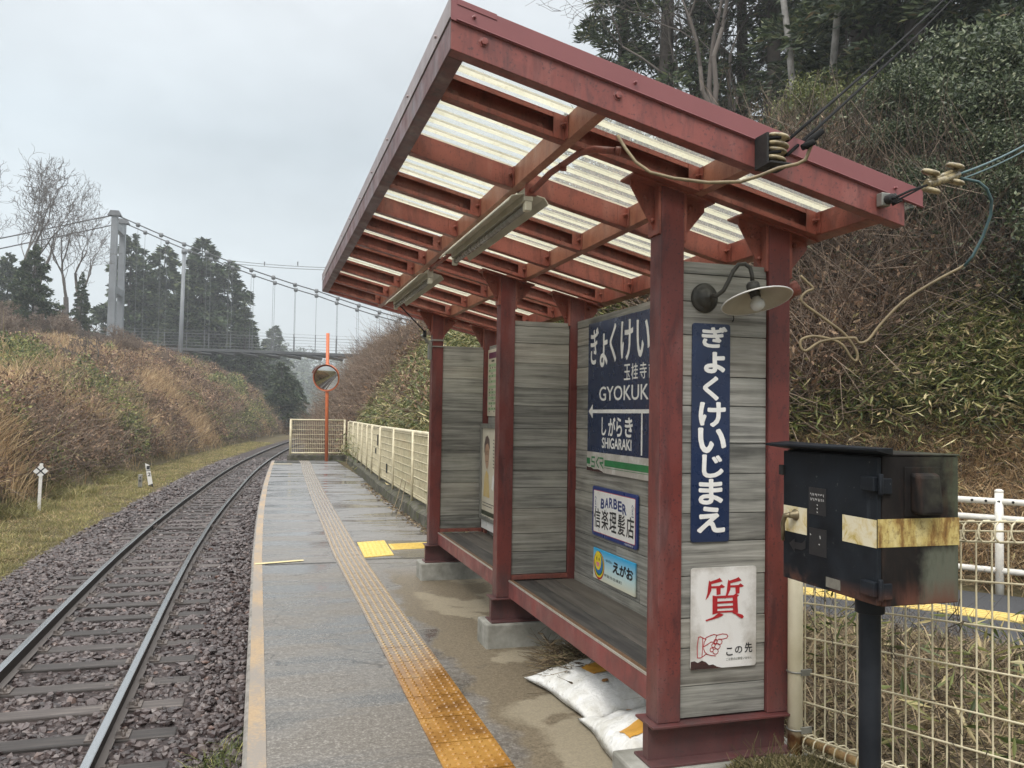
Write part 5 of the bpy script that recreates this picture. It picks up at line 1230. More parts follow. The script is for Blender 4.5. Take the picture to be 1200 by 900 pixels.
# ------------------------------------------------------------------ lineside signs on the left
t = thing('diamond_marker', 'white diamond marker with a black cross on a white stake in the grass', 'sign', (-4.975, 22.36, -1.0))
b = MB(); b.hexa([(-5.01, 22.34, -1.05), (-4.94, 22.34, -1.05), (-4.94, 22.38, -1.05), (-5.01, 22.38, -1.05)], [(-4.985, 22.34, .22), (-4.915, 22.34, .22), (-4.915, 22.38, .22), (-4.985, 22.38, .22)]); b.build('stake', M['letter_white'], t)
dv = Vector((4.975, -22.3, 0)).normalized(); U = (dv.y*-1, dv.x, 0); U = tuple(Vector(U)); U = (-dv.y, dv.x, 0); U = (abs(U[0]), U[1] if U[0] > 0 else -U[1], 0)
s = Sign((-4.957, 22.335, .037), U, UPZ, tuple(dv)); r = .16
b = MB(); b.prism([s.p(0, -r), s.p(r, 0), s.p(0, r), s.p(-r, 0)], s.N*-.005, s.N*.004); b.build('diamond', M['letter_white'], t)
b = MB(); h_ = r/2; s.line(b, [(-h_, -h_), (h_, h_)], .03, .0045); s.line(b, [(-h_, h_), (h_, -h_)], .03, .0052); b.build('cross', M['ink'], t)
t = thing('gradient_post', 'leaning white lineside board with black figures beside the ballast', 'sign', (-3.33, 29.4, -1.0))
s = Sign((-3.50, 29.38, -.20), (1, 0, 0), UPZ, (0, -1, 0))
b = MB(); b.prism([s.p(0, 0), s.p(.13, .06), s.p(.25, .66), s.p(.12, .71)], s.N*-.02, s.N*.01); b.build('board', M['letter_white'], t)
for ch, y in (('1', .14), ('2', .36)): s.text(t, ch, .072+.18*y+.0, y, .085, .11, M['ink'], .03, .012)
b = MB(); s.line(b, [(.04, .245), (.16, .225)], .02, .012); b.build('lettering', M['ink'], t)
b = MB(); b.prism([s.p(.125, .70), s.p(.25, .655), s.p(.275, .80), s.p(.15, .84)], s.N*-.018, s.N*.008); b.build('foot', M['steel_dark'], t)
t = thing('distance_post', 'short grey concrete marker post next to the leaning white board', 'post', (-3.57, 29.0, -1.0))
b = MB(); b.box(-3.64, -3.52, 28.95, 29.05, -.93, -.53); b.build('shaft', M['concrete'], t, .01)
s = Sign((-3.64, 28.949, -.53), (1, 0, 0), UPZ, (0, -1, 0)); s.text(t, '4', .06, .10, .05, .07, M['ink'], .03, .001); s.text(t, '8', .06, .20, .05, .07, M['ink'], .03, .001)
b = MB(); b.box(-3.635, -3.525, 28.955, 29.045, -1.1, -.9305); b.build('foot', M['steel_dark'], t)
b = MB(); b.tube([(-5.24, 37.7, -1.0), (-5.25, 37.7, -.35)], .05, 8); M['red_marker'] = plain('red marker', (.45, .03, .03), (.35, .03, .03), 9, (.4, .6)); tag(b.build('survey_stake', M['red_marker']), 'small red stake standing at the foot of the far bank', 'stake')

# ------------------------------------------------------------------ suspension footbridge
BY = 100.; bd = np.array([math.cos(rad(3.5)), -math.sin(rad(3.5))]); bc = np.array([math.sin(rad(3.5)), math.cos(rad(3.5))])
b0 = np.array(spot(128, 96.5)) - bc*0
def bp(s, c, z): q = b0 + bd*s + bc*c; return (q[0], q[1], z)
def s_of(px, c=0.0):                                         # distance along the bridge of picture column px
    lo, hi = -60, 90
    for _ in range(50):
        mid = (lo+hi)/2; q = b0+bd*mid+bc*c; d = q[0]*FWD[0]+q[1]*FWD[1]; x = 600+FPX*(q[0]*RGT[0]+q[1]*RGT[1])/d
        if x < px: lo = mid
        else: hi = mid
    return lo
def z_at(px, py, c=0.0):
    s_ = s_of(px, c); q = b0+bd*s_+bc*c; d = q[0]*FWD[0]+q[1]*FWD[1]; return s_, zat(px, py, d)
M['steel_grey'] = plain('galvanised bridge steel', (.19, .205, .22), (.14, .15, .16), .6, (.4, .6))
M['deck_steel'] = plain('dark deck steel', (.085, .09, .095), (.05, .055, .06), .8, (.5, .7))
M['wire'] = plain('thin steel wire', (.16, .17, .175), (.12, .125, .13), 5, (.4, .6), metal=.3)
WB = 4.3
t = thing('suspension_footbridge', 'grey suspension footbridge with a twin leg tower crossing the valley behind the left bank', 'bridge', bp(0, 0, 4))
sd, zd = z_at(300, 411.5); zd0 = zd
def zdeck(s_): return np.interp(s_, [s_of(60), s_of(190), s_of(300), s_of(415), 60], [z_at(60, 404)[1], z_at(190, 408)[1], z_at(300, 411.5)[1], z_at(415, 416)[1], z_at(415, 416)[1]-.2])
ztop = z_at(128, 251)[1]
for c in (0, WB):
    b = MB(); q = .33
    b.hexa([bp(-q-.12, c-q-.1, 0), bp(q+.12, c-q-.1, 0), bp(q+.12, c+q+.1, 0), bp(-q-.12, c+q+.1, 0)], [bp(-q, c-q*.8, ztop), bp(q, c-q*.8, ztop), bp(q, c+q*.8, ztop), bp(-q, c+q*.8, ztop)]); b.build('tower_leg', M['steel_grey'], t, .03)
    b = MB(); b.hexa([bp(-.75, c-.45, ztop), bp(.75, c-.45, ztop), bp(.75, c+.45, ztop), bp(-.75, c+.45, ztop)], [bp(-.45, c-.35, ztop+.6), bp(.45, c-.35, ztop+.6), bp(.45, c+.35, ztop+.6), bp(-.45, c+.35, ztop+.6)]); b.build('saddle', M['deck_steel'], t)
for z in (ztop-1.5, ztop-9.0):
    b = MB(); b.hexa([bp(-.3, .4, z), bp(.3, .4, z), bp(.3, WB-.4, z), bp(-.3, WB-.4, z)], [bp(-.3, .4, z+.8), bp(.3, .4, z+.8), bp(.3, WB-.4, z+.8), bp(-.3, WB-.4, z+.8)]); b.build('cross_beam', M['steel_grey'], t)
CP = [(128, 249.5), (184, 274), (211, 285), (290, 315), (316.5, 324), (342, 332.5), (368, 340), (393, 349), (417, 357), (442, 365)]
cs = [z_at(*q) for q in CP]; ss = np.array([q[0] for q in cs]); hs = np.array([q[1]-zdeck(q[0]) for q in cs])
co_ = np.polyfit(ss, hs, 2); xv = -co_[1]/(2*co_[0])
def hc(s_):
    if s_ < 0: return hs[0] + s_*.30
    return max(np.interp(s_, ss, hs) if s_ <= ss[-1] else hs[-1]-.24*(s_-ss[-1])+.0045*(s_-ss[-1])**2, 1.0)
sr = np.concatenate([np.linspace(-26, 0, 6), np.linspace(.5, 56, 30)])
for c in (0, WB):
    b = MB(); b.tube([bp(s_, c, zdeck(s_)+hc(s_)) for s_ in sr], .075, 6); b.build('main_cable', M['deck_steel'], t)
hsp = (s_of(393)-s_of(316.5))/3
for c in (0, WB):
    for k in range(-6, 18):
        s_ = s_of(290)+k*hsp
        if abs(s_) < 1 or s_ < -16: continue
        z1 = zdeck(s_)+hc(s_); b = MB(); b.tube([bp(s_, c, zdeck(s_)-.3), bp(s_, c, z1)], .021, 5, False); b.lathe(bp(s_, c, z1-.28), [(0, -.02), (.2, .0), (.26, .22), (.22, .46), (0, .5)], 8); b.build('hanger', M['wire'], t)
        b = MB(); b.box(*(lambda q: (q[0]-.045, q[0]+.045, q[1]-.045, q[1]+.045))(bp(s_, c, 0)), zdeck(s_)-.05, zdeck(s_)+2.3); b.build('railing_post', M['wire'], t)
b = MB(); sd_ = np.linspace(-26, 60, 30)
v = [];
for s_ in sd_: z = zdeck(s_); v += [bp(s_, -.3, z-.20), bp(s_, -.3, z+.10), bp(s_, WB+.3, z+.10), bp(s_, WB+.3, z-.20)]
i = np.arange(len(sd_)-1)*4; b.add(v, [np.stack([i+k, i+(k+1) % 4, i+4+(k+1) % 4, i+4+k], 1) for k in range(4)]); b.build('deck', M['deck_steel'], t)
b = MB()
for k in range(-6, 18):
    s_ = s_of(290)+k*hsp; z = zdeck(s_)-.205
    b.hexa([bp(s_-1.0, -.25, z-.10), bp(s_+.9, -.25, z-.38), bp(s_+.9, WB+.25, z-.38), bp(s_-1.0, WB+.25, z-.10)], [bp(s_-1.0, -.25, z-.004), bp(s_+.9, -.25, z-.20), bp(s_+.9, WB+.25, z-.20), bp(s_-1.0, WB+.25, z-.004)])
b.build('floor_beam', M['deck_steel'], t)
for c in (-.1, WB+.1):
    for k in range(6): b = MB(); b.tube([bp(s_, c, zdeck(s_)+.45+.36*k) for s_ in sd_], .013, 4, False); b.build('railing_wire', M['wire'], t)
q = spot(209.5, 93); b = MB(); b.tube([(q[0], q[1], 2), (q[0]+.15, q[1], zat(211, 296, 93))], [.26, .20], 10); b.tube([(q[0]+.15, q[1], zat(211, 296, 93)), (q[0]+.15, q[1], zat(211, 291, 93))], .3, 8)
tag(b.build('steel_pole', M['steel_grey']), 'slim grey steel pole standing in front of the footbridge deck', 'pole')
b = MB()
for k, (ya, yb) in enumerate(((306, 309.5), (309, 312))): b.tube(catenary(ray(270, ya-.5, 150), ray(520, yb+1, 150), .9, 20), .055, 4)
for px in (310, 349): p = ray(px, 309, 150); b.box(p[0]-.1, p[0]+.1, p[1]-.1, p[1]+.1, p[2]-.35, p[2]+.35)
tag(b.build('power_line', M['wire']), 'distant pair of power lines crossing the sky over the footbridge', 'cable')
# ------------------------------------------------------------------ vegetation materials
def leafmat(name, stops, trans=.3, rough=.5, zone=None):
    """stops: per-leaf colour ramp; zone: (scale, ramp stops) multiplies broad patches of kind"""
    g = G(name); c = g.ramp(g.rnd(), stops); v = g.coord('Object')
    if zone: c = g.mix(1.0, c, g.ramp(g.noise(v, zone[0], 4, .6), zone[1]), 'MULTIPLY')
    return g.leafy(c, trans, rough)
M['straw'] = leafmat('dry straw grass', [(0, (0.122, 0.079, 0.043)), (.25, (0.305, 0.207, 0.110)), (.55, (0.525, 0.378, 0.213)), (.85, (0.720, 0.561, 0.342)), (1, (0.439, 0.244, 0.134))], .3, .6, (.5, [(.3, .75), (.7, 1.15)]))
M['russet'] = leafmat('russet bramble leaves', [(0, (0.054, 0.034, 0.024)), (.3, (0.144, 0.086, 0.055)), (.6, (0.264, 0.162, 0.102)), (.82, (0.408, 0.264, 0.168)), (.93, (0.504, 0.360, 0.228)), (1, (0.264, 0.228, 0.096))], .25, .6, (.6, [(.3, .7), (.7, 1.15)]))
M['scrub_green'] = leafmat('scrub green leaves', [(0, (0.039, 0.055, 0.020)), (.35, (0.105, 0.132, 0.042)), (.7, (0.220, 0.242, 0.079)), (.9, (0.396, 0.385, 0.143)), (1, (0.495, 0.418, 0.187))], .3, .5, (.6, [(.3, .7), (.7, 1.15)]))
M['turf'] = leafmat('yellow green turf', [(0, (0.125, 0.125, 0.044)), (.4, (0.250, 0.237, 0.081)), (.7, (0.400, 0.362, 0.138)), (1, (0.500, 0.388, 0.200))], .3, .6, (1.6, [(.3, .40), (.5, .85), (.7, 1.2)]))
M['bamboo'] = leafmat('bamboo grass leaves', [(0, (0.042, 0.060, 0.018)), (.25, (0.102, 0.132, 0.041)), (.55, (0.204, 0.228, 0.074)), (.78, (0.360, 0.336, 0.132)), (.9, (0.600, 0.480, 0.252)), (1, (0.720, 0.660, 0.396))], .3, .42, (.8, [(.3, .72), (.7, 1.1)]))
M['twig'] = leafmat('bare brown twigs', [(0, (.022, .016, .012)), (.5, (.060, .046, .035)), (.85, (.13, .105, .083)), (1, (.27, .235, .19))], 0.0, .8)
M['twig_red'] = leafmat('reddish bare twigs', [(0, (.07, .05, .038)), (.5, (.17, .122, .09)), (1, (.30, .23, .17))], 0.0, .8)
M['evergreen'] = leafmat('glossy evergreen leaves', [(0, (.014, .022, .010)), (.4, (.042, .062, .028)), (.72, (.085, .11, .052)), (.92, (.17, .20, .11)), (1, (.28, .28, .18))], .2, .36)
M['evergreen_light'] = leafmat('light evergreen leaves', [(0, (0.051, 0.065, 0.023)), (.4, (0.109, 0.131, 0.043)), (.75, (0.189, 0.210, 0.072)), (1, (0.304, 0.304, 0.116))], .25, .4)
M['conifer'] = leafmat('conifer needles', [(0, (0.018, 0.029, 0.016)), (.4, (0.047, 0.068, 0.036)), (.75, (0.091, 0.120, 0.058)), (.95, (0.156, 0.176, 0.078)), (1, (0.182, 0.130, 0.072))], .15, .55)
M['conifer_far'] = leafmat('far conifer needles', [(0, (.012, .022, .011)), (.45, (.038, .064, .030)), (.8, (.075, .105, .046)), (1, (.13, .145, .065))], .1, .6)
M['bark'] = plain('dark bark', (.085, .07, .058), (.04, .034, .03), 6, (.8, .95), .6, 30)
M['bark_pale'] = plain('pale grey bark', (.26, .25, .235), (.12, .115, .105), 4, (.8, .95), .4, 20)
M['bark_grey'] = plain('grey brown bark', (.12, .105, .095), (.06, .05, .046), 5, (.8, .95), .4, 20)
M['branch'] = leafmat('grey brown branches', [(0, (.06, .05, .044)), (.5, (.10, .085, .075)), (1, (.15, .13, .115))], 0.0, .85)
M['straw_dark'] = leafmat('dull brown dead grass', [(0, (0.062, 0.045, 0.027)), (.35, (0.131, 0.094, 0.056)), (.65, (0.237, 0.175, 0.100)), (.88, (0.413, 0.319, 0.194)), (1, (0.188, 0.188, 0.075))], .25, .65)
M['moss'] = leafmat('mossy ground cover', [(0, (.07, .06, .03)), (.4, (.14, .13, .05)), (.7, (.22, .19, .09)), (1, (.33, .26, .15))], .3, .6)

def unit(v): return v/(np.linalg.norm(v, axis=-1, keepdims=True)+1e-9)
def rdir(n, zlo=-1, zhi=1):
    a = RNG.uniform(0, 2*PI, n); z = RNG.uniform(zlo, zhi, n); r = np.sqrt(np.clip(1-z*z, 0, 1)); return np.stack([r*np.cos(a), r*np.sin(a), z], 1)
def inview(x, y, lo=-420, hi=1620):
    d = x*FWD[0]+y*FWD[1]; px = 600+FPX*(x*RGT[0]+y*RGT[1])/np.maximum(d, .1); return (d > .5) & (px > lo) & (px < hi)
def sidev(D):
    s = np.cross(D, rdir(len(D))); return unit(s)

# ------------------------------------------------------------------ left bank cover (stuff)
def left_points(n, ulo, uhi, ylo, yhi, pw=1.6):
    y = ylo+(yhi-ylo)*RNG.random(n)**pw; u = RNG.uniform(ulo, uhi, n); x = xc(y)-u
    k = inview(x, y, -500, 800); x, y, u = x[k], y[k], u[k]; return x, y, u, tz(x, y)
def kinds(x, y):
    """patchwork of cover on the banks: 0 straw, 1 russet, 2 green"""
    a = vnoise(x, y, 5.5, 21)+.5*vnoise(x, y, 2.1, 22); b_ = vnoise(x, y, 6.5, 31)+.5*vnoise(x, y, 2.4, 32); return a, b_
def clump_blades(b, x, y, z, per, h0, h1, w, spread, bend=(.2, .9), mi=0, k_=.012):
    n = len(x); X = np.repeat(x, per)+RNG.normal(0, spread, n*per); Y = np.repeat(y, per)+RNG.normal(0, spread, n*per)
    Z = tz(X, Y)-.03; m = n*per; a = RNG.uniform(0, 2*PI, m); sc = 1+np.clip(Y-18, 0, 80)*k_
    hh = np.repeat(RNG.uniform(h0, h1, n), per)*RNG.uniform(.55, 1.1, m)
    b.blades(np.stack([X, Y, Z], 1), hh, w*sc*RNG.uniform(.7, 1.3, m), np.stack([np.cos(a), np.sin(a)], 1), RNG.uniform(*bend, m), mi)
def bush_leaves(b, x, y, z, per, r, hgt, L, W, k_=.014, zf=tz):
    """leaf cloud lumps sitting on the slope"""
    n = len(x); m = n*per; sc = np.repeat(1+np.clip(y-16, 0, 90)*k_, per)
    rr = np.repeat(r*RNG.uniform(.6, 1.3, n), per); d = rdir(m, -.25, 1)*RNG.uniform(.55, 1.0, m)[:, None]
    hh = np.repeat(hgt*RNG.uniform(.5, 1.2, n), per)
    P = np.stack([np.repeat(x, per)+d[:, 0]*rr, np.repeat(y, per)+d[:, 1]*rr, np.repeat(z, per)+hh*.45+d[:, 2]*hh*.62], 1)
    D = unit(d*.5+rdir(m)); b.leaves(P, D, sidev(D), L*sc*RNG.uniform(.6, 1.3, m), W*sc*RNG.uniform(.6, 1.3, m), .15)
def bush_twigs(b, x, y, z, per, r, hgt, rad_, k_=.014):
    n = len(x); m = n*per; sc = np.repeat(1+np.clip(y-16, 0, 90)*k_, per); d = unit(rdir(m, -.15, .9)+np.array([0, 0, .2]))
    P0 = np.stack([np.repeat(x, per), np.repeat(y, per), np.repeat(z, per)], 1)+np.c_[RNG.normal(0, r*.35, (m, 2)), np.zeros(m)]
    L = np.repeat(hgt*RNG.uniform(.6, 1.35, n), per)*RNG.uniform(.5, 1.1, m); P1 = P0+d*L[:, None]*.55; d2 = unit(d+rdir(m)*.8); P2 = P1+d2*(L*.55)[:, None]
    b.frusta(P0, P1, rad_*sc, rad_*.7*sc, 3); b.frusta(P1, P2, rad_*.7*sc, rad_*.25*sc, 3)

x, y, u, z = left_points(16000, 4.5, 18, 13, 105)
a, c = kinds(x, y)
ms = (a+.55*c < -.05) | ((u > 9) & (a < .35)); ms |= (y < 25) & (u < 7) & (a < .5) & (u > 5.2)
mg = ~ms & (c > .12); mr = ~ms & ~mg
b = MB(); clump_blades(b, x[ms], y[ms], z[ms], 24, .6, 1.6, .024, .17)
k = RNG.random(len(x)) < .16; clump_blades(b, x[k], y[k], z[k], 14, .5, 1.3, .022, .25)
tag(b.build('dry_grass', M['straw']), 'tall tan dry grass clumps over the left bank', 'grass', kind='stuff')
b = MB(); k = mr & (RNG.random(len(x)) < .62); bush_leaves(b, x[k], y[k], z[k], 34, .55, 1.1, .125, .06); k = mg & (RNG.random(len(x)) < .25); bush_leaves(b, x[k], y[k], z[k], 20, .5, .9, .12, .06)
k = ms & (RNG.random(len(x)) < .10); bush_leaves(b, x[k], y[k], z[k], 20, .5, .8, .11, .055)
tag(b.build('bramble', M['russet']), 'reddish brown bramble thicket over the left bank', 'bramble', kind='stuff')
b = MB(); k = mg & (RNG.random(len(x)) < .60); bush_leaves(b, x[k], y[k], z[k], 34, .5, .95, .13, .065); k = mr & (RNG.random(len(x)) < .12); bush_leaves(b, x[k], y[k], z[k], 20, .45, .8, .12, .06)
k = ms & (RNG.random(len(x)) < .06) & (y < 40); bush_leaves(b, x[k], y[k], z[k], 24, .4, .7, .12, .06)
tag(b.build('scrub', M['scrub_green']), 'green leafy scrub patches over the left bank', 'scrub', kind='stuff')
b = MB(); k = (mr | mg) & (RNG.random(len(x)) < .8); bush_twigs(b, x[k], y[k], z[k], 6, .55, 1.6, .009)
tag(b.build('bramble_stems', M['twig_red']), 'bare reddish stems through the left bank thicket', 'stems', kind='stuff')
def lumps(n, ylo, yhi, ulo, uhi, per, L, W, mat, name, lab, test):
    x, y, u, z = left_points(n, ulo, uhi, ylo, yhi, 1.4); a, c = kinds(x, y); k = test(a, c); x, y, z = x[k], y[k], z[k]
    b = MB(); bush_leaves(b, x, y, z-.2, per, 1.0, 1.7, L, W); bush_twigs(b, x, y, z-.1, 14, 1.0, 2.0, .010); tag(b.build(name, M[mat]), lab, name.replace('_', ' '), kind='stuff')
lumps(420, 14, 95, 5.6, 15, 230, .13, .06, 'russet', 'russet_shrubs', 'rounded rusty brown shrubs standing out of the left bank cover', lambda a, c: a > -.1)
lumps(260, 15, 95, 5.2, 13, 240, .13, .065, 'scrub_green', 'green_shrubs', 'rounded olive green shrubs standing out of the left bank cover', lambda a, c: c > -.1)
x, y, u, z = left_points(900, 5.0, 14, 14, 80); a, c = kinds(x, y); k = (a < .25); b = MB(); clump_blades(b, x[k], y[k], z[k], 90, 1.0, 2.1, .020, .22, (.25, 1.0))
tag(b.build('reed_clumps', M['straw']), 'taller pale reed clumps standing over the dry grass of the left bank', 'reeds', kind='stuff')
# turf strip by the ballast
x, y, u, z = left_points(17000, 2.0, 5.2, 11, 70, 1.9)
k = (RNG.random(len(x)) < np.clip((u-1.9-.25*vnoise(x, y, 1.1, 4))*1.8, 0, 1)); b = MB(); clump_blades(b, x[k], y[k], z[k], 13, .06, .20, .008, .085, (.3, 1.1), 0, .025)
tag(b.build('turf', M['turf']), 'short yellow green turf along the foot of the left bank', 'turf', kind='stuff')
b = MB(); k = (RNG.random(len(x)) < .22) & (u > 2.3); clump_blades(b, x[k], y[k], z[k], 9, .06, .22, .009, .10, (.5, 1.3), 0, .025)
tag(b.build('dry_turf', M['straw']), 'dry straw blades through the turf strip', 'grass', kind='stuff')
x, y, u, z = left_points(1500, 3.7, 5.3, 12, 34, 1.3); k = vnoise(x, y, 2.2, 61) > -.15; b = MB(); clump_blades(b, x[k], y[k], z[k], 26, .2, .55, .014, .16, (.4, 1.2))
tag(b.build('verge_weeds', M['turf']), 'yellow green weeds at the foot of the left bank by the diamond marker', 'weeds', kind='stuff')
# weeds against the platform wall
b = MB(); wx = np.array([-.22, -.16, -.25, -.14, -.3, -.18]); wy = np.array([5.85, 6.05, 6.2, 6.35, 6.0, 5.7])
n = 60; X = np.repeat(wx, n)+RNG.normal(0, .05, 360); Y = np.repeat(wy, n)+RNG.normal(0, .06, 360); aa = RNG.uniform(0, 2*PI, 360)
b.blades(np.stack([X, Y, np.full(360, -.92)], 1), RNG.uniform(.06, .24, 360), RNG.uniform(.005, .012, 360), np.stack([np.cos(aa), np.sin(aa)], 1), RNG.uniform(.3, 1.2, 360))
tag(b.build('weed_tuft', M['scrub_green']), 'small green weed tuft in the ballast against the platform wall', 'weeds')

# ------------------------------------------------------------------ right bank along and beyond the platform (stuff)
def right_points(n, wlo, whi, ylo, yhi, pw=1.5):
    y = ylo+(yhi-ylo)*RNG.random(n)**pw; w_ = RNG.uniform(wlo, whi, n); x = toe(y)+w_
    k = inview(x, y, 250, 1600); return x[k], y[k], w_[k], tz(x[k], y[k])
x, y, w_, z = right_points(13000, .0, 7, 9.5, 95, 1.9)
a, c = kinds(x+40, y)
gz = (c > .42) & (y < 24) & (w_ < 2.8) & (w_ > .35); gz |= (c > .9) & (w_ > .35); gz |= (w_ > .45) & (w_ <= .95) & (y < 27) & (RNG.random(len(x)) < .5)
ok_ = (w_ > .95) | ((y > 27.5) & (w_ > .3))
b = MB(); k = ~gz & ok_ & (RNG.random(len(x)) < .85); bush_leaves(b, x[k], y[k], z[k], 32, .55, 1.15, .12, .052)
tag(b.build('bramble', M['russet']), 'reddish brown thicket on the cutting slope right of the track', 'bramble', kind='stuff')
b = MB(); k = ~gz & ok_; bush_twigs(b, x[k], y[k], z[k], 7, .55, 1.8, .008)
tag(b.build('bramble_stems', M['twig_red']), 'bare reddish stems through the right cutting slope thicket', 'stems', kind='stuff')
b = MB(); k = gz; n = k.sum()
def bamboo(b, x, y, z, per, h, L, W, spread, k_=.012):
    n = len(x)*per; X = np.repeat(x, per)+RNG.normal(0, spread, n); Y = np.repeat(y, per)+RNG.normal(0, spread, n)
    Z = tz(X, Y)+np.repeat(RNG.uniform(.5, 1.0, len(x))*h, per)*RNG.uniform(.1, 1.0, n)**.8
    az = RNG.uniform(0, 2*PI, n); el = RNG.uniform(-.9, .55, n); D = np.stack([np.cos(az)*np.cos(el), np.sin(az)*np.cos(el), np.sin(el)], 1); S = unit(np.cross(D, np.array([[0, 0, 1.]]))+rdir(n)*.45)
    sc = 1+np.clip(Y-12, 0, 80)*k_; b.leaves(np.stack([X, Y, Z], 1), D, S, L*sc*RNG.uniform(.6, 1.3, n), W*sc*RNG.uniform(.7, 1.3, n), .12)
bamboo(b, x[k], y[k], z[k], 40, 1.1, .22, .038, .28)
k2 = ~gz & (y < 30) & (w_ > .4) & (RNG.random(len(x)) < .22); bamboo(b, x[k2], y[k2], z[k2], 14, 1.2, .17, .03, .35)
tag(b.build('bamboo_grass', M['bamboo']), 'yellow green bamboo grass on the slope behind the side fence', 'bamboo grass', kind='stuff')
b = MB(); k = (w_ < 1.6) & (w_ > .35) & (RNG.random(len(x)) < .5); clump_blades(b, x[k], y[k], z[k], 16, .25, .7, .012, .2)
tag(b.build('dry_grass', M['straw']), 'dry grass along the foot of the right cutting slope', 'grass', kind='stuff')

# ------------------------------------------------------------------ near right slope behind the path (stuff)
def near_points(n, wlo, whi, ylo=-2, yhi=13):
    y = RNG.uniform(ylo, yhi, n); w_ = RNG.uniform(wlo, whi, n)/.79; x = toe(y)+w_
    k = inview(x, y, 560, 1650); return x[k], y[k], (w_*.79)[k], tz(x[k], y[k])
x, y, w_, z = near_points(6400, .10, 2.55)
b = MB(); k = RNG.random(len(x)) < .72
X = np.repeat(x[k], 17)+RNG.normal(0, .16, k.sum()*17); Y = np.repeat(y[k], 17)+RNG.normal(0, .16, k.sum()*17); aa = RNG.uniform(0, 2*PI, len(X))
b.blades(np.stack([X, Y, tz(X, Y)-.02], 1), RNG.uniform(.18, .62, len(X)), RNG.uniform(.006, .016, len(X)), np.stack([np.cos(aa), np.sin(aa)], 1), RNG.uniform(.6, 1.7, len(X)))
tag(b.build('dry_grass', M['straw']), 'matted tan dry grass on the slope just above the white guard rail', 'grass', kind='stuff')
b = MB(); k = (vnoise(x, y, 1.5, 41) > .45) | (RNG.random(len(x)) < .04); bamboo(b, x[k], y[k], z[k], 15, .40, .17, .026, .16)
tag(b.build('bamboo_grass', M['bamboo']), 'scattered bamboo grass tufts among the dry grass above the guard rail', 'bamboo grass', kind='stuff')
b = MB(); k = RNG.random(len(x)) < .35; bush_twigs(b, x[k], y[k], z[k], 5, .4, .5, .004)
tag(b.build('dead_stems', M['twig']), 'dead brown stems in the dry grass above the guard rail', 'stems', kind='stuff')
x, y, w_, z = near_points(4300, 2.25, 4.3)
b = MB(); k = RNG.random(len(x)) < np.clip(1.25-(w_-2.2)*.12+vnoise(x, y, 2.2, 44)*.6, 0, 1); bamboo(b, x[k], y[k], z[k], 46, .95, .18, .027, .26)
k2 = RNG.random(len(x)) < .35; tmp = b; b = MB(); bush_leaves(b, x[k2], y[k2], z[k2], 22, .4, .8, .11, .03); tag(b.build('dead_leaves', M['straw_dark']), 'brown dead leaves hanging through the bamboo grass of the right hillside', 'dead leaves', kind='stuff'); b = tmp
tag(b.build('bamboo_grass', M['bamboo']), 'band of bright bamboo grass across the right hillside', 'bamboo grass', kind='stuff')
x, y, w_, z = near_points(3400, 3.8, 7.4, -2, 20)
b = MB(); bush_twigs(b, x, y, z, 9, .7, 1.7, .009)
tag(b.build('bare_thicket', M['twig']), 'tangled bare brown thicket on the steep right hillside', 'thicket', kind='stuff')
b = MB(); k = RNG.random(len(x)) < .45; bush_leaves(b, x[k], y[k], z[k], 26, .7, 1.2, .095, .04)
tag(b.build('bramble', M['russet']), 'brown leafy undergrowth on the steep right hillside', 'bramble', kind='stuff')
b = MB(); k = (RNG.random(len(x)) < .5) & (vnoise(x, y, 3, 47) > -.2); bush_leaves(b, x[k], y[k], z[k], 34, .8, 1.4, .115, .048)
tag(b.build('scrub', M['evergreen']), 'dark green undergrowth on the steep right hillside', 'scrub', kind='stuff')
# rough strip between fence and path
n = 2600; y = RNG.uniform(.6, 9.3, n); x = RNG.uniform(2.36, 6.0, n); q = (x-c0[0])*nrm[0]+(y-c0[1])*nrm[1]; k = (q < -1.02) & inview(x, y, 560, 1650); x, y = x[k], y[k]
tag(grid('verge', np.arange(2.33, 6.2, .22), np.arange(.2, 9.4, .3), lambda X, Y: np.where((X-c0[0])*nrm[0]+(Y-c0[1])*nrm[1] < -1.0, .03+.10*np.exp(-((X-3.2)/.8)**2)+.05*vnoise(X, Y, .7, 8), -.12), M['soil']), 'rough verge between the mesh fence and the path', 'verge')
b = MB(); X = np.repeat(x, 22)+RNG.normal(0, .13, len(x)*22); Y = np.repeat(y, 22)+RNG.normal(0, .13, len(x)*22); aa = RNG.uniform(0, 2*PI, len(X))
ok = ((X-c0[0])*nrm[0]+(Y-c0[1])*nrm[1] < -.98) & (X > 2.3); X, Y, aa = X[ok], Y[ok], aa[ok]
qd = np.clip((-1.0-((X-c0[0])*nrm[0]+(Y-c0[1])*nrm[1]))/.9, .18, 1)
b.blades(np.stack([X, Y, np.full(len(X), .05)], 1), qd*RNG.uniform(.14, .46, len(X)), RNG.uniform(.005, .013, len(X)), np.stack([np.cos(aa), np.sin(aa)], 1), RNG.uniform(.5, 1.7, len(X)))
tag(b.build('dead_grass', M['straw_dark']), 'tangled brown dead grass between the mesh fence and the path', 'grass', kind='stuff')
b = MB(); k = (RNG.random(len(x)) < .10) & ((x-c0[0])*nrm[0]+(y-c0[1])*nrm[1] < -1.5); xx_, yy_ = x[k], y[k]; m = len(xx_)*14; X = np.repeat(xx_, 14)+RNG.normal(0, .12, m); Y = np.repeat(yy_, 14)+RNG.normal(0, .12, m)
D = unit(rdir(m, -.3, .9)); b.leaves(np.stack([X, Y, RNG.uniform(.06, .42, m)], 1), D, sidev(D), RNG.uniform(.08, .18, m), RNG.uniform(.012, .022, m), .1)
tag(b.build('bamboo_grass', M['bamboo']), 'low bamboo grass leaves behind the mesh fence', 'bamboo grass', kind='stuff')
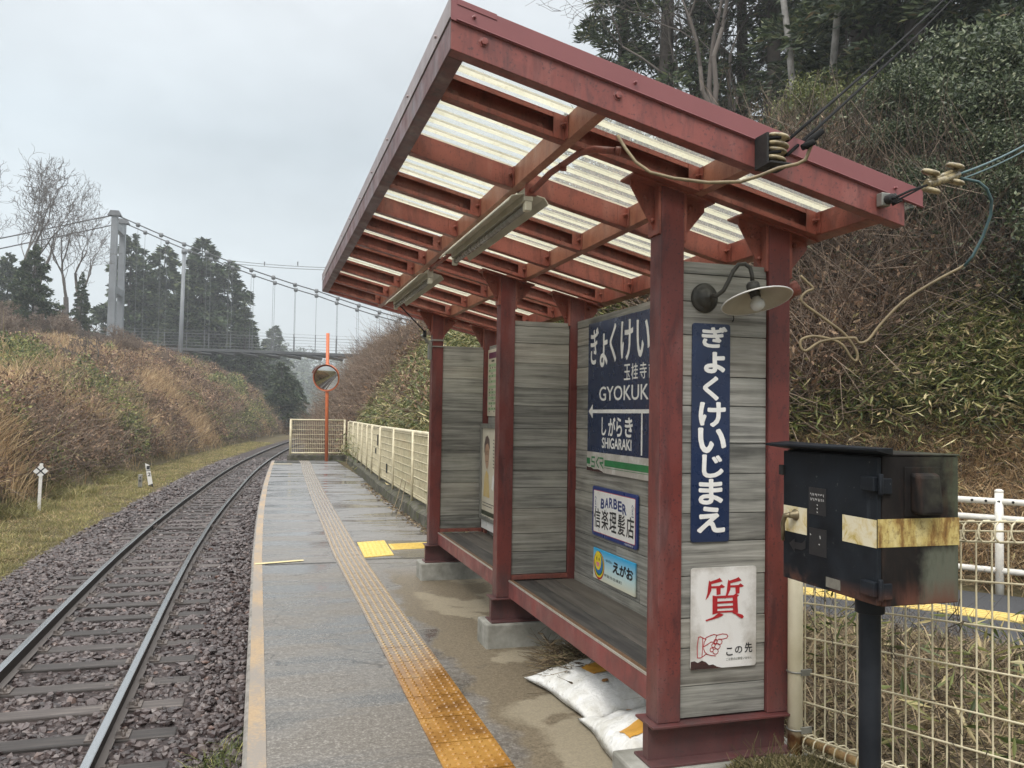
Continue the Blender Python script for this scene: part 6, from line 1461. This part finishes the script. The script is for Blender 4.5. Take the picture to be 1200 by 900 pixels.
b = MB(); k = RNG.random(len(x)) < .4; bush_twigs(b, x[k], y[k], np.full(k.sum(), .05), 6, .3, .42, .0028)
tag(b.build('dead_stems', M['twig']), 'dead stems behind the mesh fence', 'stems', kind='stuff')
# mossy plants by the shelter foot
def mz(X, Y): return PZ-.02+.165*np.exp(-(np.clip(np.abs(X-2.05)-.22, 0, 9)/.13)**2-(np.clip(np.abs(Y-2.72)-.18, 0, 9)/.13)**2)+.012*vnoise(X, Y, .09, 6)
tag(grid('soil_mound', np.linspace(1.55, 2.62, 40), np.linspace(2.2, 3.25, 40), mz, M['soil']), 'low mound of soil against the foot of the end wall', 'soil')
b = MB(); n = 5200; r_ = np.sqrt(RNG.random(n)); aa = RNG.uniform(0, 2*PI, n); X = 1.93+.27*r_*np.cos(aa); Y = 2.75+.17*r_*np.sin(aa)
P = np.stack([X, Y, mz(X, Y)+RNG.random(n)*.05*(1-r_*.6)], 1); D = unit(rdir(n, -.1, 1)); b.leaves(P, D, sidev(D), RNG.uniform(.010, .022, n), RNG.uniform(.006, .011, n), .2)
k = RNG.random(n) < .05; Q = P[k].copy(); Q[:, 2] -= .02; dq = unit(rdir(len(Q), .5, 1)); b.frusta(Q, Q+dq*RNG.uniform(.06, .15, len(Q))[:, None], np.full(len(Q), .0016), np.full(len(Q), .0008), 3)
tag(b.build('moss_cushion', M['moss']), 'low yellowish cushion of small plants at the foot of the end wall', 'plants', kind='stuff')
b = MB(); n = 900; X = RNG.uniform(1.62, 2.02, n); Y = 4.48+RNG.normal(0, .12, n); aa = RNG.uniform(0, 2*PI, n); P0 = np.stack([X, Y, PZ+RNG.uniform(.0, .17, n)], 1); D = unit(rdir(n, -.4, .5)); b.frusta(P0, P0+D*RNG.uniform(.06, .22, n)[:, None], np.full(n, .0022), np.full(n, .001), 3)
D = unit(rdir(n, -.3, .6)); b.leaves(P0, D, sidev(D), RNG.uniform(.03, .09, n), RNG.uniform(.006, .014, n), .1)
tag(b.build('straw_heap', M['straw_dark']), 'heap of dry brown plant litter under the bench behind the sandbags', 'litter')
b = MB(); n = 700; y = RNG.uniform(9.2, 18, n); x = kx(y)-RNG.random(n)**2*.16; P = np.stack([x, y, np.full(n, PZ+.004)], 1); D = unit(rdir(n, -.05, .25)); b.leaves(P, D, sidev(D), RNG.uniform(.03, .09, n), RNG.uniform(.012, .03, n), .1)
tag(b.build('leaf_litter', M['straw_dark']), 'dead leaves gathered along the foot of the mossy kerb', 'leaf litter', kind='stuff')
b = MB()
for q in ((12.6, 1.95, 2.2), (13.2, 1.98, 2.24)): b.tube([(q[1]-.05, q[0]-.8, PZ+.02), (q[1]+.12, q[0]-.2, .2), (q[2]+.02, q[0]+.3, .5)], .006, 5)
tag(b.build('dead_stalk', M['cable_tan']), 'two pale dead stalks leaning from the side fence onto the platform', 'stalk')

# ------------------------------------------------------------------ trees
def conifer(label, h, r, seed, mats=('bark', 'conifer'), nsp=9000, zlo=.12, L=.34, W=.085, droop=.25, group=None, power=.8, sparse=0.0, name='conifer'):
    rn = np.random.default_rng(seed); t = thing(name, label, 'tree', (0, 0, 0), group)
    b = MB(); zz = np.linspace(0, h, 9); b.tube(np.stack([.10*np.sin(zz*.4+seed)*zz/h, .08*np.cos(zz*.5)*zz/h, zz], 1), np.interp(zz, [0, h], [h*.016+.05, .02]), 8)
    nb = int(h*6.0); P0, P1, P2 = [], [], []; pts, dirs, wts = [], [], []
    for k in range(nb):
        q = zlo+(1-zlo)*((k+rn.random())/nb)**.92
        if rn.random() < sparse: continue
        z = q*h; rr = r*(max(1-(q-zlo)/(1-zlo), 0.02)**power)*rn.uniform(.55, 1.15)*(1 if q > zlo+.08 else .75)
        a = rn.uniform(0, 2*PI); up = rn.uniform(-.05, .35)*(1-.3*q); d = np.array([math.cos(a), math.sin(a), up])
        p0 = np.array([0, 0, z]); p1 = p0+d*rr*.55; p2 = p0+np.array([d[0], d[1], up-droop])*rr
        P0.append(p0); P1.append(p1); P2.append(p2)
        m = max(4, int(nsp/nb*rr/(r*.5))); tt = rn.uniform(.12, 1.0, m)**.75; base = np.where(tt[:, None] < .55, p0+(p1-p0)*(tt/.55)[:, None], p1+(p2-p1)*((tt-.55)/.45)[:, None])
        sd = np.array([-d[1], d[0], 0]); off = rn.uniform(-1, 1, m)*rr*.30*(1.1-tt*.7)
        base = base+sd*off[:, None]+np.c_[np.zeros((m, 2)), rn.normal(-.03, .05*rr, m)-np.abs(off)*.25]
        dr = unit(d[None]*.8+sd[None]*np.sign(off)[:, None]*rn.uniform(.2, .9, (m, 1))+rn.normal(0, .35, (m, 3))+np.array([0, 0, -.15]))
        pts.append(base); dirs.append(dr)
    P0, P1, P2 = map(np.array, (P0, P1, P2)); rb = .012+.006*h*.16*np.linspace(1, .3, len(P0))
    b.frusta(P0, P1, rb*1.2, rb*.8, 4); b.frusta(P1, P2, rb*.8, rb*.2, 4)
    o = b.build('trunk', M[mats[0]]); o.parent = t
    P = np.vstack(pts); D = np.vstack(dirs); n = len(P); b = MB(); b.leaves(P, D, unit(np.cross(D, rn.normal(0, 1, (n, 3)))), L*rn.uniform(.5, 1.25, n), W*rn.uniform(.6, 1.3, n), .1)
    o = b.build('crown', M[mats[1]]); o.parent = t; return t
TOPS = {}
def bare(label, h, seed, levels=5, spread=.55, mats=('bark_grey', 'branch'), r0=None, first=.30, group=None, leaf=None, lm=None, name='bare_tree', twig=.006, nmax=9000, updraft=.25, kids=(2, 3), cat='tree', lean=0.0, shoots=1.0, wob=.10):
    rn = np.random.default_rng(seed); t = thing(name, label, cat, (0, 0, 0), group)
    segs = []; tips = []; r0 = r0 or h*.017+.03
    stack = [(np.zeros(3), unit(np.array([lean+rn.normal(0, .03), rn.normal(0, .04), 1.0])), h*first, r0, 0)]
    while stack and len(segs) < nmax:
        p, d, L, r, lv = stack.pop(0); n = 4 if lv < 2 else 3; q = p; rr = r; pts = [p]
        for k in range(n):
            d = unit(d+rn.normal(0, wob+.035*lv, 3)+np.array([0, 0, updraft*.25])); q2 = q+d*L/n; r2 = rr*(.90 if lv else .93); segs.append((q, q2, rr, r2, lv)); q, rr = q2, r2; pts.append(q)
        if lv < levels:
            m = int(rn.integers(kids[0], kids[1]+1)); a0 = rn.uniform(0, 2*PI)
            for j in range(m):
                ax = unit(np.cross(d, rn.normal(0, 1, 3))); ang = rn.uniform(.25, spread+.12*lv*.5); nd = unit(d*math.cos(ang)+ax*math.sin(ang)+np.array([0, 0, updraft*.3]))
                stack.append((q, nd, L*rn.uniform(.62, .88), max(rr*rn.uniform(.55, .78), twig), lv+1))
            if lv >= 1:
                for j in range(2 if lv > 1 else 1):
                    if rn.random() > shoots: continue
                    s_ = pts[int(rn.integers(1, len(pts)-1))]; ax = unit(np.cross(d, rn.normal(0, 1, 3))); nd = unit(d*.6+ax*.8); stack.append((s_, nd, L*rn.uniform(.4, .65), max(rr*.45, twig), min(lv+2, levels)))
        else: tips.append((q, d))
    A = np.array([s_[0] for s_ in segs]); B_ = np.array([s_[1] for s_ in segs]); ra = np.array([s_[2] for s_ in segs]); rb = np.array([s_[3] for s_ in segs]); lv = np.array([s_[4] for s_ in segs])
    TOPS[t.name] = float(B_[:, 2].max())
    b = MB(); k = lv == 0; b.frusta(A[k], B_[k]+unit(B_[k]-A[k])*.02, ra[k]*1.0, rb[k], 9); A0 = A[k][0]
    o = b.build('trunk', M[mats[0]]); o.parent = t
    b = MB(); k = (lv > 0) & (lv < 3); b.frusta(A[k], B_[k], ra[k], rb[k], 6); k = lv >= 3; b.frusta(A[k], B_[k], ra[k], rb[k], 3)
    o = b.build('crown' if not leaf else 'limbs', M[mats[1]]); o.parent = t
    if leaf:
        k = lv >= max(2, levels-2); base = B_[k]; per = leaf[0]; n = len(base)*per; P = np.repeat(base, per, 0)+rn.normal(0, leaf[3], (n, 3)); D = unit(rn.normal(0, 1, (n, 3))+np.array([0, 0, -.25])); b = MB()
        b.leaves(P, D, unit(np.cross(D, rn.normal(0, 1, (n, 3)))), leaf[1]*rn.uniform(.6, 1.25, n), leaf[2]*rn.uniform(.7, 1.25, n), .12); o = b.build('crown', M[lm]); o.parent = t
    return t
def ground(px, d): x, y = spot(px, d); return x, y, float(tz(x, y))
used = set()
def put(proto, px, d, s=1.0, rz=None, label=None, sink=.25, base=None, sz=None):
    x, y, z = ground(px, d)
    if base is not None: z = base
    loc = (x, y, z-sink); rz = random.uniform(0, 6.28) if rz is None else rz; sc = (s, s, sz or s)
    if proto.name not in used:
        used.add(proto.name); proto.location = loc; proto.rotation_euler = (0, 0, rz); proto.scale = sc
        if label: proto['label'] = label
        return proto
    return dup(proto, loc, rz, sc, label)
def hfit(px, d, top_py, h):                                   # scale so the top reaches picture row top_py
    x, y, z = ground(px, d); return (zat(px, top_py, d)-z+.25)/h

# left side, beyond the bank
GL = 'tall bare trees on the left skyline'
tA = bare('', 20, 3, 7, .30, group=GL, nmax=16000, twig=.014, first=.20, updraft=.42, kids=(2, 2), r0=.27, shoots=.75); tB = bare('', 20, 8, 7, .34, group=GL, nmax=16000, twig=.014, first=.18, updraft=.38, kids=(2, 2), r0=.27, shoots=.75); 
for proto, px, d, top, lab in ((tA, 22, 78, 158, 'tall bare tree at the far left edge of the left skyline'), (tB, 50, 82, 172, 'tall bare tree second from the left edge, above the dark conifers'), (tA, 70, 80, 196, 'bare tree with forking limbs left of the bridge tower'), (tB, 96, 76, 228, 'lowest spreading bare tree just left of the bridge tower'), (tA, -30, 80, 175, 'bare tree on the left skyline cut by the picture edge')):
    put(proto, px, d, hfit(px, d, top, TOPS[proto.name]), label=lab)
cF = conifer('', 20, 6.4, 5, ('bark', 'conifer_far'), 20000, .04, .85, .34, .20, power=.6); cG = conifer('', 20, 7.4, 9, ('bark', 'conifer_far'), 19000, .05, .8, .32, .25, power=.65); cH = conifer('', 20, 5.0, 12, ('bark', 'conifer_far'), 14000, .05, .7, .27, .18)
for proto, px, d, top, wd, lab in ((cG, 35, 66, 285, .85, 'dark round headed conifer under the bare trees at the left edge'), (cF, 5, 92, 296, .9, 'grey conifer at the far left edge behind the bare trees'), (cH, 92, 74, 318, .8, 'small dark conifer below the lowest bare tree'),
        (cF, 148, 112, 274, .9, 'conifer directly behind the bridge tower'), (cG, 188, 116, 286, .95, 'broad conifer between the bridge tower and the steel pole'), (cF, 233, 112, 279, 1.05, 'tallest pointed conifer right of the steel pole'), (cG, 264, 114, 305, 1.0, 'rounded conifer at the right end of the bridge side group'), (cH, 285, 110, 352, 1.2, 'lower conifer under the bridge at the right of the group'), (cH, 212, 108, 330, 1.2, 'lower conifer behind the foot of the steel pole'), (cG, 170, 118, 318, 1.0, 'low broad conifer behind the bridge cables'),
        (cG, 330, 92, 424, 1.15, 'small dark rounded conifer standing alone beyond the track curve'), (cG, 346, 97, 441, .9, 'lower bushy conifer beside the small lone one'), (cF, 321, 190, 382, 1.0, 'hazy pointed conifer far beyond the footbridge'), (cH, 300, 170, 405, 1.1, 'hazy low conifer far beyond the bridge deck')):
    s_ = hfit(px, d, top, 20); put(proto, px, d, s_*wd, label=lab, sz=s_)
GS_ = 'leafless reddish bushes on the left bank crest'
sA = bare('', 4.5, 21, 5, .8, ('twig_red', 'twig_red'), .05, .16, GS_, name='bare_bush', twig=.013, nmax=3600, updraft=.2, kids=(3, 4), cat='bush'); sB = bare('', 4.5, 25, 5, .8, ('twig_red', 'twig_red'), .05, .14, GS_, name='bare_bush', twig=.013, nmax=3600, updraft=.25, kids=(3, 4), cat='bush')
for k in range(34):
    px = random.uniform(-30, 200); d = random.uniform(52, 72); put((sA, sB)[k % 2], px, d, random.uniform(.75, 1.25), label='leafless reddish brown bush on the crest of the left bank below the bridge')
put(bare('leafless dark bush with crooked limbs on the bank crest beside the bridge tower foot', 7, 41, 5, .85, ('bark', 'branch'), .12, .2, name='bare_bush', twig=.018, nmax=2500, updraft=.1, cat='bush'), 112, 50, .8)

# right hillside trees
c1 = conifer('', 20, 3.3, 31, ('bark', 'conifer'), 24000, .06, .32, .075, .30, sparse=.1); c2 = conifer('', 21, 3.2, 37, ('bark', 'conifer'), 17000, .14, .32, .07, .28, sparse=.25, power=.55); c3 = conifer('', 22, 3.6, 43, ('bark', 'conifer'), 30000, .03, .32, .08, .25)
for proto, px, d, sc, lab in ((c1, 726, 31, 1.0, 'conifer with ragged edge leftmost on the right hillside skyline'), (c2, 778, 29, 1.0, 'thin open conifer with a straight dark trunk, second on the right skyline'), (c2, 868, 31, 1.0, 'open conifer among the bare trees above the middle of the roof edge'), (c1, 905, 29, 1.05, 'dark narrow conifer left of the two pale trunks'), (c3, 1010, 22, .95, 'dense dark conifer right of the two pale trunks'), (c3, 1075, 19.5, .9, 'dense dark conifer above the brown thicket'), (c3, 1150, 20, 1.0, 'dense dark conifer near the top right corner'), (c1, 1215, 18, 1.0, 'dark conifer at the right edge of the hillside'), (c3, 820, 40, .85, 'shaded conifer low behind the bare trees on the right hill'), (c1, 962, 36, .9, 'conifer behind the two pale trunks'), (c3, 1040, 27, .95, 'tall conifer behind the dense dark ones'), (c2, 985, 31, 1.0, 'open conifer just right of the pale trunks')):
    put(proto, px, d, sc, label=lab)
b1 = bare('', 15, 51, 6, .42, ('bark_grey', 'branch'), .17, .30, nmax=7000, twig=.007, updraft=.4); b2 = bare('', 15, 57, 6, .48, ('bark_grey', 'branch'), .17, .26, nmax=7000, twig=.007, updraft=.35)
for proto, px, d, sc, lab in ((b1, 842, 25, 1.1, 'bare tree with spreading limbs left of centre on the right skyline'), (b2, 880, 27, 1.1, 'bare tree with dark trunk in the middle of the right skyline'), (b1, 806, 30, 1.0, 'slender bare tree beside the thin open conifer'), (b2, 925, 29, 1.05, 'bare tree just left of the pale trunks'), (b1, 992, 25, .95, 'bare tree with leaning limbs right of the pale trunks')):
    put(proto, px, d, sc, label=lab)
p1 = bare('', 17, 63, 5, .4, ('bark_pale', 'branch'), .095, .62, nmax=2500, twig=.007, updraft=.3, wob=.025)
put(p1, 944, 20.5, 1.0, rz=.4, label='left one of the two straight pale grey trunks on the right hillside'); put(p1, 959, 20, 1.0, rz=3.4, label='right one of the two straight pale grey trunks on the right hillside')
e1 = bare('', 5.5, 71, 4, .75, ('bark', 'branch'), .10, .16, nmax=2200, leaf=(30, .092, .040, .15), lm='evergreen', name='evergreen_tree', twig=.008, kids=(3, 4), updraft=.15); e2 = bare('', 5.5, 77, 4, .8, ('bark', 'branch'), .10, .14, nmax=2200, leaf=(30, .098, .042, .16), lm='evergreen', name='evergreen_tree', twig=.008, kids=(3, 4), updraft=.12); e3 = bare('', 5.5, 83, 4, .75, ('bark', 'branch'), .10, .2, nmax=2200, leaf=(18, .10, .044, .16), lm='evergreen_light', name='evergreen_tree', twig=.008, kids=(3, 4), updraft=.2)
GE = 'glossy evergreen shrubs on the near right slope'
for k, (px, d, sc) in enumerate(((1062, 13.0, .60), (1088, 12.4, .58), (1112, 12.9, .64), (1135, 11.8, .58), (1158, 12.2, .64), (1180, 11.5, .60), (1203, 11.9, .64), (1078, 14.2, .72), (1145, 13.6, .74), (1228, 11.6, .66), (1102, 14.8, .78), (1190, 13.2, .78))):
    o = put((e1, e2)[k % 2], px, d, sc, label='low glossy dark evergreen shrub among many on the slope behind the hanging cable loop'); o['group'] = GE; o.location.z += .35
for proto, px, d, sc, lab in ((e3, 935, 18, .85, 'light green leafy tree below the pale trunks'), (e3, 1000, 19, 1.05, 'light green leafy tree right of the pale trunks'), (e3, 1050, 17.5, .9, 'light green leafy tree above the brown thicket'), (e1, 1100, 15, 1.0, 'glossy dark evergreen tree above the strain insulators'), (e2, 1165, 14, 1.1, 'large glossy evergreen tree at the right edge above the cable'), (e1, 1150, 11.8, .72, 'glossy evergreen tree lowest at the right edge below the cable'), (e2, 1090, 12.6, .66, 'glossy evergreen bush behind the hanging cable'), (e1, 1215, 12, .95, 'glossy evergreen tree cut by the right picture edge'), (e2, 1205, 16, 1.3, 'tall glossy evergreen tree in the upper right corner'), (e3, 1120, 19, 1.1, 'light green leafy tree in the upper right behind the glossy ones'), (e1, 1040, 21, 1.1, 'dark evergreen tree between the conifers and the brown thicket'), (e2, 985, 16, .55, 'small dark evergreen bush beside the roof end'), (e1, 900, 21, .8, 'dark evergreen tree just above the roof fascia'), (e3, 860, 22, .9, 'light evergreen tree seen above the middle of the fascia'), (e2, 815, 24, .9, 'dark evergreen tree above the fascia under the bare trees'), (e1, 1260, 10, .9, 'evergreen tree just outside the right edge'), (e2, 1120, 22, 1.2, 'dark evergreen tree high on the right hill'), (e1, 1075, 13.8, .8, 'glossy dark evergreen just right of the roof end'), (e2, 1130, 13.2, .85, 'glossy evergreen behind the strain insulator wire'), (e1, 1185, 12.8, .8, 'glossy evergreen at the right edge beside the cable loop'), (e2, 1040, 16.5, .85, 'dark evergreen above the shackle end of the fascia'), (e1, 1180, 18.5, 1.25, 'dark evergreen filling the upper right corner'), (e2, 1225, 14.5, 1.2, 'evergreen cut off by the right picture edge, upper')):
    put(proto, px, d, sc, label=lab)

# far woods: many small conifers as one cover
b = MB(); n = 5200; X = RNG.uniform(-330, 330, n); Y = RNG.uniform(190, 470, n); k = inview(X, Y, -200, 1300); X, Y = X[k], Y[k]; Z = fz(X, Y); k = Z > -1; X, Y, Z = X[k], Y[k], Z[k]; n = len(X)
H_ = RNG.uniform(7, 15, n); R_ = H_*RNG.uniform(.16, .26, n); per = 46
q = RNG.random((n, per))**.8; rr = R_[:, None]*(1-q)**.8*RNG.uniform(.4, 1.1, (n, per)); a = RNG.uniform(0, 2*PI, (n, per))
P = np.stack([X[:, None]+rr*np.cos(a), Y[:, None]+rr*np.sin(a), Z[:, None]+q*H_[:, None]], -1).reshape(-1, 3); D = unit(np.stack([np.cos(a), np.sin(a), -.35*np.ones_like(a)], -1).reshape(-1, 3)+RNG.normal(0, .3, (n*per, 3)))
b.leaves(P, D, sidev(D), RNG.uniform(1.2, 2.6, n*per), RNG.uniform(.6, 1.2, n*per), .1)
tag(b.build('far_wood', M['conifer_far']), 'far conifer woods on the hazy ridges', 'woods', kind='stuff')

# ------------------------------------------------------------------ haze
me = bpy.data.materials.new('pale haze'); me.use_nodes = True; t_ = me.node_tree; t_.nodes.clear()
pv = t_.nodes.new('ShaderNodeVolumePrincipled'); ou = t_.nodes.new('ShaderNodeOutputMaterial'); t_.links.new(pv.outputs[0], ou.inputs['Volume'])
pv.inputs['Color'].default_value = (.93, .97, 1.0, 1); pv.inputs['Density'].default_value = .0011; pv.inputs['Anisotropy'].default_value = .2
b = MB(); b.box(-425, 425, -165, 565, -12, 46); tag(b.build('haze', me), 'pale damp haze filling the valley', 'haze', kind='stuff')
try: me.cycles.homogeneous_volume = True
except Exception: pass
pv.inputs['Density Attribute'].default_value = ''
